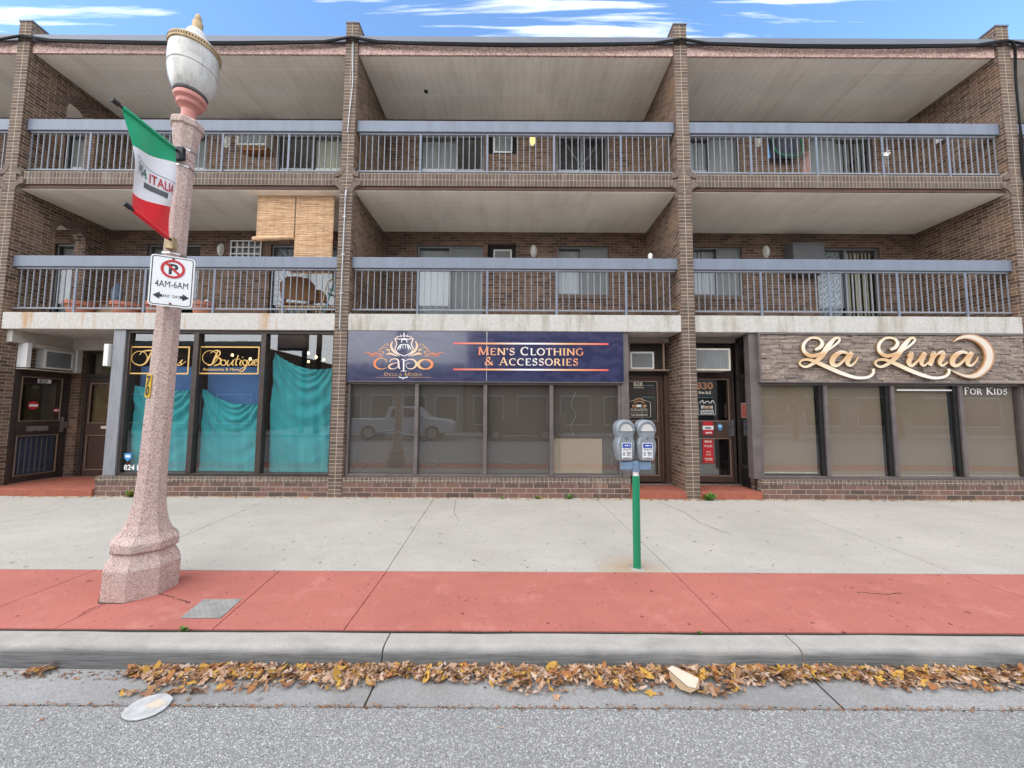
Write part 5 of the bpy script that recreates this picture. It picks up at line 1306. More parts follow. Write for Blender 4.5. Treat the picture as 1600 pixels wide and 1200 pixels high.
for k, ((a, b, p), tl, tm, tr, lab) in enumerate(zip(LP, (2.04, 1.98, 1.86), (1.95, 1.71, 1.86), (1.97, 1.74, 1.86), ('left pane, behind the street lamp', 'middle pane', 'x'))):
    if k < 2:
        sheet('hanging_sheet', 'teal sheet sagging across the lower half of the ' + lab, a + .02, b - .015, .42, tl, tm, tr, YS + .14, 'teal_cloth', k + 1)
        mb = MB(); mb.grid(lambda u, v: (a + .01 + (b - a - .02) * u, YS + .24 + .01 * math.sin(u * 14 + v * 3), 1.2 + (2.42 - 1.2) * v), 20, 8)
        o = mb.build('blue_backing_sheet', M['blue_cloth'], smooth=180); tag(o, 'dull blue sheet above the teal sheet in the ' + lab, 'curtain', 'sheets hung in the shop window')
a, b, p = LP[2]
sheet('hanging_sheet', 'tall teal sheet draped in the right pane beside the brick pier', a + .05, b - .03, .41, 2.70, 2.40, 2.42, YS + .15, 'teal_cloth', 7, .045)
for k, (px, py) in enumerate(((482, 552), (494, 558), (506, 562), (391, 561), (363, 555), (482, 565))):
    p = W(px, py, 7.9 + .25 * (k % 3))
    mb = MB(); mb.lathe([(.004, -.03), (.022, -.02), (.026, 0), (.016, .03)], tuple(p), 10); mb.tube([p + Vector((0, 0, .03)), (p.x, p.y, Z2B - .01)], .004, 5, 1)
    o = mb.build('pendant_bulb', [M['lit_bulb'], M['dark_metal']], smooth=50); tag(o, 'small lit bulb hanging from the ceiling inside the teal curtained shop', 'light bulb', 'bulbs inside the shop')

# ================================================================== THINGS FIXED TO OR STANDING ON THE BUILDING
# --- air conditioners
def air_conditioner(label, x0, x1, z0, z1, yf, depth, body='white_plastic', style='slats', frame=True, pl=None):
    pl = pl or Plane((0, yf, 0)); t = thing('air_conditioner', label, 'air conditioner', tuple(pl.P((x0 + x1) / 2, z0)), 'air conditioners')
    mb = MB(); pbox(mb, pl, x0, x1, z0, z1, -depth, -.02); mb.build('casing', M[body], t, bevel=.006)
    w = .035; mb = MB()
    for q in ((x0, x1, z0, z0 + w), (x0, x1, z1 - w, z1), (x0, x0 + w, z0 + w, z1 - w), (x1 - w, x1, z0 + w, z1 - w)): pbox(mb, pl, *q, -.02, .008)
    mb.build('bezel', M[body], t, bevel=.004)
    mb = MB(); pbox(mb, pl, x0 + w, x1 - w, z0 + w, z1 - w, -.02, -.012, 0)
    if style == 'slats':
        n = max(4, int((z1 - z0 - 2 * w) / .022))
        for k in range(n): z = z0 + w + (z1 - z0 - 2 * w) * (k + .5) / n; pbox(mb, pl, x0 + w + .01, x1 - w - .01, z - .004, z + .004, -.012, .0, 1)
    else:
        n = int((x1 - x0 - 2 * w) / .028)
        for k in range(n): x = x0 + w + (x1 - x0 - 2 * w) * (k + .5) / n; pbox(mb, pl, x - .003, x + .003, z0 + w, z1 - w, -.012, .002, 1)
    mb.build('grille', [M['grille'], M['blind_dusk']], t); return t
# over door 820 (in the side wall plane)
air_conditioner('white air conditioner between pale side boards above the dark door at the far left', .30, .80, 2.27, 2.66, 0, .2, pl=Plane((-9.50, 7.12, .13), (0, 1, 0)))
sb = thing('mounting_boards', 'pale boards boxing in the air conditioner over the dark left door', 'boards', (-9.6, 7.5, 2.4))
for q in ((.0, .07, 2.26, 2.74), (.83, .93, 2.24, 2.74)):
    mb = MB(); pbox(mb, Plane((-9.62, 7.12, .13), (0, 1, 0)), *q, -.03, .16); mb.build('side_board', M['white_paint'], sb, bevel=.004)
mb = MB(); pbox(mb, Plane((-9.62, 7.12, .13), (0, 1, 0)), .07, .83, 2.665, 2.74, -.03, .10); mb.build('top_board', M['cream_metal'], sb)
mb = MB(); pbox(mb, Plane((-9.62, 7.12, .13), (0, 1, 0)), .0, .93, 2.225, 2.24, -.03, .15); mb.build('shelf', M['cream_metal'], sb)
air_conditioner('white framed air conditioner in the transom over the 828 door', 2.40, 2.88, 2.445, 2.80, 7.42, .2)
air_conditioner('caged cream air conditioner over the 830 door beside the brick pier', 3.50, 4.27, 2.39, 2.83, 7.15, .36, body='cream_metal', style='bars')
h = AC_HOLE[(3, 2)]; air_conditioner('air conditioner in a brick recess on the third floor by a lit lamp', h[0] + .12, h[1] - .10, h[2] + .05, h[3] - .06, YB + .03, .1, style='slats')
h = AC_HOLE[(2, 2)]; air_conditioner('white air conditioner in a brick recess behind the middle second floor railing', h[0] + .14, h[1] - .10, h[2] + .02, h[3] - .12, YB + .05, .08)
a0, a1, b0, b1 = HX(374), HX(420), WZ(398, 228, YB - .2), WZ(398, 206, YB - .2)
air_conditioner('rusty cream air conditioner box on the third floor wall behind the street lamp', a0, a1, b0 - .02, b1 + .12, YB - .26, .25, body='cream_metal', style='slats')
mb = MB(); mb.box(a0 + .08, a1 - .02, YB - .2, YB - .005, b0 - .10, b0 - .022); o = mb.build('rusty_bracket', M['rust']); tag(o, 'rusty shelf bracket under the cream air conditioner box', 'bracket')
# white lattice in front of the recess, left bay
h = AC_HOLE[(2, 1)]; t = thing('white_lattice', 'white lattice guard over a wall recess beside the bamboo blinds', 'window guard', (h[0], YB, h[2]))
mb = MB(); Yq = YB - .05
for k in range(6): x = h[0] + (h[1] - h[0]) * k / 5; mb.box(x - .014, x + .014, Yq, Yq + .02, h[2], h[3])
for k in range(5): z = h[2] + (h[3] - h[2]) * k / 4; mb.box(h[0] - .014, h[1] + .014, Yq - .006, Yq - .001, z - .014, z + .014)
mb.build('lattice', M['white_paint'], t)
mb = MB(); mb.box(h[0] + .02, h[1] - .02, YB + .02, YB + .1, h[2], h[3]); mb.build('backing', M['grille'], t)
# grey cover box, right bay
x0, x1, zb, zt = HX(1223), HX(1272), WZ(1248, 425, YB - .3), WZ(1248, 380, YB - .3)
t = thing('grey_cover_box', 'plain dark grey cover box on the second floor wall beside a sliding door', 'cover box', (x0, YB - .3, zb)); mb = MB(); mb.box(x0, x1 - .03, YB - .3, YB - .003, zb, zt); mb.build('box', M['grey_box'], t, bevel=.008)
mb = MB(); mb.box(x0 - .01, x1 - .02, YB - .31, YB - .29, zt - .03, zt + .012); mb.build('lid_edge', M['grey_box'], t)

# --- wall lamps
def wall_lamp(px, py, label, lit_=False):
    p = W(px, py, YB - .06); t = thing('wall_lamp', label, 'wall lamp', (p.x, YB, p.z), 'oval wall lamps')
    mb = MB(); n = 20
    mb.prism([(p.x + .085 * math.cos(2*math.pi*k/n), p.z + .155 * math.sin(2*math.pi*k/n)) for k in range(n)], lambda u, v, d: (u, d, v), YB - .03, YB - .002); mb.build('base_plate', M['cream_metal'], t, bevel=.006)
    mb = MB()
    def fn(u, v):
        a, b = 2 * math.pi * u, math.pi / 2 * v
        return (p.x + .06 * math.cos(a) * math.cos(b), YB - .03 - .07 * math.sin(b), p.z + .12 * math.sin(a) * math.cos(b))
    mb.grid(fn, 18, 7); mb.build('glass_cover', M['lit_lamp'] if lit_ else M['white_plastic'], t, smooth=60)
    mb = MB()
    for s_ in (-.03, .03): mb.tube([(p.x + s_, YB - .032, p.z - .11), (p.x + s_, YB - .095, p.z), (p.x + s_, YB - .032, p.z + .11)], .005, 5)
    mb.build('guard', M['white_plastic'], t)
wall_lamp(832, 218, 'glowing yellow oval lamp on the third floor brick wall', True)
wall_lamp(834, 391, 'unlit oval lamp above the middle second floor handrail')
wall_lamp(1199, 392, 'unlit oval lamp left of the grey cover box')
wall_lamp(1186, 219, 'unlit oval lamp left of the hanging navy bag')
wall_lamp(343, 389, 'unlit oval lamp right of the lamp post and parking sign')
wall_lamp(352, 220, 'unlit oval lamp on the third floor wall right of the street lamp')
p = WZ(1483, 185, 8.0)
t = thing('security_light', 'small white box light on the inner side of the right brick pier', 'light fitting', (9.66, 7.85, 7.72))
mb = MB(); mb.box(9.57, 9.655, 7.75, 7.93, 7.66, 7.79); mb.build('housing', M['white_plastic'], t, bevel=.01); mb = MB(); mb.box(9.565, 9.63, 7.77, 7.91, 7.648, 7.658); mb.build('lens', M['grille'], t)
# flood lamp with a looping white cable, far left under the slab
pF = W(30, 524, 7.2)
t = thing('flood_lamp', 'grey round flood lamp under the left concrete slab with a white cable', 'light fitting', tuple(pF))
mb = MB(); mb.tube([pF + Vector((0, -.06, 0)), pF, pF + Vector((0, .08, 0))], [.07, .075, .04], 14); mb.build('lamp_head', M['grille'], t, smooth=40)
mb = MB(); mb.tube([pF, pF + Vector((-.02, .02, .1)), (pF.x, pF.y, Z2B - .003)], .016, 6); mb.build('bracket', M['galv'], t)
mb = MB(); mb.tube(catmull([tuple(pF + Vector(q)) for q in ((-.05, .0, .0), (-.25, 0, .02), (-.33, 0, -.12), (-.24, .0, -.27), (-.02, .02, -.30), (.10, .05, -.30))], 6), .012, 6); mb.build('cable', M['white_plastic'], t)
p = W(177, 557, 7.0); mb = MB(); mb.box(p.x - .04, p.x + .05, 6.86, 6.98, p.z - .2, p.z + .22); o = mb.build('junction_box', M['white_plastic'], bevel=.008); tag(o, 'narrow white box mounted beside the grey corner post of the teal shop', 'electrical box')

# --- cables and conduits
t = thing('roof_cable', 'black bundle of cables sagging along the roof edge', 'cable', (0, 6.8, 8.9))
rnd = random.Random(3)
for k in range(3):
    pts = []
    for i in range(5):
        x0, x1 = (PX[i][0] + PX[i][1]) / 2, (PX[i+1][0] + PX[i+1][1]) / 2
        for q in range(12):
            u = q / 12; near = min(u, 1 - u); lift = max(0, 1 - near / .03)
            pts.append((x0 + (x1 - x0) * u, 6.845 - .02 * k - .03 * lift, 8.945 - .028 * k - (.045 + .02 * k) * 4 * u * (1 - u) - rnd.random() * .008 + .05 * lift))
    mb = MB(); mb.tube(pts, .022 - .003 * k, 6); mb.build('cable', M['black_rubber'], t)
t = thing('cable_bundle', 'black cable bundle running down the rightmost brick pier', 'cable', (9.85, 6.83, 5.0))
for k in range(3):
    pts = [(9.80 + .015 * k, 6.80, 8.98), (9.90, 6.79 - .012 * k, 8.8), (9.925 + .012 * k, 6.83, 8.2), (9.915 + .008 * k, 6.825, 7.3), (9.90 + .02 * k, 6.825, 6.9), (9.885 + .018 * k, 6.825, 6.35), (9.875 + .014 * k, 6.81, 6.0), (9.86 + .02 * k, 6.83, 5.2), (9.85 + .015 * k, 6.83, 4.6 - .1 * k)]
    mb = MB(); mb.tube(catmull(pts, 5), .013, 6); mb.build('cable', M['black_rubber'], t)
t = thing('conduit', 'grey conduit pipe running down the pier beside the bamboo blinds', 'pipe', (-3.22, 6.83, 3.4))
mb = MB(); mb.tube([(-3.235, 6.835, 5.62), (-3.24, 6.835, 5.0), (-3.245, 6.835, 4.2), (-3.25, 6.835, 3.1)], .012, 6); mb.build('pipe', M['galv'], t)
mb = MB(); mb.tube([(-3.235, 6.83, 5.60), (-3.215, 6.80, 5.70), (-3.22, 6.82, 5.82)], .018, 6); mb.build('pipe_head', M['galv'], t)
for z in (5.3, 4.55, 3.8): mb = MB(); mb.box(-3.275, -3.205, 6.822, 6.834, z - .01, z + .01); mb.build('clip', M['galv'], t)
t = thing('thin_conduit', 'thin grey cable running down the upper part of the pier beside the lamp', 'pipe', (-3.2, 6.83, 7))
mb = MB(); mb.tube(catmull([(-3.20, 6.83, 8.95), (-3.19, 6.832, 8.4), (-3.18, 6.832, 8.0), (-3.22, 6.832, 7.4), (-3.24, 6.834, 7.0)], 5), .011, 6); mb.build('cable', M['galv'], t)

# --- bamboo roll blinds
def bamboo_blind(label, px0, px1, pyt, pyb, roll):
    Y = 7.10; x0, x1, zt, zb = WX(px0, pyt, Y), WX(px1, pyt, Y), WZ(px0, pyt, Y), WZ(px0, pyb, Y)
    t = thing('bamboo_blind', label, 'roll up blind', ((x0 + x1) / 2, Y, zt), 'bamboo blinds')
    mb = MB(); n = int((zt - zb) / .0105)
    for k in range(n):
        za = zb + (zt - zb) * k / n; zc_ = za + (zt - zb) / n * .86; yo = .004 * math.sin(k * 1.7)
        mb.box(x0 - .006 * math.sin(k * 2.3), x1 + .006 * math.sin(k * 3.1), Y + yo, Y + yo + .006, za, zc_)
    mb.build('slats', M['bamboo'], t)
    mb = MB(); mb.tube([(x0 - .05, Y, zb), (x1 + .02, Y, zb + (.05 if roll > .04 else 0))], roll, 10); mb.build('rolled_end', M['bamboo'], t, smooth=50)
    mb = MB(); mb.box(x0 - .02, x1 + .02, Y - .02, Y + .02, zt, zt + .03); mb.build('head_rail', M['pale_wood'], t)
    mb = MB()
    for u in (.2, .8): x = x0 + (x1 - x0) * u; mb.tube([(x, Y, zt + .03), (x, Y, Z3L + .005)], .005, 5)
    mb.build('hook', M['rust_steel'], t)
bamboo_blind('half raised bamboo blind with a rolled end, left of the long one', 404, 462, 300, 374, .05)
bamboo_blind('long bamboo blind hanging down behind the blue grey handrail', 464, 523, 300, 425, .03)

# --- pots and things on the left second floor balcony
def pot(px0, px1, pyt, label, Y=7.3, soil=True):
    x0, x1 = WX(px0, pyt, Y), WX(px1, pyt, Y); xc, r = (x0 + x1) / 2, (x1 - x0) / 2 * .93; zt = WZ(px0, pyt, Y)
    t = thing('flower_pot', label, 'flower pot', (xc, Y, Z2), 'terracotta pots on the balcony'); h = zt - Z2
    mb = MB(); mb.lathe([(r * .68, .002), (r * .86, h * .74), (r, h * .76), (r, h), (r * .9, h), (r * .86, h * .8)], (xc, Y, Z2), 26, caps=False); mb.build('pot', M['terracotta'], t, smooth=35)
    mb = MB(); mb.lathe([(.001, h * .86), (r * .88, h * .86)], (xc, Y, Z2), 26, caps=False); mb.build('soil', M['soil'], t); return xc, zt, r
pot(106, 147, 473, 'terracotta pot furthest left on the second floor balcony')
pot(178, 221, 475, 'terracotta pot beside the blue patterned vase')
pot(229, 262, 474, 'terracotta pot partly hidden behind the lamp post and parking sign')
xc, zt, r = pot(301, 334, 473, 'terracotta pot with a pale printed bag lying in it')
mb = MB(); mb.grid(lambda u, v: (xc + (u - .5) * r * 1.7, 7.3 - r * .5 + v * r, zt - .02 + .10 * math.sin(u * math.pi) ** .5 * (.6 + .4 * math.sin(v * 5 + u * 7))), 12, 10); o = mb.build('plastic_bag', M['flag_white'], smooth=80); tag(o, 'crumpled pale bag with dark print in the right terracotta pot', 'bag')
pa = W(149, 473, 7.42); pb_ = W(180, 473, 7.42)
t = thing('cardboard_box', 'tan cardboard box standing between two terracotta pots on the balcony', 'box', (pa.x, 7.42, Z2)); mb = MB(); mb.box(pa.x, pb_.x, 7.42, 7.75, Z2 + .003, pa.z); mb.build('carton', M['cardboard'], t, bevel=.004)
mb = MB(); mb.obox(((pa.x + pb_.x) / 2, 7.36, pa.z + .01), ((pb_.x - pa.x) / 2 - .004, 0, 0), (0, .06, .015), (0, 0, .004)); mb.build('flap', M['cardboard'], t)
pv = W(182, 470, 7.6); zt = WZ(182, 443, 7.6)
t = thing('patterned_vase', 'tall blue patterned vase standing behind the terracotta pots', 'vase', (pv.x, 7.6, Z2)); h = zt - Z2
mb = MB(); mb.lathe([(.05, .003), (.075, h * .2), (.06, h * .42)], (pv.x, 7.6, Z2), 18); mb.build('base', M['teal_paint'], t, smooth=50)
mb = MB(); mb.lathe([(.06, h * .42), (.085, h * .6), (.09, h * .8), (.05, h * .95), (.065, h)], (pv.x, 7.6, Z2), 18); mb.build('body', M['blue_ceramic'], t, smooth=50)
# chairs behind the railing
def chair(px, Y, label, mat, rot, w=.52, hb=.86, tilt=.25, seat=.40):
    x = WX(px, 470, Y); t = thing('balcony_chair', label, 'chair', (x, Y, Z2), 'chairs on the left balcony', (0, 0, rot))
    mb = MB(); mb.box(-w/2, w/2, -.24, .24, seat - .03, seat); mb.build('seat', M[mat], t, local=True, bevel=.008)
    n = 5
    mb = MB(); top = [(-w/2 * .95, seat + .05), (-w/2, hb * .82), (-w/2 * .6, hb * .97), (0, hb), (w/2 * .6, hb * .97), (w/2, hb * .82), (w/2 * .95, seat + .05)]
    mb.prism(top, lambda u, v, d: (u, .22 + (v - seat) * tilt + d, v), 0, .03); mb.build('backrest', M[mat], t, local=True, bevel=.006)
    for sx in (-1, 1):
        for y0 in (-.2, .2):
            mb = MB(); mb.tube([(sx * (w/2 - .04), y0, seat - .03), (sx * (w/2 - .02), y0 * 1.15, .004)], .02, 7); mb.build('leg', M[mat], t, local=True, smooth=40)
        mb = MB(); mb.tube(catmull([(sx * w/2, .24, seat + .24), (sx * (w/2 + .02), 0, seat + .22), (sx * (w/2 + .02), -.24, seat + .20), (sx * (w/2 + .02), -.28, seat + .10), (sx * (w/2), -.22, seat - .02)], 4), .022, 7); mb.build('armrest', M[mat], t, local=True, smooth=40)
    return t
chair(470, 7.75, 'brown wooden armchair with a rounded back under the long bamboo blind', 'wood_chair', R(200), w=.66, hb=.92)
chair(512, 7.95, 'second brown chair mostly hidden behind the wooden armchair', 'wood_chair', R(160), w=.5, hb=.72)
p0, p1 = W(505, 487, 7.35), W(522, 436, 7.35); mb = MB(); mb.tube([(p0.x, 7.3, Z2 + .003), (p1.x, 7.4, p1.z)], .014, 8); o = mb.build('teal_pole', M['teal_paint'], smooth=40); tag(o, 'slanting teal pole leaning beside the wooden chairs', 'pole')
p = W(512, 470, 7.25); pts = [(p.x - .17, 7.25, Z2 + .004), (p.x - .05, 7.25, 4.0), (p.x + .02, 7.25, 4.18), (p.x + .14, 7.25, 4.2), (p.x + .2, 7.25, 4.05), (p.x + .18, 7.25, Z2 + .004)]
mb = MB(); mb.tube(catmull(pts, 6), .012, 7); o = mb.build('bent_cane_hoop', M['pale_wood'], smooth=50); tag(o, 'bent pale cane hoop standing against the balcony railing', 'hoop')
p = W(478, 486, 7.5); t = thing('low_table', 'low pale slatted table in front of the wooden chairs on the balcony', 'table', (p.x, 7.5, Z2)); mb = MB()
mb.box(p.x - .55, p.x + .62, 7.38, 7.55, Z2 + .27, Z2 + .295); mb.build('tabletop', M['pale_wood'], t)
for x in (-.5, -.1, .25, .57): mb = MB(); mb.tube([(p.x + x, 7.46, Z2 + .27), (p.x + x - .03, 7.46, Z2 + .003)], .012, 6); mb.build('leg', M['pale_wood'], t)

# --- third floor odds and ends
p0, p1 = W(1211, 208, 8.3), W(1256, 240, 8.3)
t = thing('hanging_bag', 'navy bag with green edging hanging on the third floor brick wall', 'bag', (p0.x, 8.4, p1.z))
def bag(u, v): a = (u - .5) * 2; b = v; return (p0.x + (p1.x - p0.x) * u, 8.50 - .22 * max(0, 1 - a ** 4) ** .5 * (.5 + .5 * math.sin(b * 3.1)), p1.z + (p0.z + .12 - p1.z) * v - .05 * (1 - a * a) * (1 - v))
mb = MB(); mb.grid(bag, 16, 10); mb.build('pouch', M['navy_bag'], t, smooth=80)
mb = MB(); mb.tube(catmull([(p0.x - .02, 8.42, p0.z + .1), (p0.x + .05, 8.35, p1.z + .08), ((p0.x + p1.x) / 2, 8.28, p1.z - .06), (p1.x, 8.36, p1.z + .06), (p1.x + .03, 8.42, p0.z)], 6), .018, 6); mb.build('green_strap', M['paint_green'], t)
p = W(1201, 236, 7.04); mb = MB(); mb.tube([(p.x, 7.03, p.z - .16), (p.x - .02, 7.03, p.z + .14)], .013, 7); o = mb.build('blue_stick', M['sticker_blue']); tag(o, 'short blue stick tied upright to the third floor railing', 'stick')
p = W(1383, 238, 6.93); t = thing('pinwheel', 'white pinwheel fixed to a post of the third floor railing', 'pinwheel', (p.x, 6.93, p.z))
mb = MB()
for k in range(8):
    a = k * math.pi / 4; c_, s__ = math.cos(a), math.sin(a)
    mb.face([(p.x, 6.93, p.z), (p.x + .09 * c_ - .02 * s__, 6.925, p.z + .09 * s__ + .02 * c_), (p.x + .075 * c_ - .045 * s__, 6.90, p.z + .075 * s__ + .045 * c_)])
mb.build('vanes', M['paint_white'], t, merge=False); mb = MB(); mb.tube([(p.x, 6.935, p.z), (p.x + .03, 6.95, p.z - .28)], .005, 5); mb.build('stick', M['pale_wood'], t)
p = W(1261, 258, 7.3); mb = MB(); mb.grid(lambda u, v: (p.x + .03 * math.sin(v * 9) + (u - .5) * .14, 7.3 + .03 * math.sin(u * 8 + v * 6), Z3 + .05 + v * .75), 8, 12); o = mb.build('hanging_scarf', M['pink_poster'], smooth=80); tag(o, 'faded pink patterned cloth hanging behind the railing left of a sliding door', 'cloth')
p = W(1016, 397, 7.0); t = thing('white_cup', 'small white container on the end of the middle second floor handrail', 'container', (p.x, 7.0, H2[0])); mb = MB(); mb.lathe([(.035, 0.0), (.045, .09)], (p.x, 7.0, H2[0]), 14); mb.build('cup', M['white_plastic'], t, smooth=40); mb = MB(); mb.lathe([(.048, .09), (.03, .12), (.01, .135)], (p.x, 7.0, H2[0]), 14); mb.build('lid', M['white_plastic'], t, smooth=40)
# black cloth over a folding frame inside the middle bay's third floor window
xa, xb = HX(880), HX(943); za, zb = WZ(910, 222, YB + .3), 7.0
t = thing('folding_screen', 'black cloth screen with crossed bars behind the third floor window', 'screen', ((xa + xb) / 2, YB + .28, za))
mb = MB(); mb.prism([(xa - .08, zb), (xb - .05, zb), (xb + .02, za), (xa + .08, za)], lambda u, v, d: (u, d, v), YB + .28, YB + .30); mb.build('cloth', M['black_cloth'], t)
for (q, w_) in (((xa + .1, za - .04, xb - .02, zb), 1), ((xb - .02, za - .04, xa - .02, zb), 1)): mb = MB(); mb.tube([(q[0], YB + .27, q[1]), (q[2], YB + .27, q[3])], .022, 6); mb.build('bar', M['grille'], t)

# ================================================================== STREET FURNITURE
# --- street lamp (slightly leaning)
LX, LY = -3.287, 3.392
lamp = thing('street_lamp', 'pink speckled concrete street lamp with an acorn globe and a salmon collar', 'street lamp', (LX, LY, -.002), rot=(0, R(1.58), 0))
oct_ = R(22.5); AP = 1 / math.cos(R(22.5))
def octo(prof): mb = MB(); mb.lathe([(r * AP, z) for r, z in prof], (0, 0, 0), 8, oct_); return mb
octo([(.243, 0), (.243, .245), (.238, .258), (.202, .335), (.196, .352), (.196, .366)]).build('base', M['granite'], lamp, local=True, bevel=.004)
octo([(.196, .368), (.214, .378), (.219, .388), (.219, .446), (.212, .458), (.172, .50), (.142, .58), (.119, .69), (.107, .80), (.101, .92), (.098, 1.05), (.0945, 1.5), (.089, 2.1), (.083, 2.7), (.080, 3.3), (.078, 3.75), (.078, 3.975)]).build('shaft', M['granite'], lamp, local=True, bevel=.004)
octo([(.078, 3.977), (.081, 4.045), (.089, 4.13), (.100, 4.22), (.105, 4.275), (.106, 4.298), (.1215, 4.306), (.1225, 4.318), (.1225, 4.356), (.110, 4.378), (.068, 4.388)]).build('capital', M['granite'], lamp, local=True, bevel=.004)
octo([(.249, -.004), (.249, .0055), (.245, .0055)]).build('base_joint', M['dark_joint'], lamp, local=True)
mb = MB(); mb.lathe([(.062, 4.385), (.058, 4.405), (.058, 4.495), (.075, 4.52), (.098, 4.535), (.102, 4.55), (.102, 4.57), (.112, 4.58), (.128, 4.595), (.13, 4.62), (.122, 4.637), (.10, 4.645)], n=32); mb.build('collar', M['collar_pink'], lamp, local=True, smooth=30)
gl = MB(); gl.lathe([(.112, 4.643), (.130, 4.66), (.158, 4.715), (.176, 4.775), (.188, 4.845), (.191, 4.877), (.186, 4.883), (.186, 4.895), (.193, 4.901), (.197, 4.965), (.196, 5.045), (.193, 5.09)], n=40, caps=False)
gl.build('globe', M['globe'], lamp, local=True, smooth=22)
mb = MB(); mb.lathe([(.116, 4.645), (.128, 4.649), (.134, 4.667), (.130, 4.673)], n=36, caps=False); mb.build('gasket', M['grey_box'], lamp, local=True, smooth=30)
mb = MB(); mb.lathe([(.193, 5.085), (.204, 5.09), (.206, 5.115), (.204, 5.143), (.190, 5.149), (.18, 5.145)], n=40)
rg = mb.build('ring', M['gold'], lamp, local=True, smooth=30)
mb = MB()
for k in range(60):
    a = 2 * math.pi * k / 60; mb.obox((.206 * math.cos(a), .206 * math.sin(a), 5.117), (-.004 * math.sin(a), .004 * math.cos(a), 0), (.0015 * math.cos(a), .0015 * math.sin(a), 0), (0, 0, .010))
mb.build('beading', M['rust_steel'], rg, local=True)
mb = MB(); mb.lathe([(.19, 5.147), (.175, 5.175), (.14, 5.205), (.105, 5.22), (.09, 5.245), (.088, 5.28), (.07, 5.32), (.045, 5.34)], n=36); mb.build('globe_cap', M['globe'], lamp, local=True, smooth=30)
mb = MB(); mb.lathe([(.048, 5.33), (.043, 5.345), (.043, 5.42), (.038, 5.43), (.028, 5.437), (.031, 5.45), (.026, 5.48), (.016, 5.507), (.005, 5.52)], n=18); mb.build('finial', M['gold'], lamp, local=True, smooth=30)
mb = MB()
plN = Plane((-.035, -.0925, 1.62), (1, 0, 0), (0, 0, 1)); 
mb = MB(); mb.box(-.045, .0, -.1015, -.0955, 1.70, 1.905); nb = mb.build('number_sticker', M['yellow'], lamp, local=True)
plN = Plane((-.040, -.103, 1.71))
nbp = thing('tmp', 'x', 'x')
for s_, zz in (('7', .10), ('0', .01)):
    o = text_mesh('digit', s_, .115, plN, .0, zz, M['paint_black'], None, d=.0005, bold=.004, stretch=.55); o.parent = nb
bpy.data.objects.remove(nbp)

# --- banner on two rods, at right angles to the street
BX = -3.135
fl = thing('street_banner', 'green white and red banner hung from rods on the lamp post', 'banner', (BX, 3.28, 3.95))
zt0, zb0 = 4.02, 3.13
def fpt(u, v):          # u from the outer end to the post, v from top to bottom; the stripes ride up towards the post
    g, r_ = .335 - .19 * u, .81 - .16 * u
    v = v / .335 * g if v < .335 else (g + (v - .335) / .333 * (r_ - g) if v < .668 else r_ + (v - .668) / .332 * (1 - r_))
    y0, y1 = 2.785 + .47 * u, 2.925 + .33 * u
    z0, z1 = 3.995, 3.235 - .085 * u
    Y = y0 + (y1 - y0) * v; z = z0 + (z1 - z0) * v - .05 * math.sin(u * math.pi) * v * (1 - v) * 2
    return (BX + .034 * math.sin(u * 7 + v * 4) * math.sin(v * math.pi) + .045 * math.sin(v * 4 + 1) * u * (1 - u) * 3 * math.sin(v * math.pi), Y + .03 * math.sin(v * math.pi) * (1 - u), z)
for (va, vb, mt) in ((0, .335, 'flag_green'), (.335, .668, 'flag_white'), (.668, 1, 'flag_red')):
    mb = MB(); mb.grid(lambda u, v: fpt(u, va + (vb - va) * v), 44, 24); mb.build('stripe', M[mt], fl, smooth=180)
plB = Plane((0, 0, 0))
def fraw(u, v):         # the cloth without the stripes' slope
    g, r_ = .335 - .19 * u, .81 - .16 * u
    return fpt(u, v / g * .335 if v < g else (.335 + (v - g) / (r_ - g) * .333 if v < r_ else .668 + (v - r_) / (1 - r_) * .332))
class Curved:            # lettering that follows the cloth
    def __init__(s): s.k = 0
    def P(s, a, b, d=0.0): q = fraw(a, b); return Vector((q[0] + d, q[1], q[2]))
cv = Curved()
o = None
def banner_text(s, u0, u1, v0, v1, mat, bold=0.0):
    cu_parent = thing('tmp', 'x', 'x'); pl0 = Plane((0, 0, 0)); o = text_mesh('lettering', s, 1.0, pl0, 0, 0, M[mat], cu_parent, d=0, bold=bold)
    bpy.data.objects.remove(cu_parent)
    vs = [v.co.copy() for v in o.data.vertices]; xm = max(v.x for v in vs); zm = max(v.z for v in vs); zn = min(v.z for v in vs)
    for v, c in zip(o.data.vertices, vs):
        p = cv.P(u0 + (u1 - u0) * c.x / xm, v1 + (v0 - v1) * (c.z - zn) / (zm - zn), .007); v.co = p - Vector(fl['_base'])
    o.parent = fl; return o
mb = MB(); mb.grid(lambda u, v: cv.P(.38 + .42 * u, .545 + .06 * v, .0035), 8, 2); mb.build('grey_label', M['paint_grey'], fl, smooth=180)
banner_text('VIA', .14, .42, .42, .51, 'paint_green', .01); banner_text('ITALIA', .46, .93, .425, .525, 'paint_red', .01)
mb = MB()
for q in ([(.08, .40), (.10, .40), (.10, .405), (.08, .405)],): pass
for k in range(10): u = .08 + .09 * k; mb.face([cv.P(u, .385 + .001 * k, .0036), cv.P(u + .09, .386 + .001 * k, .0036), cv.P(u + .09, .391 + .001 * k, .0036), cv.P(u, .390 + .001 * k, .0036)])
for k in range(4): v = .39 + .04 * k; mb.face([cv.P(.08 + .025 * k, v, .0036), cv.P(.087 + .025 * k, v, .0036), cv.P(.112 + .025 * k, v + .035, .0036), cv.P(.105 + .025 * k, v + .035, .0036)])
mb.build('outline', M['paint_grey'], fl)
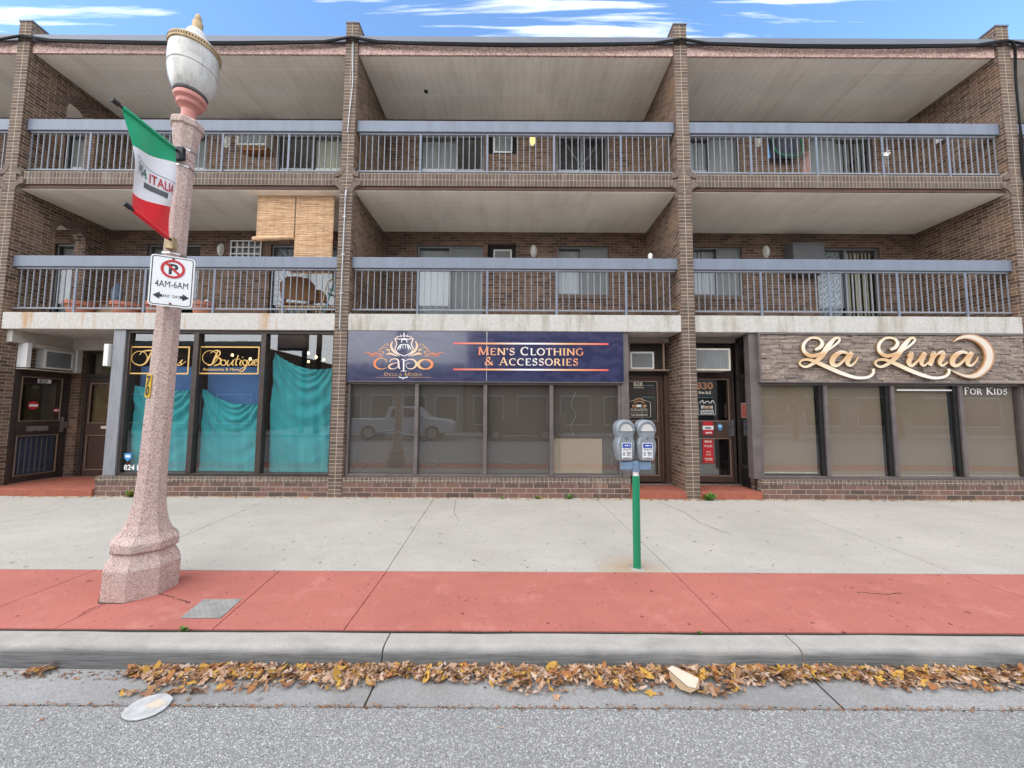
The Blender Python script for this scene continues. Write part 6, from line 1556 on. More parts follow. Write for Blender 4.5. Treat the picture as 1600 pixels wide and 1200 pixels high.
for (pa_, pb_, mt) in (((BX, 2.715, 4.005), (BX, 3.29, 4.0), 'flag_green'), ((BX, 2.865, 3.248), (BX, 3.29, 3.135), 'flag_red')):
    pa_, pb_ = Vector(pa_), Vector(pb_); d_ = (pb_ - pa_).normalized()
    mb = MB(); mb.tube([pa_, pb_], .0115, 8); rd = mb.build('rod', M['dark_metal'], fl, smooth=40)
    mb = MB(); mb.tube([pa_ - d_ * .01, pa_ + d_ * .045], .019, 8); mb.build('end_cap', M['dark_metal'], rd, smooth=40)
    mb = MB(); mb.tube([pa_ + d_ * .07, pa_ + d_ * .08, pb_ - d_ * .05, pb_ - d_ * .045], [.012, .019, .019, .012], 10, caps=False); mb.build('sleeve', M[mt], fl, smooth=60)
t_ = thing('banner_clamp', 'dark bracket strapped round the lamp post holding the top banner rod', 'bracket', (-3.15, 3.3, 3.9))
mb = MB(); mb.box(-3.18, -3.085, 3.27, 3.31, 3.92, 4.045); mb.build('bracket', M['dark_metal'], t_, bevel=.006)
for z in (3.89, 4.055):
    mb = MB(); mb.lathe([(.081 * AP, z), (.085 * AP, z), (.085 * AP, z + .014), (.081 * AP, z + .014)], (LX + math.sin(R(1.58)) * z, LY, 0), 8, oct_, caps=False); mb.build('strap', M['chrome'], t_)
t_ = thing('banner_clamp', 'small bracket holding the bottom banner rod just above the parking sign', 'bracket', (-3.15, 3.3, 3.1))
mb = MB(); mb.box(-3.185, -3.11, 3.265, 3.315, 3.06, 3.17); mb.build('bracket', M['gold'], t_, bevel=.006)
mb = MB(); mb.lathe([(.084 * AP, 3.03), (.089 * AP, 3.03), (.089 * AP, 3.045), (.084 * AP, 3.045)], (LX + math.sin(R(1.58)) * 3.04, LY, 0), 8, oct_, caps=False); mb.build('strap', M['chrome'], t_)

# --- no parking sign strapped to the post
yaw = R(27); u_ = Vector((math.cos(yaw), math.sin(yaw), 0))
SW, SH = .30, .45
pc = Vector((-2.995, 3.165, 2.715))
plP = Plane(pc - u_ * SW / 2 - Vector((0, 0, SH / 2)), u_, (0, 0, 1))
ps = thing('parking_sign', 'white no parking sign with a crossed out P strapped to the lamp post', 'sign', tuple(pc))
def rrect(x0, x1, y0, y1, r, n=5):
    out = []
    for cx, cy, a in ((x1 - r, y0 + r, -90), (x1 - r, y1 - r, 0), (x0 + r, y1 - r, 90), (x0 + r, y0 + r, 180)):
        for k in range(n + 1): t = R(a + 90 * k / n); out.append((cx + r * math.cos(t), cy + r * math.sin(t)))
    return out
mb = MB(); mb.prism(rrect(0, SW, 0, SH, .028), lambda a, b, d: plP.P(a, b, d), 0, -.004); mb.build('plate', M['sign_white'], ps)
mb = MB(); o1, o2 = rrect(.010, SW - .010, .010, SH - .010, .022), rrect(.0165, SW - .0165, .0165, SH - .0165, .017)
for k in range(len(o1)): j = (k + 1) % len(o1); mb.face([plP.P(*o1[k], .001), plP.P(*o1[j], .001), plP.P(*o2[j], .001), plP.P(*o2[k], .001)])
mb.build('border', M['paint_black'], ps)
mb = MB(); cx, cy = .152, .335
ribbon(mb, plP, [(cx + .073 * math.cos(t), cy + .073 * math.sin(t), .019) for t in [2 * math.pi * k / 40 for k in range(41)]], .004)
ribbon(mb, plP, [(cx - .053, cy + .053, .018), (cx + .053, cy - .053, .018)], .0035); mb.build('prohibition_ring', M['paint_red'], ps)
text_mesh('letter', 'P', .128, plP, cx - .033, cy - .045, M['paint_black'], ps, d=.0015, bold=.004)
o = text_mesh('lettering', '4AM-6AM', .082, plP, .152, .168, M['paint_black'], ps, align='CENTER', d=.0015, stretch=.66)
text_mesh('lettering', 'ANY  DAY', .038, plP, .152, .078, M['paint_black'], ps, align='CENTER', d=.0015, stretch=.68)
for s_ in (-1, 1):
    mb = MB(); ax = .152 + s_ * .122; poly(mb, plP, [(ax, .09), (ax - s_ * .045, .09 + .032), (ax - s_ * .045, .09 - .032)] if s_ < 0 else [(ax, .09), (ax - .045, .122), (ax - .045, .058)], .0015)
    rect(mb, plP, min(ax - s_ * .062, ax - s_ * .040), max(ax - s_ * .062, ax - s_ * .040), .078, .102, .0018); mb.build('arrow', M['paint_black'], ps)
for yy in (.425, .025): mb = MB(); mb.tube([plP.P(.15, yy, -.004), plP.P(.15, yy, .006)], .009, 8); mb.build('bolt', M['rust'], ps)
mb = MB(); mb.lathe([(.088 * AP, 2.90), (.093 * AP, 2.90), (.093 * AP, 2.918), (.088 * AP, 2.918)], (LX + math.sin(R(1.58)) * 2.9, LY, 0), 8, oct_, caps=False); mb.build('strap', M['chrome'], ps)
mb = MB(); c0 = plP.P(.15, .40, -.004); mb.tube([c0, (LX + .065, LY - .05, c0.z)], .016, 6); c0 = plP.P(.15, .04, -.004); mb.tube([c0, (LX + .06, LY - .05, c0.z)], .016, 6); mb.build('bracket', M['chrome'], ps)

mb = MB(); rnd = random.Random(31)
for pts in ([(-3.02, 3.30), (-2.9, 3.26), (-2.75, 3.20), (-2.62, 3.14)], [(-3.34, 3.13), (-3.36, 3.05), (-3.33, 2.95)], [(-4.0, 3.9), (-3.75, 3.84), (-3.55, 3.80)], [(-1.0, 6.7), (-.9, 5.9), (-.72, 5.3)], [(2.6, 6.6), (2.75, 6.0), (2.7, 5.4), (2.9, 4.8)], [(3.1, 3.4), (3.3, 3.36), (3.5, 3.39)]):
    q = []
    for i in range(len(pts) - 1):
        for k in range(6): u = k / 6; q.append((pts[i][0] + (pts[i+1][0] - pts[i][0]) * u + rnd.uniform(-.008, .008), pts[i][1] + (pts[i+1][1] - pts[i][1]) * u + rnd.uniform(-.008, .008)))
    for (xa, ya), (xb, yb) in zip(q, q[1:]):
        w_ = rnd.uniform(.0015, .0035); dx, dy = xb - xa, yb - ya; l_ = math.hypot(dx, dy); nx, ny = -dy / l_ * w_, dx / l_ * w_
        mb.face([(xa - nx, ya - ny, .0025), (xb - nx, yb - ny, .0025), (xb + nx, yb + ny, .0025), (xa + nx, ya + ny, .0025)])
tag(mb.build('pavement_cracks', M['dark_joint'], merge=False), kind='structure')
mb = MB()
for x in KJ[1:-1]: mb.face([(x - .02, 2.30, Z_GUT - .020), (x + .02, 2.30, Z_GUT - .020), (x + .02, 2.58, Z_GUT - .010), (x - .02, 2.58, Z_GUT - .010)])
tag(mb.build('gutter_joint_dirt', M['dirt']), kind='structure')

# --- twin parking meter
MX, MY = 1.288, 3.872
pm = thing('parking_meter', 'grey twin headed parking meter on a green pole', 'parking meter', (MX, MY, 0))
mb = MB(); mb.tube([(MX - .004, MY, .0), (MX, MY, .93)], .038, 20); mb.build('pole', M['green_pole'], pm, smooth=40)
mb = MB(); mb.lathe([(.075, .0), (.07, .006), (.04, .010)], (MX - .004, MY, 0), 20, caps=False); mb.build('base_collar', M['kerb_top'], pm, smooth=30)
mb = MB(); mb.tube([(MX, MY, .93), (MX, MY, 1.0)], .030, 18); mb.build('sleeve', M['white_paint'], pm, smooth=40)
mb = MB(); mb.tube([(MX, MY, .975), (MX, MY, 1.085)], .041, 18); yk = mb.build('yoke', M['meter_yoke'], pm, smooth=40)
for s_ in (-1, 1): mb = MB(); mb.box(MX + min(s_ * .03, s_ * .155), MX + max(s_ * .03, s_ * .155), MY - .03, MY + .03, .99, 1.08); mb.build('arm', M['meter_yoke'], yk, bevel=.012)
def meter_head(xc, yaw):
    plM = Plane((xc, MY, 1.085), (math.cos(yaw), math.sin(yaw), 0))
    half = [(.062, .0), (.078, .02), (.093, .10), (.100, .165), (.094, .20), (.080, .235), (.078, .25), (.090, .275), (.098, .30), (.100, .335), (.092, .372), (.072, .40), (.042, .418), (.0, .424)]
    prof_ = half + [(-x, z) for x, z in half[-2::-1]]
    mb = MB(); rings = []
    for d, sc in ((.058, .86), (.068, .80), (.050, .95), (.035, 1.0), (-.045, 1.0), (-.062, .93)): rings.append((d, sc))
    rings = [(.064, .84), (.056, .94), (.044, 1.0), (-.05, 1.0), (-.064, .92)]
    P3 = [[plM.P(x * sc, .2 + (z - .2) * (1 - (1 - sc) * .5), d) for x, z in prof_] for d, sc in rings]
    for A_, B_ in zip(P3, P3[1:]):
        for k in range(len(prof_)): j = (k + 1) % len(prof_); mb.face([A_[k], A_[j], B_[j], B_[k]])
    mb.face(P3[0]); mb.face(P3[-1][::-1])
    hd = mb.build('meter_head', M['meter_grey'], pm, smooth=40)
    mb = MB(); pts = [(.072 * math.cos(R(t)), .305 + .082 * math.sin(R(t))) for t in range(0, 181, 15)]; mb.prism(pts, lambda a, b, d: plM.P(a, b, d), .062, .072); mb.build('window', M['meter_window'], hd, bevel=.004)
    mb = MB(); pts = [(.09 * math.cos(R(t)), .305 + .104 * math.sin(R(t))) for t in range(0, 181, 12)]; inn = [(.074 * math.cos(R(t)), .305 + .084 * math.sin(R(t))) for t in range(0, 181, 12)]
    for k in range(len(pts) - 1):
        q = [pts[k], pts[k+1], inn[k+1], inn[k]]; mb.prism(q, lambda a, b, d: plM.P(a, b, d), .055, .078)
    mb.build('hood', M['meter_grey'], hd)
    mb = MB(); mb.tube([plM.P(0, .238, .06), plM.P(0, .238, .076)], .013, 12); mb.build('coin_knob', M['chrome'], hd, smooth=40)
    mb = MB(); pbox(mb, plM, -.052, .052, .022, .188, .062, .067, 0); pbox(mb, plM, -.046, .046, .135, .182, .067, .0685, 1); pbox(mb, plM, -.046, .046, .028, .038, .067, .0685, 2)
    rnd = random.Random(int(xc * 100))
    rows(mb, plM, -.044, .044, (.122, .112), .005, .0686, 2, 3); rows(mb, plM, -.010, .044, (.092, .080, .066, .054), .007, .0686, 3, 4); pbox(mb, plM, -.043, -.018, .056, .098, .067, .0684, 4); rows(mb, plM, -.032, .032, (.155,), .012, .0692, 0, 9)
    mb.build('label', [M['sign_white'], M['paint_blue'], M['paint_black'], M['paint_grey'], M['blind_dusk']], hd)
meter_head(MX - .118, R(8)); meter_head(MX + .10, R(3))

# --- small things on the pavement and in the gutter
mb = MB(); mb.face([(-2.53, 2.935, .003), (-2.222, 2.935, .003), (-2.268, 3.225, .003), (-2.585, 3.215, .003)])
t = thing('utility_cover', 'grey square utility cover set in the red paving beside the lamp base', 'utility cover', (-2.4, 3.08, 0)); mb.build('cover', M['tread_plate'], t)
rnd = random.Random(4); ring = [(-2.11 + (.113 + rnd.uniform(-.004, .004)) * math.cos(t), 2.272 + (.097 + rnd.uniform(-.003, .003)) * math.sin(t)) for t in [2 * math.pi * k / 30 for k in range(30)]]
t = thing('white_disc', 'flattened white round lid lying across the edge of the gutter and road', 'lid', (-2.11, 2.272, -.135))
mb = MB(); mb.prism(ring, lambda a, b, d: (a, b, d), -.128, -.136); mb.build('disc', M['dirty_white'], t, bevel=.003)
mb = MB(); mb.prism([(-2.075 + .05 * math.cos(k * .5) * (1 + .2 * math.sin(k * 2.1)), 2.285 + .03 * math.sin(k * .5) * (1 + .25 * math.cos(k * 1.7))) for k in range(12)], lambda a, b, d: (a, b, d), -.1265, -.128); mb.build('mud_stain', M['cardboard_pale'], t)
cb = thing('cardboard_scrap', 'pale folded piece of cardboard lying on the leaves by the kerb', 'cardboard', (1.02, 2.46, -.11))
a = [(1.02, 2.52, -.072), (1.06, 2.535, -.062), (1.185, 2.445, -.078), (1.14, 2.392, -.100), (1.095, 2.405, -.098)]
mb = MB(); mb.face(a); mb.face([(x + .002, y, z - .004) for x, y, z in a][::-1])
for k in range(5): j = (k + 1) % 5; b0_, b1_ = a[k], a[j]; mb.face([b0_, b1_, (b1_[0] + .002, b1_[1], b1_[2] - .004), (b0_[0] + .002, b0_[1], b0_[2] - .004)])
mb.build('upper_flap', M['cardboard_pale'], cb)
mb = MB(); mb.face([(1.022, 2.515, -.077), (1.095, 2.40, -.102), (1.10, 2.378, -.118), (1.05, 2.41, -.119), (1.024, 2.48, -.11)]); mb.face([(1.095, 2.40, -.103), (1.187, 2.44, -.082), (1.165, 2.398, -.105), (1.10, 2.378, -.119)]); mb.build('lower_flap', M['cardboard'], cb)

def weed(x, y, z, r, n, label, mats=('weed',), seed=0):
    rnd = random.Random(seed); t = thing('weed', label, 'weed', (x, y, z), 'weeds along the kerb and walls'); mb = MB()
    for k in range(n):
        a = rnd.uniform(0, 2 * math.pi); el = rnd.uniform(.15, 1.2); l = r * rnd.uniform(.45, 1.0); d = Vector((math.cos(a) * math.cos(el), math.sin(a) * math.cos(el) * .7, math.sin(el))); s_ = Vector((-math.sin(a), math.cos(a), .2)) * l * .2
        b = Vector((x, y, z)) + Vector((rnd.uniform(-.25, .25) * r, rnd.uniform(-.2, .2) * r, 0)); m1 = b + d * l * .55 + Vector((0, 0, l * .06)); e = b + d * l
        mb.face([b, m1 - s_, e, m1 + s_], rnd.randrange(len(mats)))
    mb.build('leaves', [M[m] for m in mats], t, merge=False)
    mb = MB()
    for k in range(3): mb.tube([(x, y, z - .005), (x + rnd.uniform(-.3, .3) * r, y + rnd.uniform(-.2, .2) * r, z + r * .45)], .004, 4)
    mb.build('stem', M['weed'], t)
weed(3.57, 6.76, .002, .17, 70, 'bright green weed at the foot of the pier by the right entrance', seed=2)
weed(1.05, 6.80, .002, .11, 36, 'small green weed under the grey shop windows', seed=5)
weed(.47, 6.80, .002, .10, 26, 'yellowing weed under the middle of the grey shop windows', ('weed', 'weed_pale'), seed=6)
weed(-.18, 6.80, .002, .07, 18, 'tiny weed under the joint of the navy sign', ('weed', 'weed_pale'), seed=8)
weed(-6.9, 6.80, .002, .16, 34, 'yellow green weed under the teal shop window at left', ('weed_pale', 'weed'), seed=9)
weed(-2.36, 2.775, .0, .05, 26, 'tuft of green weed in the gap behind the kerb near the utility cover', seed=10)
weed(1.36, 2.778, .0, .03, 14, 'tiny weed in the gap behind the kerb below the meter', seed=12)

# ------------------------------------------------------------------ fallen leaves
def leaf_mesh(seed, mat, size):
    rnd = random.Random(seed); n = 5; out = []
    kind = seed % 3
    if kind < 2:
        for k in range(n):
            a = R(-200 + 280 * k / (n - 1)) - R(-50); l = (1.0, .82, 1.0, .82, .62)[(k + 2) % 5] * rnd.uniform(.85, 1.1)
            out += [(.40 * math.cos(a - .42), .40 * math.sin(a - .42)), (.74 * l * math.cos(a - .30), .74 * l * math.sin(a - .30)), (.70 * l * math.cos(a - .15), .70 * l * math.sin(a - .15)), (l * math.cos(a), l * math.sin(a)), (.70 * l * math.cos(a + .16), .70 * l * math.sin(a + .16)), (.76 * l * math.cos(a + .28), .76 * l * math.sin(a + .28))]
    else:
        for k in range(14): a = 2 * math.pi * k / 14; out.append((math.cos(a) * (1.0 if k % 7 else 1.15), math.sin(a) * .48 * rnd.uniform(.9, 1.1)))
    me = bpy.data.meshes.new('fallen_leaf'); b1, b2, ph = rnd.uniform(.3, 1.0), rnd.uniform(-.6, .6), rnd.uniform(0, 6)
    def cup(x, y): return size * (b1 * .36 * (x * x + y * y) * (.5 + .5 * math.sin(2 * math.atan2(y, x) + ph)) + b2 * .25 * x * y + .05)
    vs = [(0, 0, cup(0, 0))] + [(x * size * .4, y * size * .4, cup(x * .4, y * .4)) for x, y in out] + [(x * size, y * size, cup(x, y)) for x, y in out]
    m = len(out); fs = [(0, 1 + k, 1 + (k + 1) % m) for k in range(m)] + [(1 + k, 1 + m + k, 1 + m + (k + 1) % m, 1 + (k + 1) % m) for k in range(m)]
    st = len(vs); vs += [(0, -.0, cup(0, 0)), (size * .04, -size * .0, cup(0, 0)), (size * .1, -size * 1.1, size * .15), (size * .06, -size * 1.1, size * .15)]; fs.append((st, st + 1, st + 2, st + 3))
    me.from_pydata(vs, [], fs); me.materials.append(M['leaf_' + mat]); me.update(); return me
LM = [(mt, leaf_mesh(7 * i + j, mt, sz)) for i, (mt, _) in enumerate(LEAFC) for j, sz in enumerate((.028, .037, .021, .046))]
rnd = random.Random(21)
LLAB = {'tan': 'tan dry leaf in the drift of leaves along the kerb', 'brown': 'brown dry leaf in the drift of leaves along the kerb', 'golden': 'golden yellow leaf in the drift of leaves along the kerb', 'pale': 'pale beige dry leaf in the drift of leaves along the kerb', 'rust': 'rust coloured leaf in the drift of leaves along the kerb', 'dark': 'dark brown leaf in the drift of leaves along the kerb'}
def drift(x):            # (back edge, front edge, depth) of the leaf drift at x, None where the gutter is bare
    if x < -2.52: return None
    f = min(1, (x + 2.52) / .7); w_ = (.125 + .03 * math.sin(x * 2.3) + .028 * math.sin(x * 5.1 + 1) + .02 * math.sin(x * 11)) * (.35 + .65 * f)
    if x > 1.9: w_ *= .92
    return 2.575, 2.575 - w_, .035 * f
rest = MB(); n_ind = 0; spots_ = []
while len(spots_) < 4600:
    x = rnd.uniform(-2.55, 4.15) if rnd.random() < .93 else rnd.uniform(4.1, 7.0); d = drift(x)
    if not d: continue
    v = min(1.15, abs(rnd.gauss(0, .50))); y = d[0] - (d[0] - d[1]) * v
    spots_.append((rnd.random(), x, y, d[2] * max(0, 1 - v) * rnd.random() ** .6 + .004 + .012 * rnd.random()))
for x, y in [(-3.02 + .12 * rnd.random(), 2.50 + .08 * rnd.random()) for _ in range(26)]: spots_.append((.5, x - .12, y, .004 + .03 * rnd.random()))
for k in range(70): x = rnd.uniform(-2.4, -1.5); spots_.append((.5, x, 2.40 + .06 * (x + 1.9) + rnd.uniform(-.02, .02), .003))
spots_.sort(key=lambda s: -(s[3]) + .02 * s[0])                       # the uppermost leaves become single objects
stuff_v, stuff_f, stuff_m = [], [], []
WT = [.30, .20, .15, .19, .11, .05]
for k, (q, x, y, z) in enumerate(spots_):
    i = rnd.choices(range(6), WT)[0]; mt, me = LM[i * 4 + rnd.choices(range(4), (.4, .2, .3, .1))[0]]
    rot = (rnd.gauss(0, .38), rnd.gauss(0, .38), rnd.uniform(0, 6.28)); sc = rnd.uniform(.42, 1.12)
    zz = Z_GUT - .004 + z + .008
    if k < 290 and -2.7 < x < 4.1:
        o = bpy.data.objects.new('fallen_leaf', me); COL.objects.link(o); o.location = (x, y, zz); o.rotation_euler = rot; o.scale = (sc, sc, sc)
        tag(o, LLAB[mt], 'leaf', 'fallen ' + mt + ' leaves along the kerb'); continue
    mat_ = Matrix.Translation((x, y, zz)) @ Matrix.Rotation(rot[2], 4, 'Z') @ Matrix.Rotation(rot[1], 4, 'Y') @ Matrix.Rotation(rot[0], 4, 'X') @ Matrix.Scale(sc, 4)
    b = len(stuff_v); stuff_v += [tuple(mat_ @ v.co) for v in me.vertices]
    for p in me.polygons: stuff_f.append([b + v for v in p.vertices]); stuff_m.append(i)
me = bpy.data.meshes.new('leaf_litter'); me.from_pydata(stuff_v, [], stuff_f)
for mt, _ in LEAFC: me.materials.append(M['leaf_' + mt])
me.polygons.foreach_set('material_index', stuff_m); me.update()
o = bpy.data.objects.new('leaf_litter', me); COL.objects.link(o); tag(o, 'dense litter of small brown and golden leaves filling the gutter', 'leaves', kind='stuff')
mb = MB()                                                             # crumbs of leaf along the joint between gutter and road
for k in range(3000):
    x = rnd.uniform(-4.2, 4.2); y = 2.29 + rnd.gauss(0, .008) if rnd.random() < .4 else (2.565 + rnd.gauss(0, .012) if rnd.random() < .15 else ((drift(x) or (0, 2.5, 0))[1] + .02 + rnd.gauss(0, .022))); s_ = rnd.uniform(.003, .014); a = rnd.uniform(0, 6.28)
    z = Z_GUT + .0015 if y > 2.3 else Z_ROAD + .004
    mb.face([(x + s_ * math.cos(a), y + s_ * .6 * math.sin(a), z), (x - s_ * .5 * math.sin(a), y + s_ * .5 * math.cos(a), z + .003), (x - s_ * math.cos(a), y - s_ * .6 * math.sin(a), z), (x + s_ * .5 * math.sin(a), y - s_ * .4 * math.cos(a), z + .002)], rnd.randrange(3))
o = mb.build('leaf_crumbs', [M['leaf_brown'], M['leaf_rust'], M['dirt']], merge=False); tag(o, 'crumbled leaf bits and dirt caught along the road and gutter joint', 'debris', kind='stuff')
mb = MB()
for k in range(1300):
    x = rnd.uniform(-9, 9.5); y = 6.845 - abs(rnd.gauss(0, .05)); s_ = rnd.uniform(.008, .035); a = rnd.uniform(0, 6.28)
    if 2.2 < x < 4.6 or x < -7.6: y = 6.81 - abs(rnd.gauss(0, .05))
    mb.face([(x + s_ * math.cos(a), y + s_ * .5 * math.sin(a), .003), (x - s_ * .5, y + s_ * .4, .012), (x - s_ * math.cos(a), y - s_ * .5 * math.sin(a), .003), (x + s_ * .3, y - s_ * .4, .005)], rnd.randrange(4))
o = mb.build('wall_foot_litter', [M['leaf_brown'], M['leaf_golden'], M['leaf_tan'], M['dirt']], merge=False); tag(o, 'thin line of leaf litter along the foot of the shop fronts', 'leaves', kind='stuff')
singles = [('tan', -2.79, 2.50, 1, .8, 'small tan leaf alone on the bare gutter left of the drift'), ('brown', -2.62, 2.185, 0, .7, 'curled brown leaf alone on the road at the left'), ('brown', -1.93, 2.335, 2, .9, 'brown leaf touching the white disc'),
           ('tan', .28, 2.365, 1, 1.0, 'tan leaf lying in the gutter just in front of the drift left of the cardboard'), ('golden', .86, 2.405, 1, 1.3, 'large golden maple leaf at the front of the drift beside the cardboard'), ('brown', .93, 2.40, 0, .9, 'brown leaf beside the large golden maple leaf'),
           ('brown', -.38, 3.22, 0, .8, 'brown leaf alone on the red paving near the middle'), ('rust', .40, 3.22, 2, .5, 'tiny rust leaf on the red paving left of the meter'), ('brown', 4.75, 4.75, 2, .9, 'brown leaf on the pale pavement at the right'), ('golden', -.62, 2.19, 2, .35, 'tiny golden leaf on the road near the middle'), ('dark', -2.58, 4.3, 2, .8, 'dark leaf on the pale pavement right of the lamp base'), ('tan', -.05, 2.15, 2, .5, 'small tan leaf lying on the asphalt in the middle')]
for mt, x, y, j, sc, lab in singles:
    i = [q for q, _ in LEAFC].index(mt); z = .004 if y > 2.79 else (Z_GUT - .003 if y > 2.29 else Z_ROAD + .004)
    o = bpy.data.objects.new('fallen_leaf', LM[i * 4 + j][1]); COL.objects.link(o); o.location = (x, y, z); o.rotation_euler = (rnd.gauss(0, .15), rnd.gauss(0, .15), rnd.uniform(0, 6.28)); o.scale = (sc, sc, sc); tag(o, lab, 'leaf', 'single fallen leaves')

# ================================================================== ACROSS THE STREET (seen reflected in the shop glass)
M['far_wall'] = plain('far_wall_paint', (0.30, 0.26, 0.22), 0.9, var=0.2, scale=1)
M['far_brick'] = brick('far_brick', (0.20, 0.10, 0.07), (0.13, 0.07, 0.055), (0.30, 0.25, 0.2))
M['far_glass'] = plain('far_dark_glass', (0.03, 0.035, 0.04), 0.08, var=0.1, bump=0)
M['car_white'] = plain('white_car_paint', (0.72, 0.73, 0.74), 0.25, var=0.04, bump=0)
M['car_black'] = plain('dark_car_paint', (0.03, 0.032, 0.036), 0.2, var=0.1, bump=0)
M['tyre'] = plain('tyre_rubber', (0.02, 0.02, 0.02), 0.85, var=0.2)
def far_building(x0, x1, h, wall, label, nwin, storeys):
    t = thing('shop_building', label, 'building', ((x0 + x1) / 2, -14, 0), 'buildings across the street')
    mb = MB(); mb.box(x0, x1, -24, -13, 0, h); mb.build('walls', M[wall], t)
    mb = MB(); mb.box(x0 - .15, x1 + .15, -13.2, -12.8, h, h + .35); mb.build('parapet', M['far_wall'], t)
    for s_ in range(storeys):
        for k in range(nwin):
            xa = x0 + (x1 - x0) * (k + .15) / nwin; xb_ = x0 + (x1 - x0) * (k + .85) / nwin; za = .6 if s_ == 0 else 3.6 + 2.9 * (s_ - 1); zb_ = za + (2.0 if s_ == 0 else 1.5)
            if zb_ > h: continue
            mb = MB(); mb.box(xa, xb_, -12.99, -12.93, za - .08, zb_ + .08); w_ = mb.build('window', M['white_paint'], t)
            mb = MB(); mb.box(xa + .06, xb_ - .06, -12.928, -12.92, za, zb_); mb.build('pane', M['far_glass'], w_)
far_building(-44, -18.5, 6.2, 'far_brick', 'brown brick shop building across the street reflected in the left window', 7, 1)
far_building(-13.0, -3.6, 4.6, 'far_wall', 'low tan shop building across the street behind the white pickup', 4, 1)
far_building(-3.3, 12.6, 7.8, 'far_brick', 'tall brick building across the street behind the dark sedan', 5, 2)
far_building(13, 44, 5.6, 'far_wall', 'long tan building across the street behind the trees', 8, 1)
def car(label, x0, z0, yc, prof, glassp, wheels, paint, wid, cat, name):
    t = thing(name, label, cat, (x0, yc, z0)); mb = MB(); mb.prism(prof, lambda u, v, d: (x0 + u, yc + d, z0 + v), -wid / 2, wid / 2); mb.build('body', M[paint], t, bevel=.06)
    for gp in glassp:
        mb = MB(); mb.prism(gp, lambda u, v, d: (x0 + u, yc + d, z0 + v), -wid / 2 - .012, wid / 2 + .012); mb.build('side_window', M['far_glass'], t)
    for wx, wr in wheels:
        for s_ in (-1, 1):
            mb = MB(); mb.tube([(x0 + wx, yc + s_ * (wid / 2 + .03), z0 + wr), (x0 + wx, yc + s_ * (wid / 2 - .22), z0 + wr)], wr, 26); w_ = mb.build('wheel', M['tyre'], t)
            mb = MB(); mb.tube([(x0 + wx, yc + s_ * (wid / 2 + .04), z0 + wr), (x0 + wx, yc + s_ * (wid / 2 + .02), z0 + wr)], wr * .62, 20); mb.build('rim', M['chrome'], w_)
car('white pickup truck parked across the street reflected in the grey window', -9.25, Z_ROAD, -7.9, [(0, .55), (.0, 1.22), (2.05, 1.22), (2.25, 1.9), (3.7, 1.93), (4.35, 1.3), (5.6, 1.18), (5.85, .95), (5.85, .5), (5.3, .42), (.3, .42)],
    [[(2.4, 1.32), (2.5, 1.80), (3.02, 1.82), (3.02, 1.32)], [(3.12, 1.32), (3.12, 1.82), (3.6, 1.82), (4.05, 1.34)]], [(1.15, .42), (4.75, .42)], 'car_white', 1.95, 'pickup truck', 'pickup_truck')
car('dark sedan parked across the street reflected in the grey window', -1.75, Z_ROAD, -7.9, [(0, .45), (.05, .95), (.9, 1.05), (1.7, 1.42), (2.6, 1.43), (3.45, 1.0), (4.4, .85), (4.6, .6), (4.55, .35), (.2, .32)],
    [[(1.15, 1.05), (1.75, 1.34), (2.15, 1.36), (2.15, 1.03)], [(2.22, 1.03), (2.22, 1.36), (2.6, 1.35), (3.2, 1.01)]], [(.85, .33), (3.65, .33)], 'car_black', 1.8, 'car', 'parked_car')
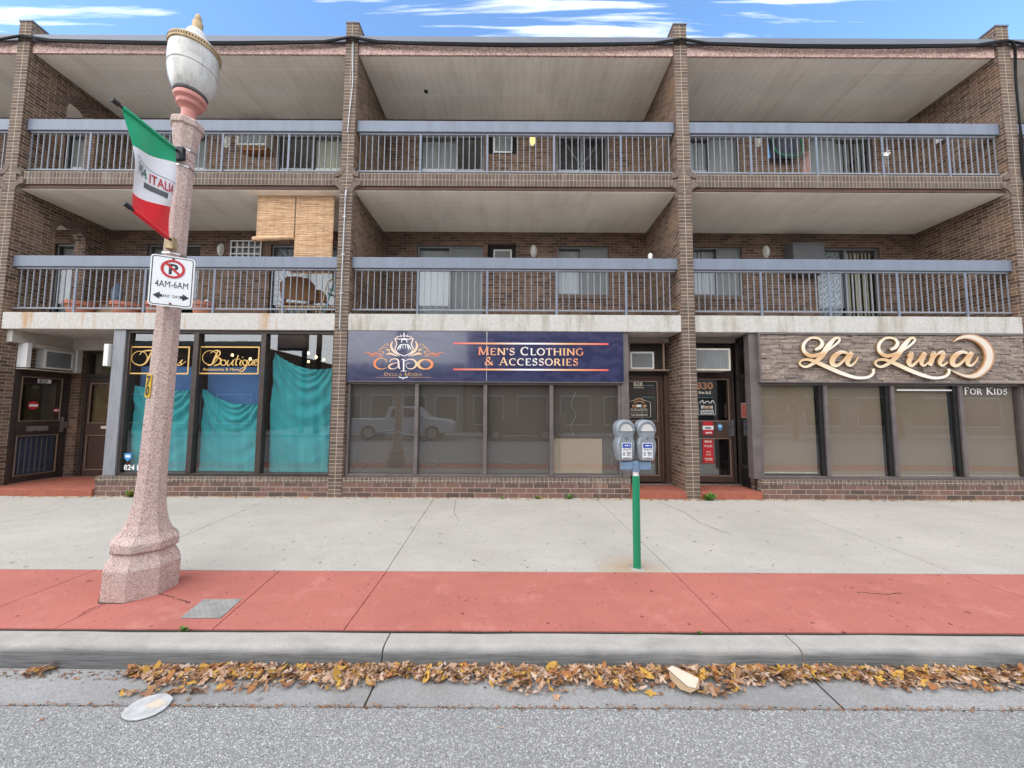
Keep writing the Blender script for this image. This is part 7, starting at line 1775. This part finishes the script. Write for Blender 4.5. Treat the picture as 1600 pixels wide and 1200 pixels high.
def far_tree(x, y, h, label, seed):
    rnd = random.Random(seed); t = thing('street_tree', label, 'tree', (x, y, 0), 'trees across the street')
    mb = MB(); mb.tube([(x, y, 0), (x + .05, y, h * .3), (x, y + .05, h * .5)], [.14, .11, .07], 8)
    for k in range(7):
        a = k * .9; mb.tube([(x, y, h * (.3 + .03 * k)), (x + h * .2 * math.cos(a), y + h * .2 * math.sin(a), h * (.55 + .04 * k)), (x + h * .3 * math.cos(a), y + h * .3 * math.sin(a), h * (.68 + .03 * k))], [.06, .04, .02], 6)
    mb.build('trunk', M['leafstem'], t)
    mb = MB(); cl = [(rnd.gauss(0, .17) * h, rnd.gauss(0, .17) * h, h * rnd.uniform(.28, .95)) for _ in range(46)]
    for k in range(2600):
        c = rnd.choice(cl); p = Vector((x + c[0] + rnd.gauss(0, .09 * h * .5), y + c[1] + rnd.gauss(0, .09 * h * .5), c[2] + rnd.gauss(0, .05 * h))); a = Vector((rnd.gauss(0, 1), rnd.gauss(0, 1), rnd.gauss(0, 1))).normalized() * .10; b = Vector((rnd.gauss(0, 1), rnd.gauss(0, 1), rnd.gauss(0, 1))).normalized() * .07
        mb.face([p - a, p + b, p + a, p - b], rnd.randrange(2))
    mb.build('crown', [M['weed_pale'], M['weed']], t, merge=False)
far_tree(17.5, -8.8, 3.9, 'street tree across the street reflected in the right shop windows', 3)
far_tree(25.0, -9.8, 4.6, 'tree further along the far pavement reflected in the rightmost window', 4)
t = thing('billboard', 'billboard on a post across the street reflected in the teal window', 'billboard', (-14.2, -11, 0)); mb = MB(); mb.tube([(-14.2, -11, 0), (-14.2, -11, 7.5)], .16, 10); mb.build('post', M['dark_metal'], t)
mb = MB(); mb.box(-16.0, -14.0, -11.15, -10.85, 5.6, 7.4); pn = mb.build('panel', M['dark_metal'], t); mb = MB(); mb.box(-15.9, -14.1, -10.84, -10.82, 5.75, 7.25); mb.build('poster_face', M['pink_poster'], pn)
t = thing('utility_pole', 'wooden utility pole across the street reflected in the teal window', 'pole', (-12.9, -10.4, 0)); mb = MB(); mb.tube([(-12.9, -10.4, 0), (-12.9, -10.4, 10.5)], [.19, .14], 10); mb.build('shaft', M['brown_wood'], t); mb = MB(); mb.box(-14.0, -11.8, -10.5, -10.38, 9.3, 9.42); mb.build('crossarm', M['brown_wood'], t)
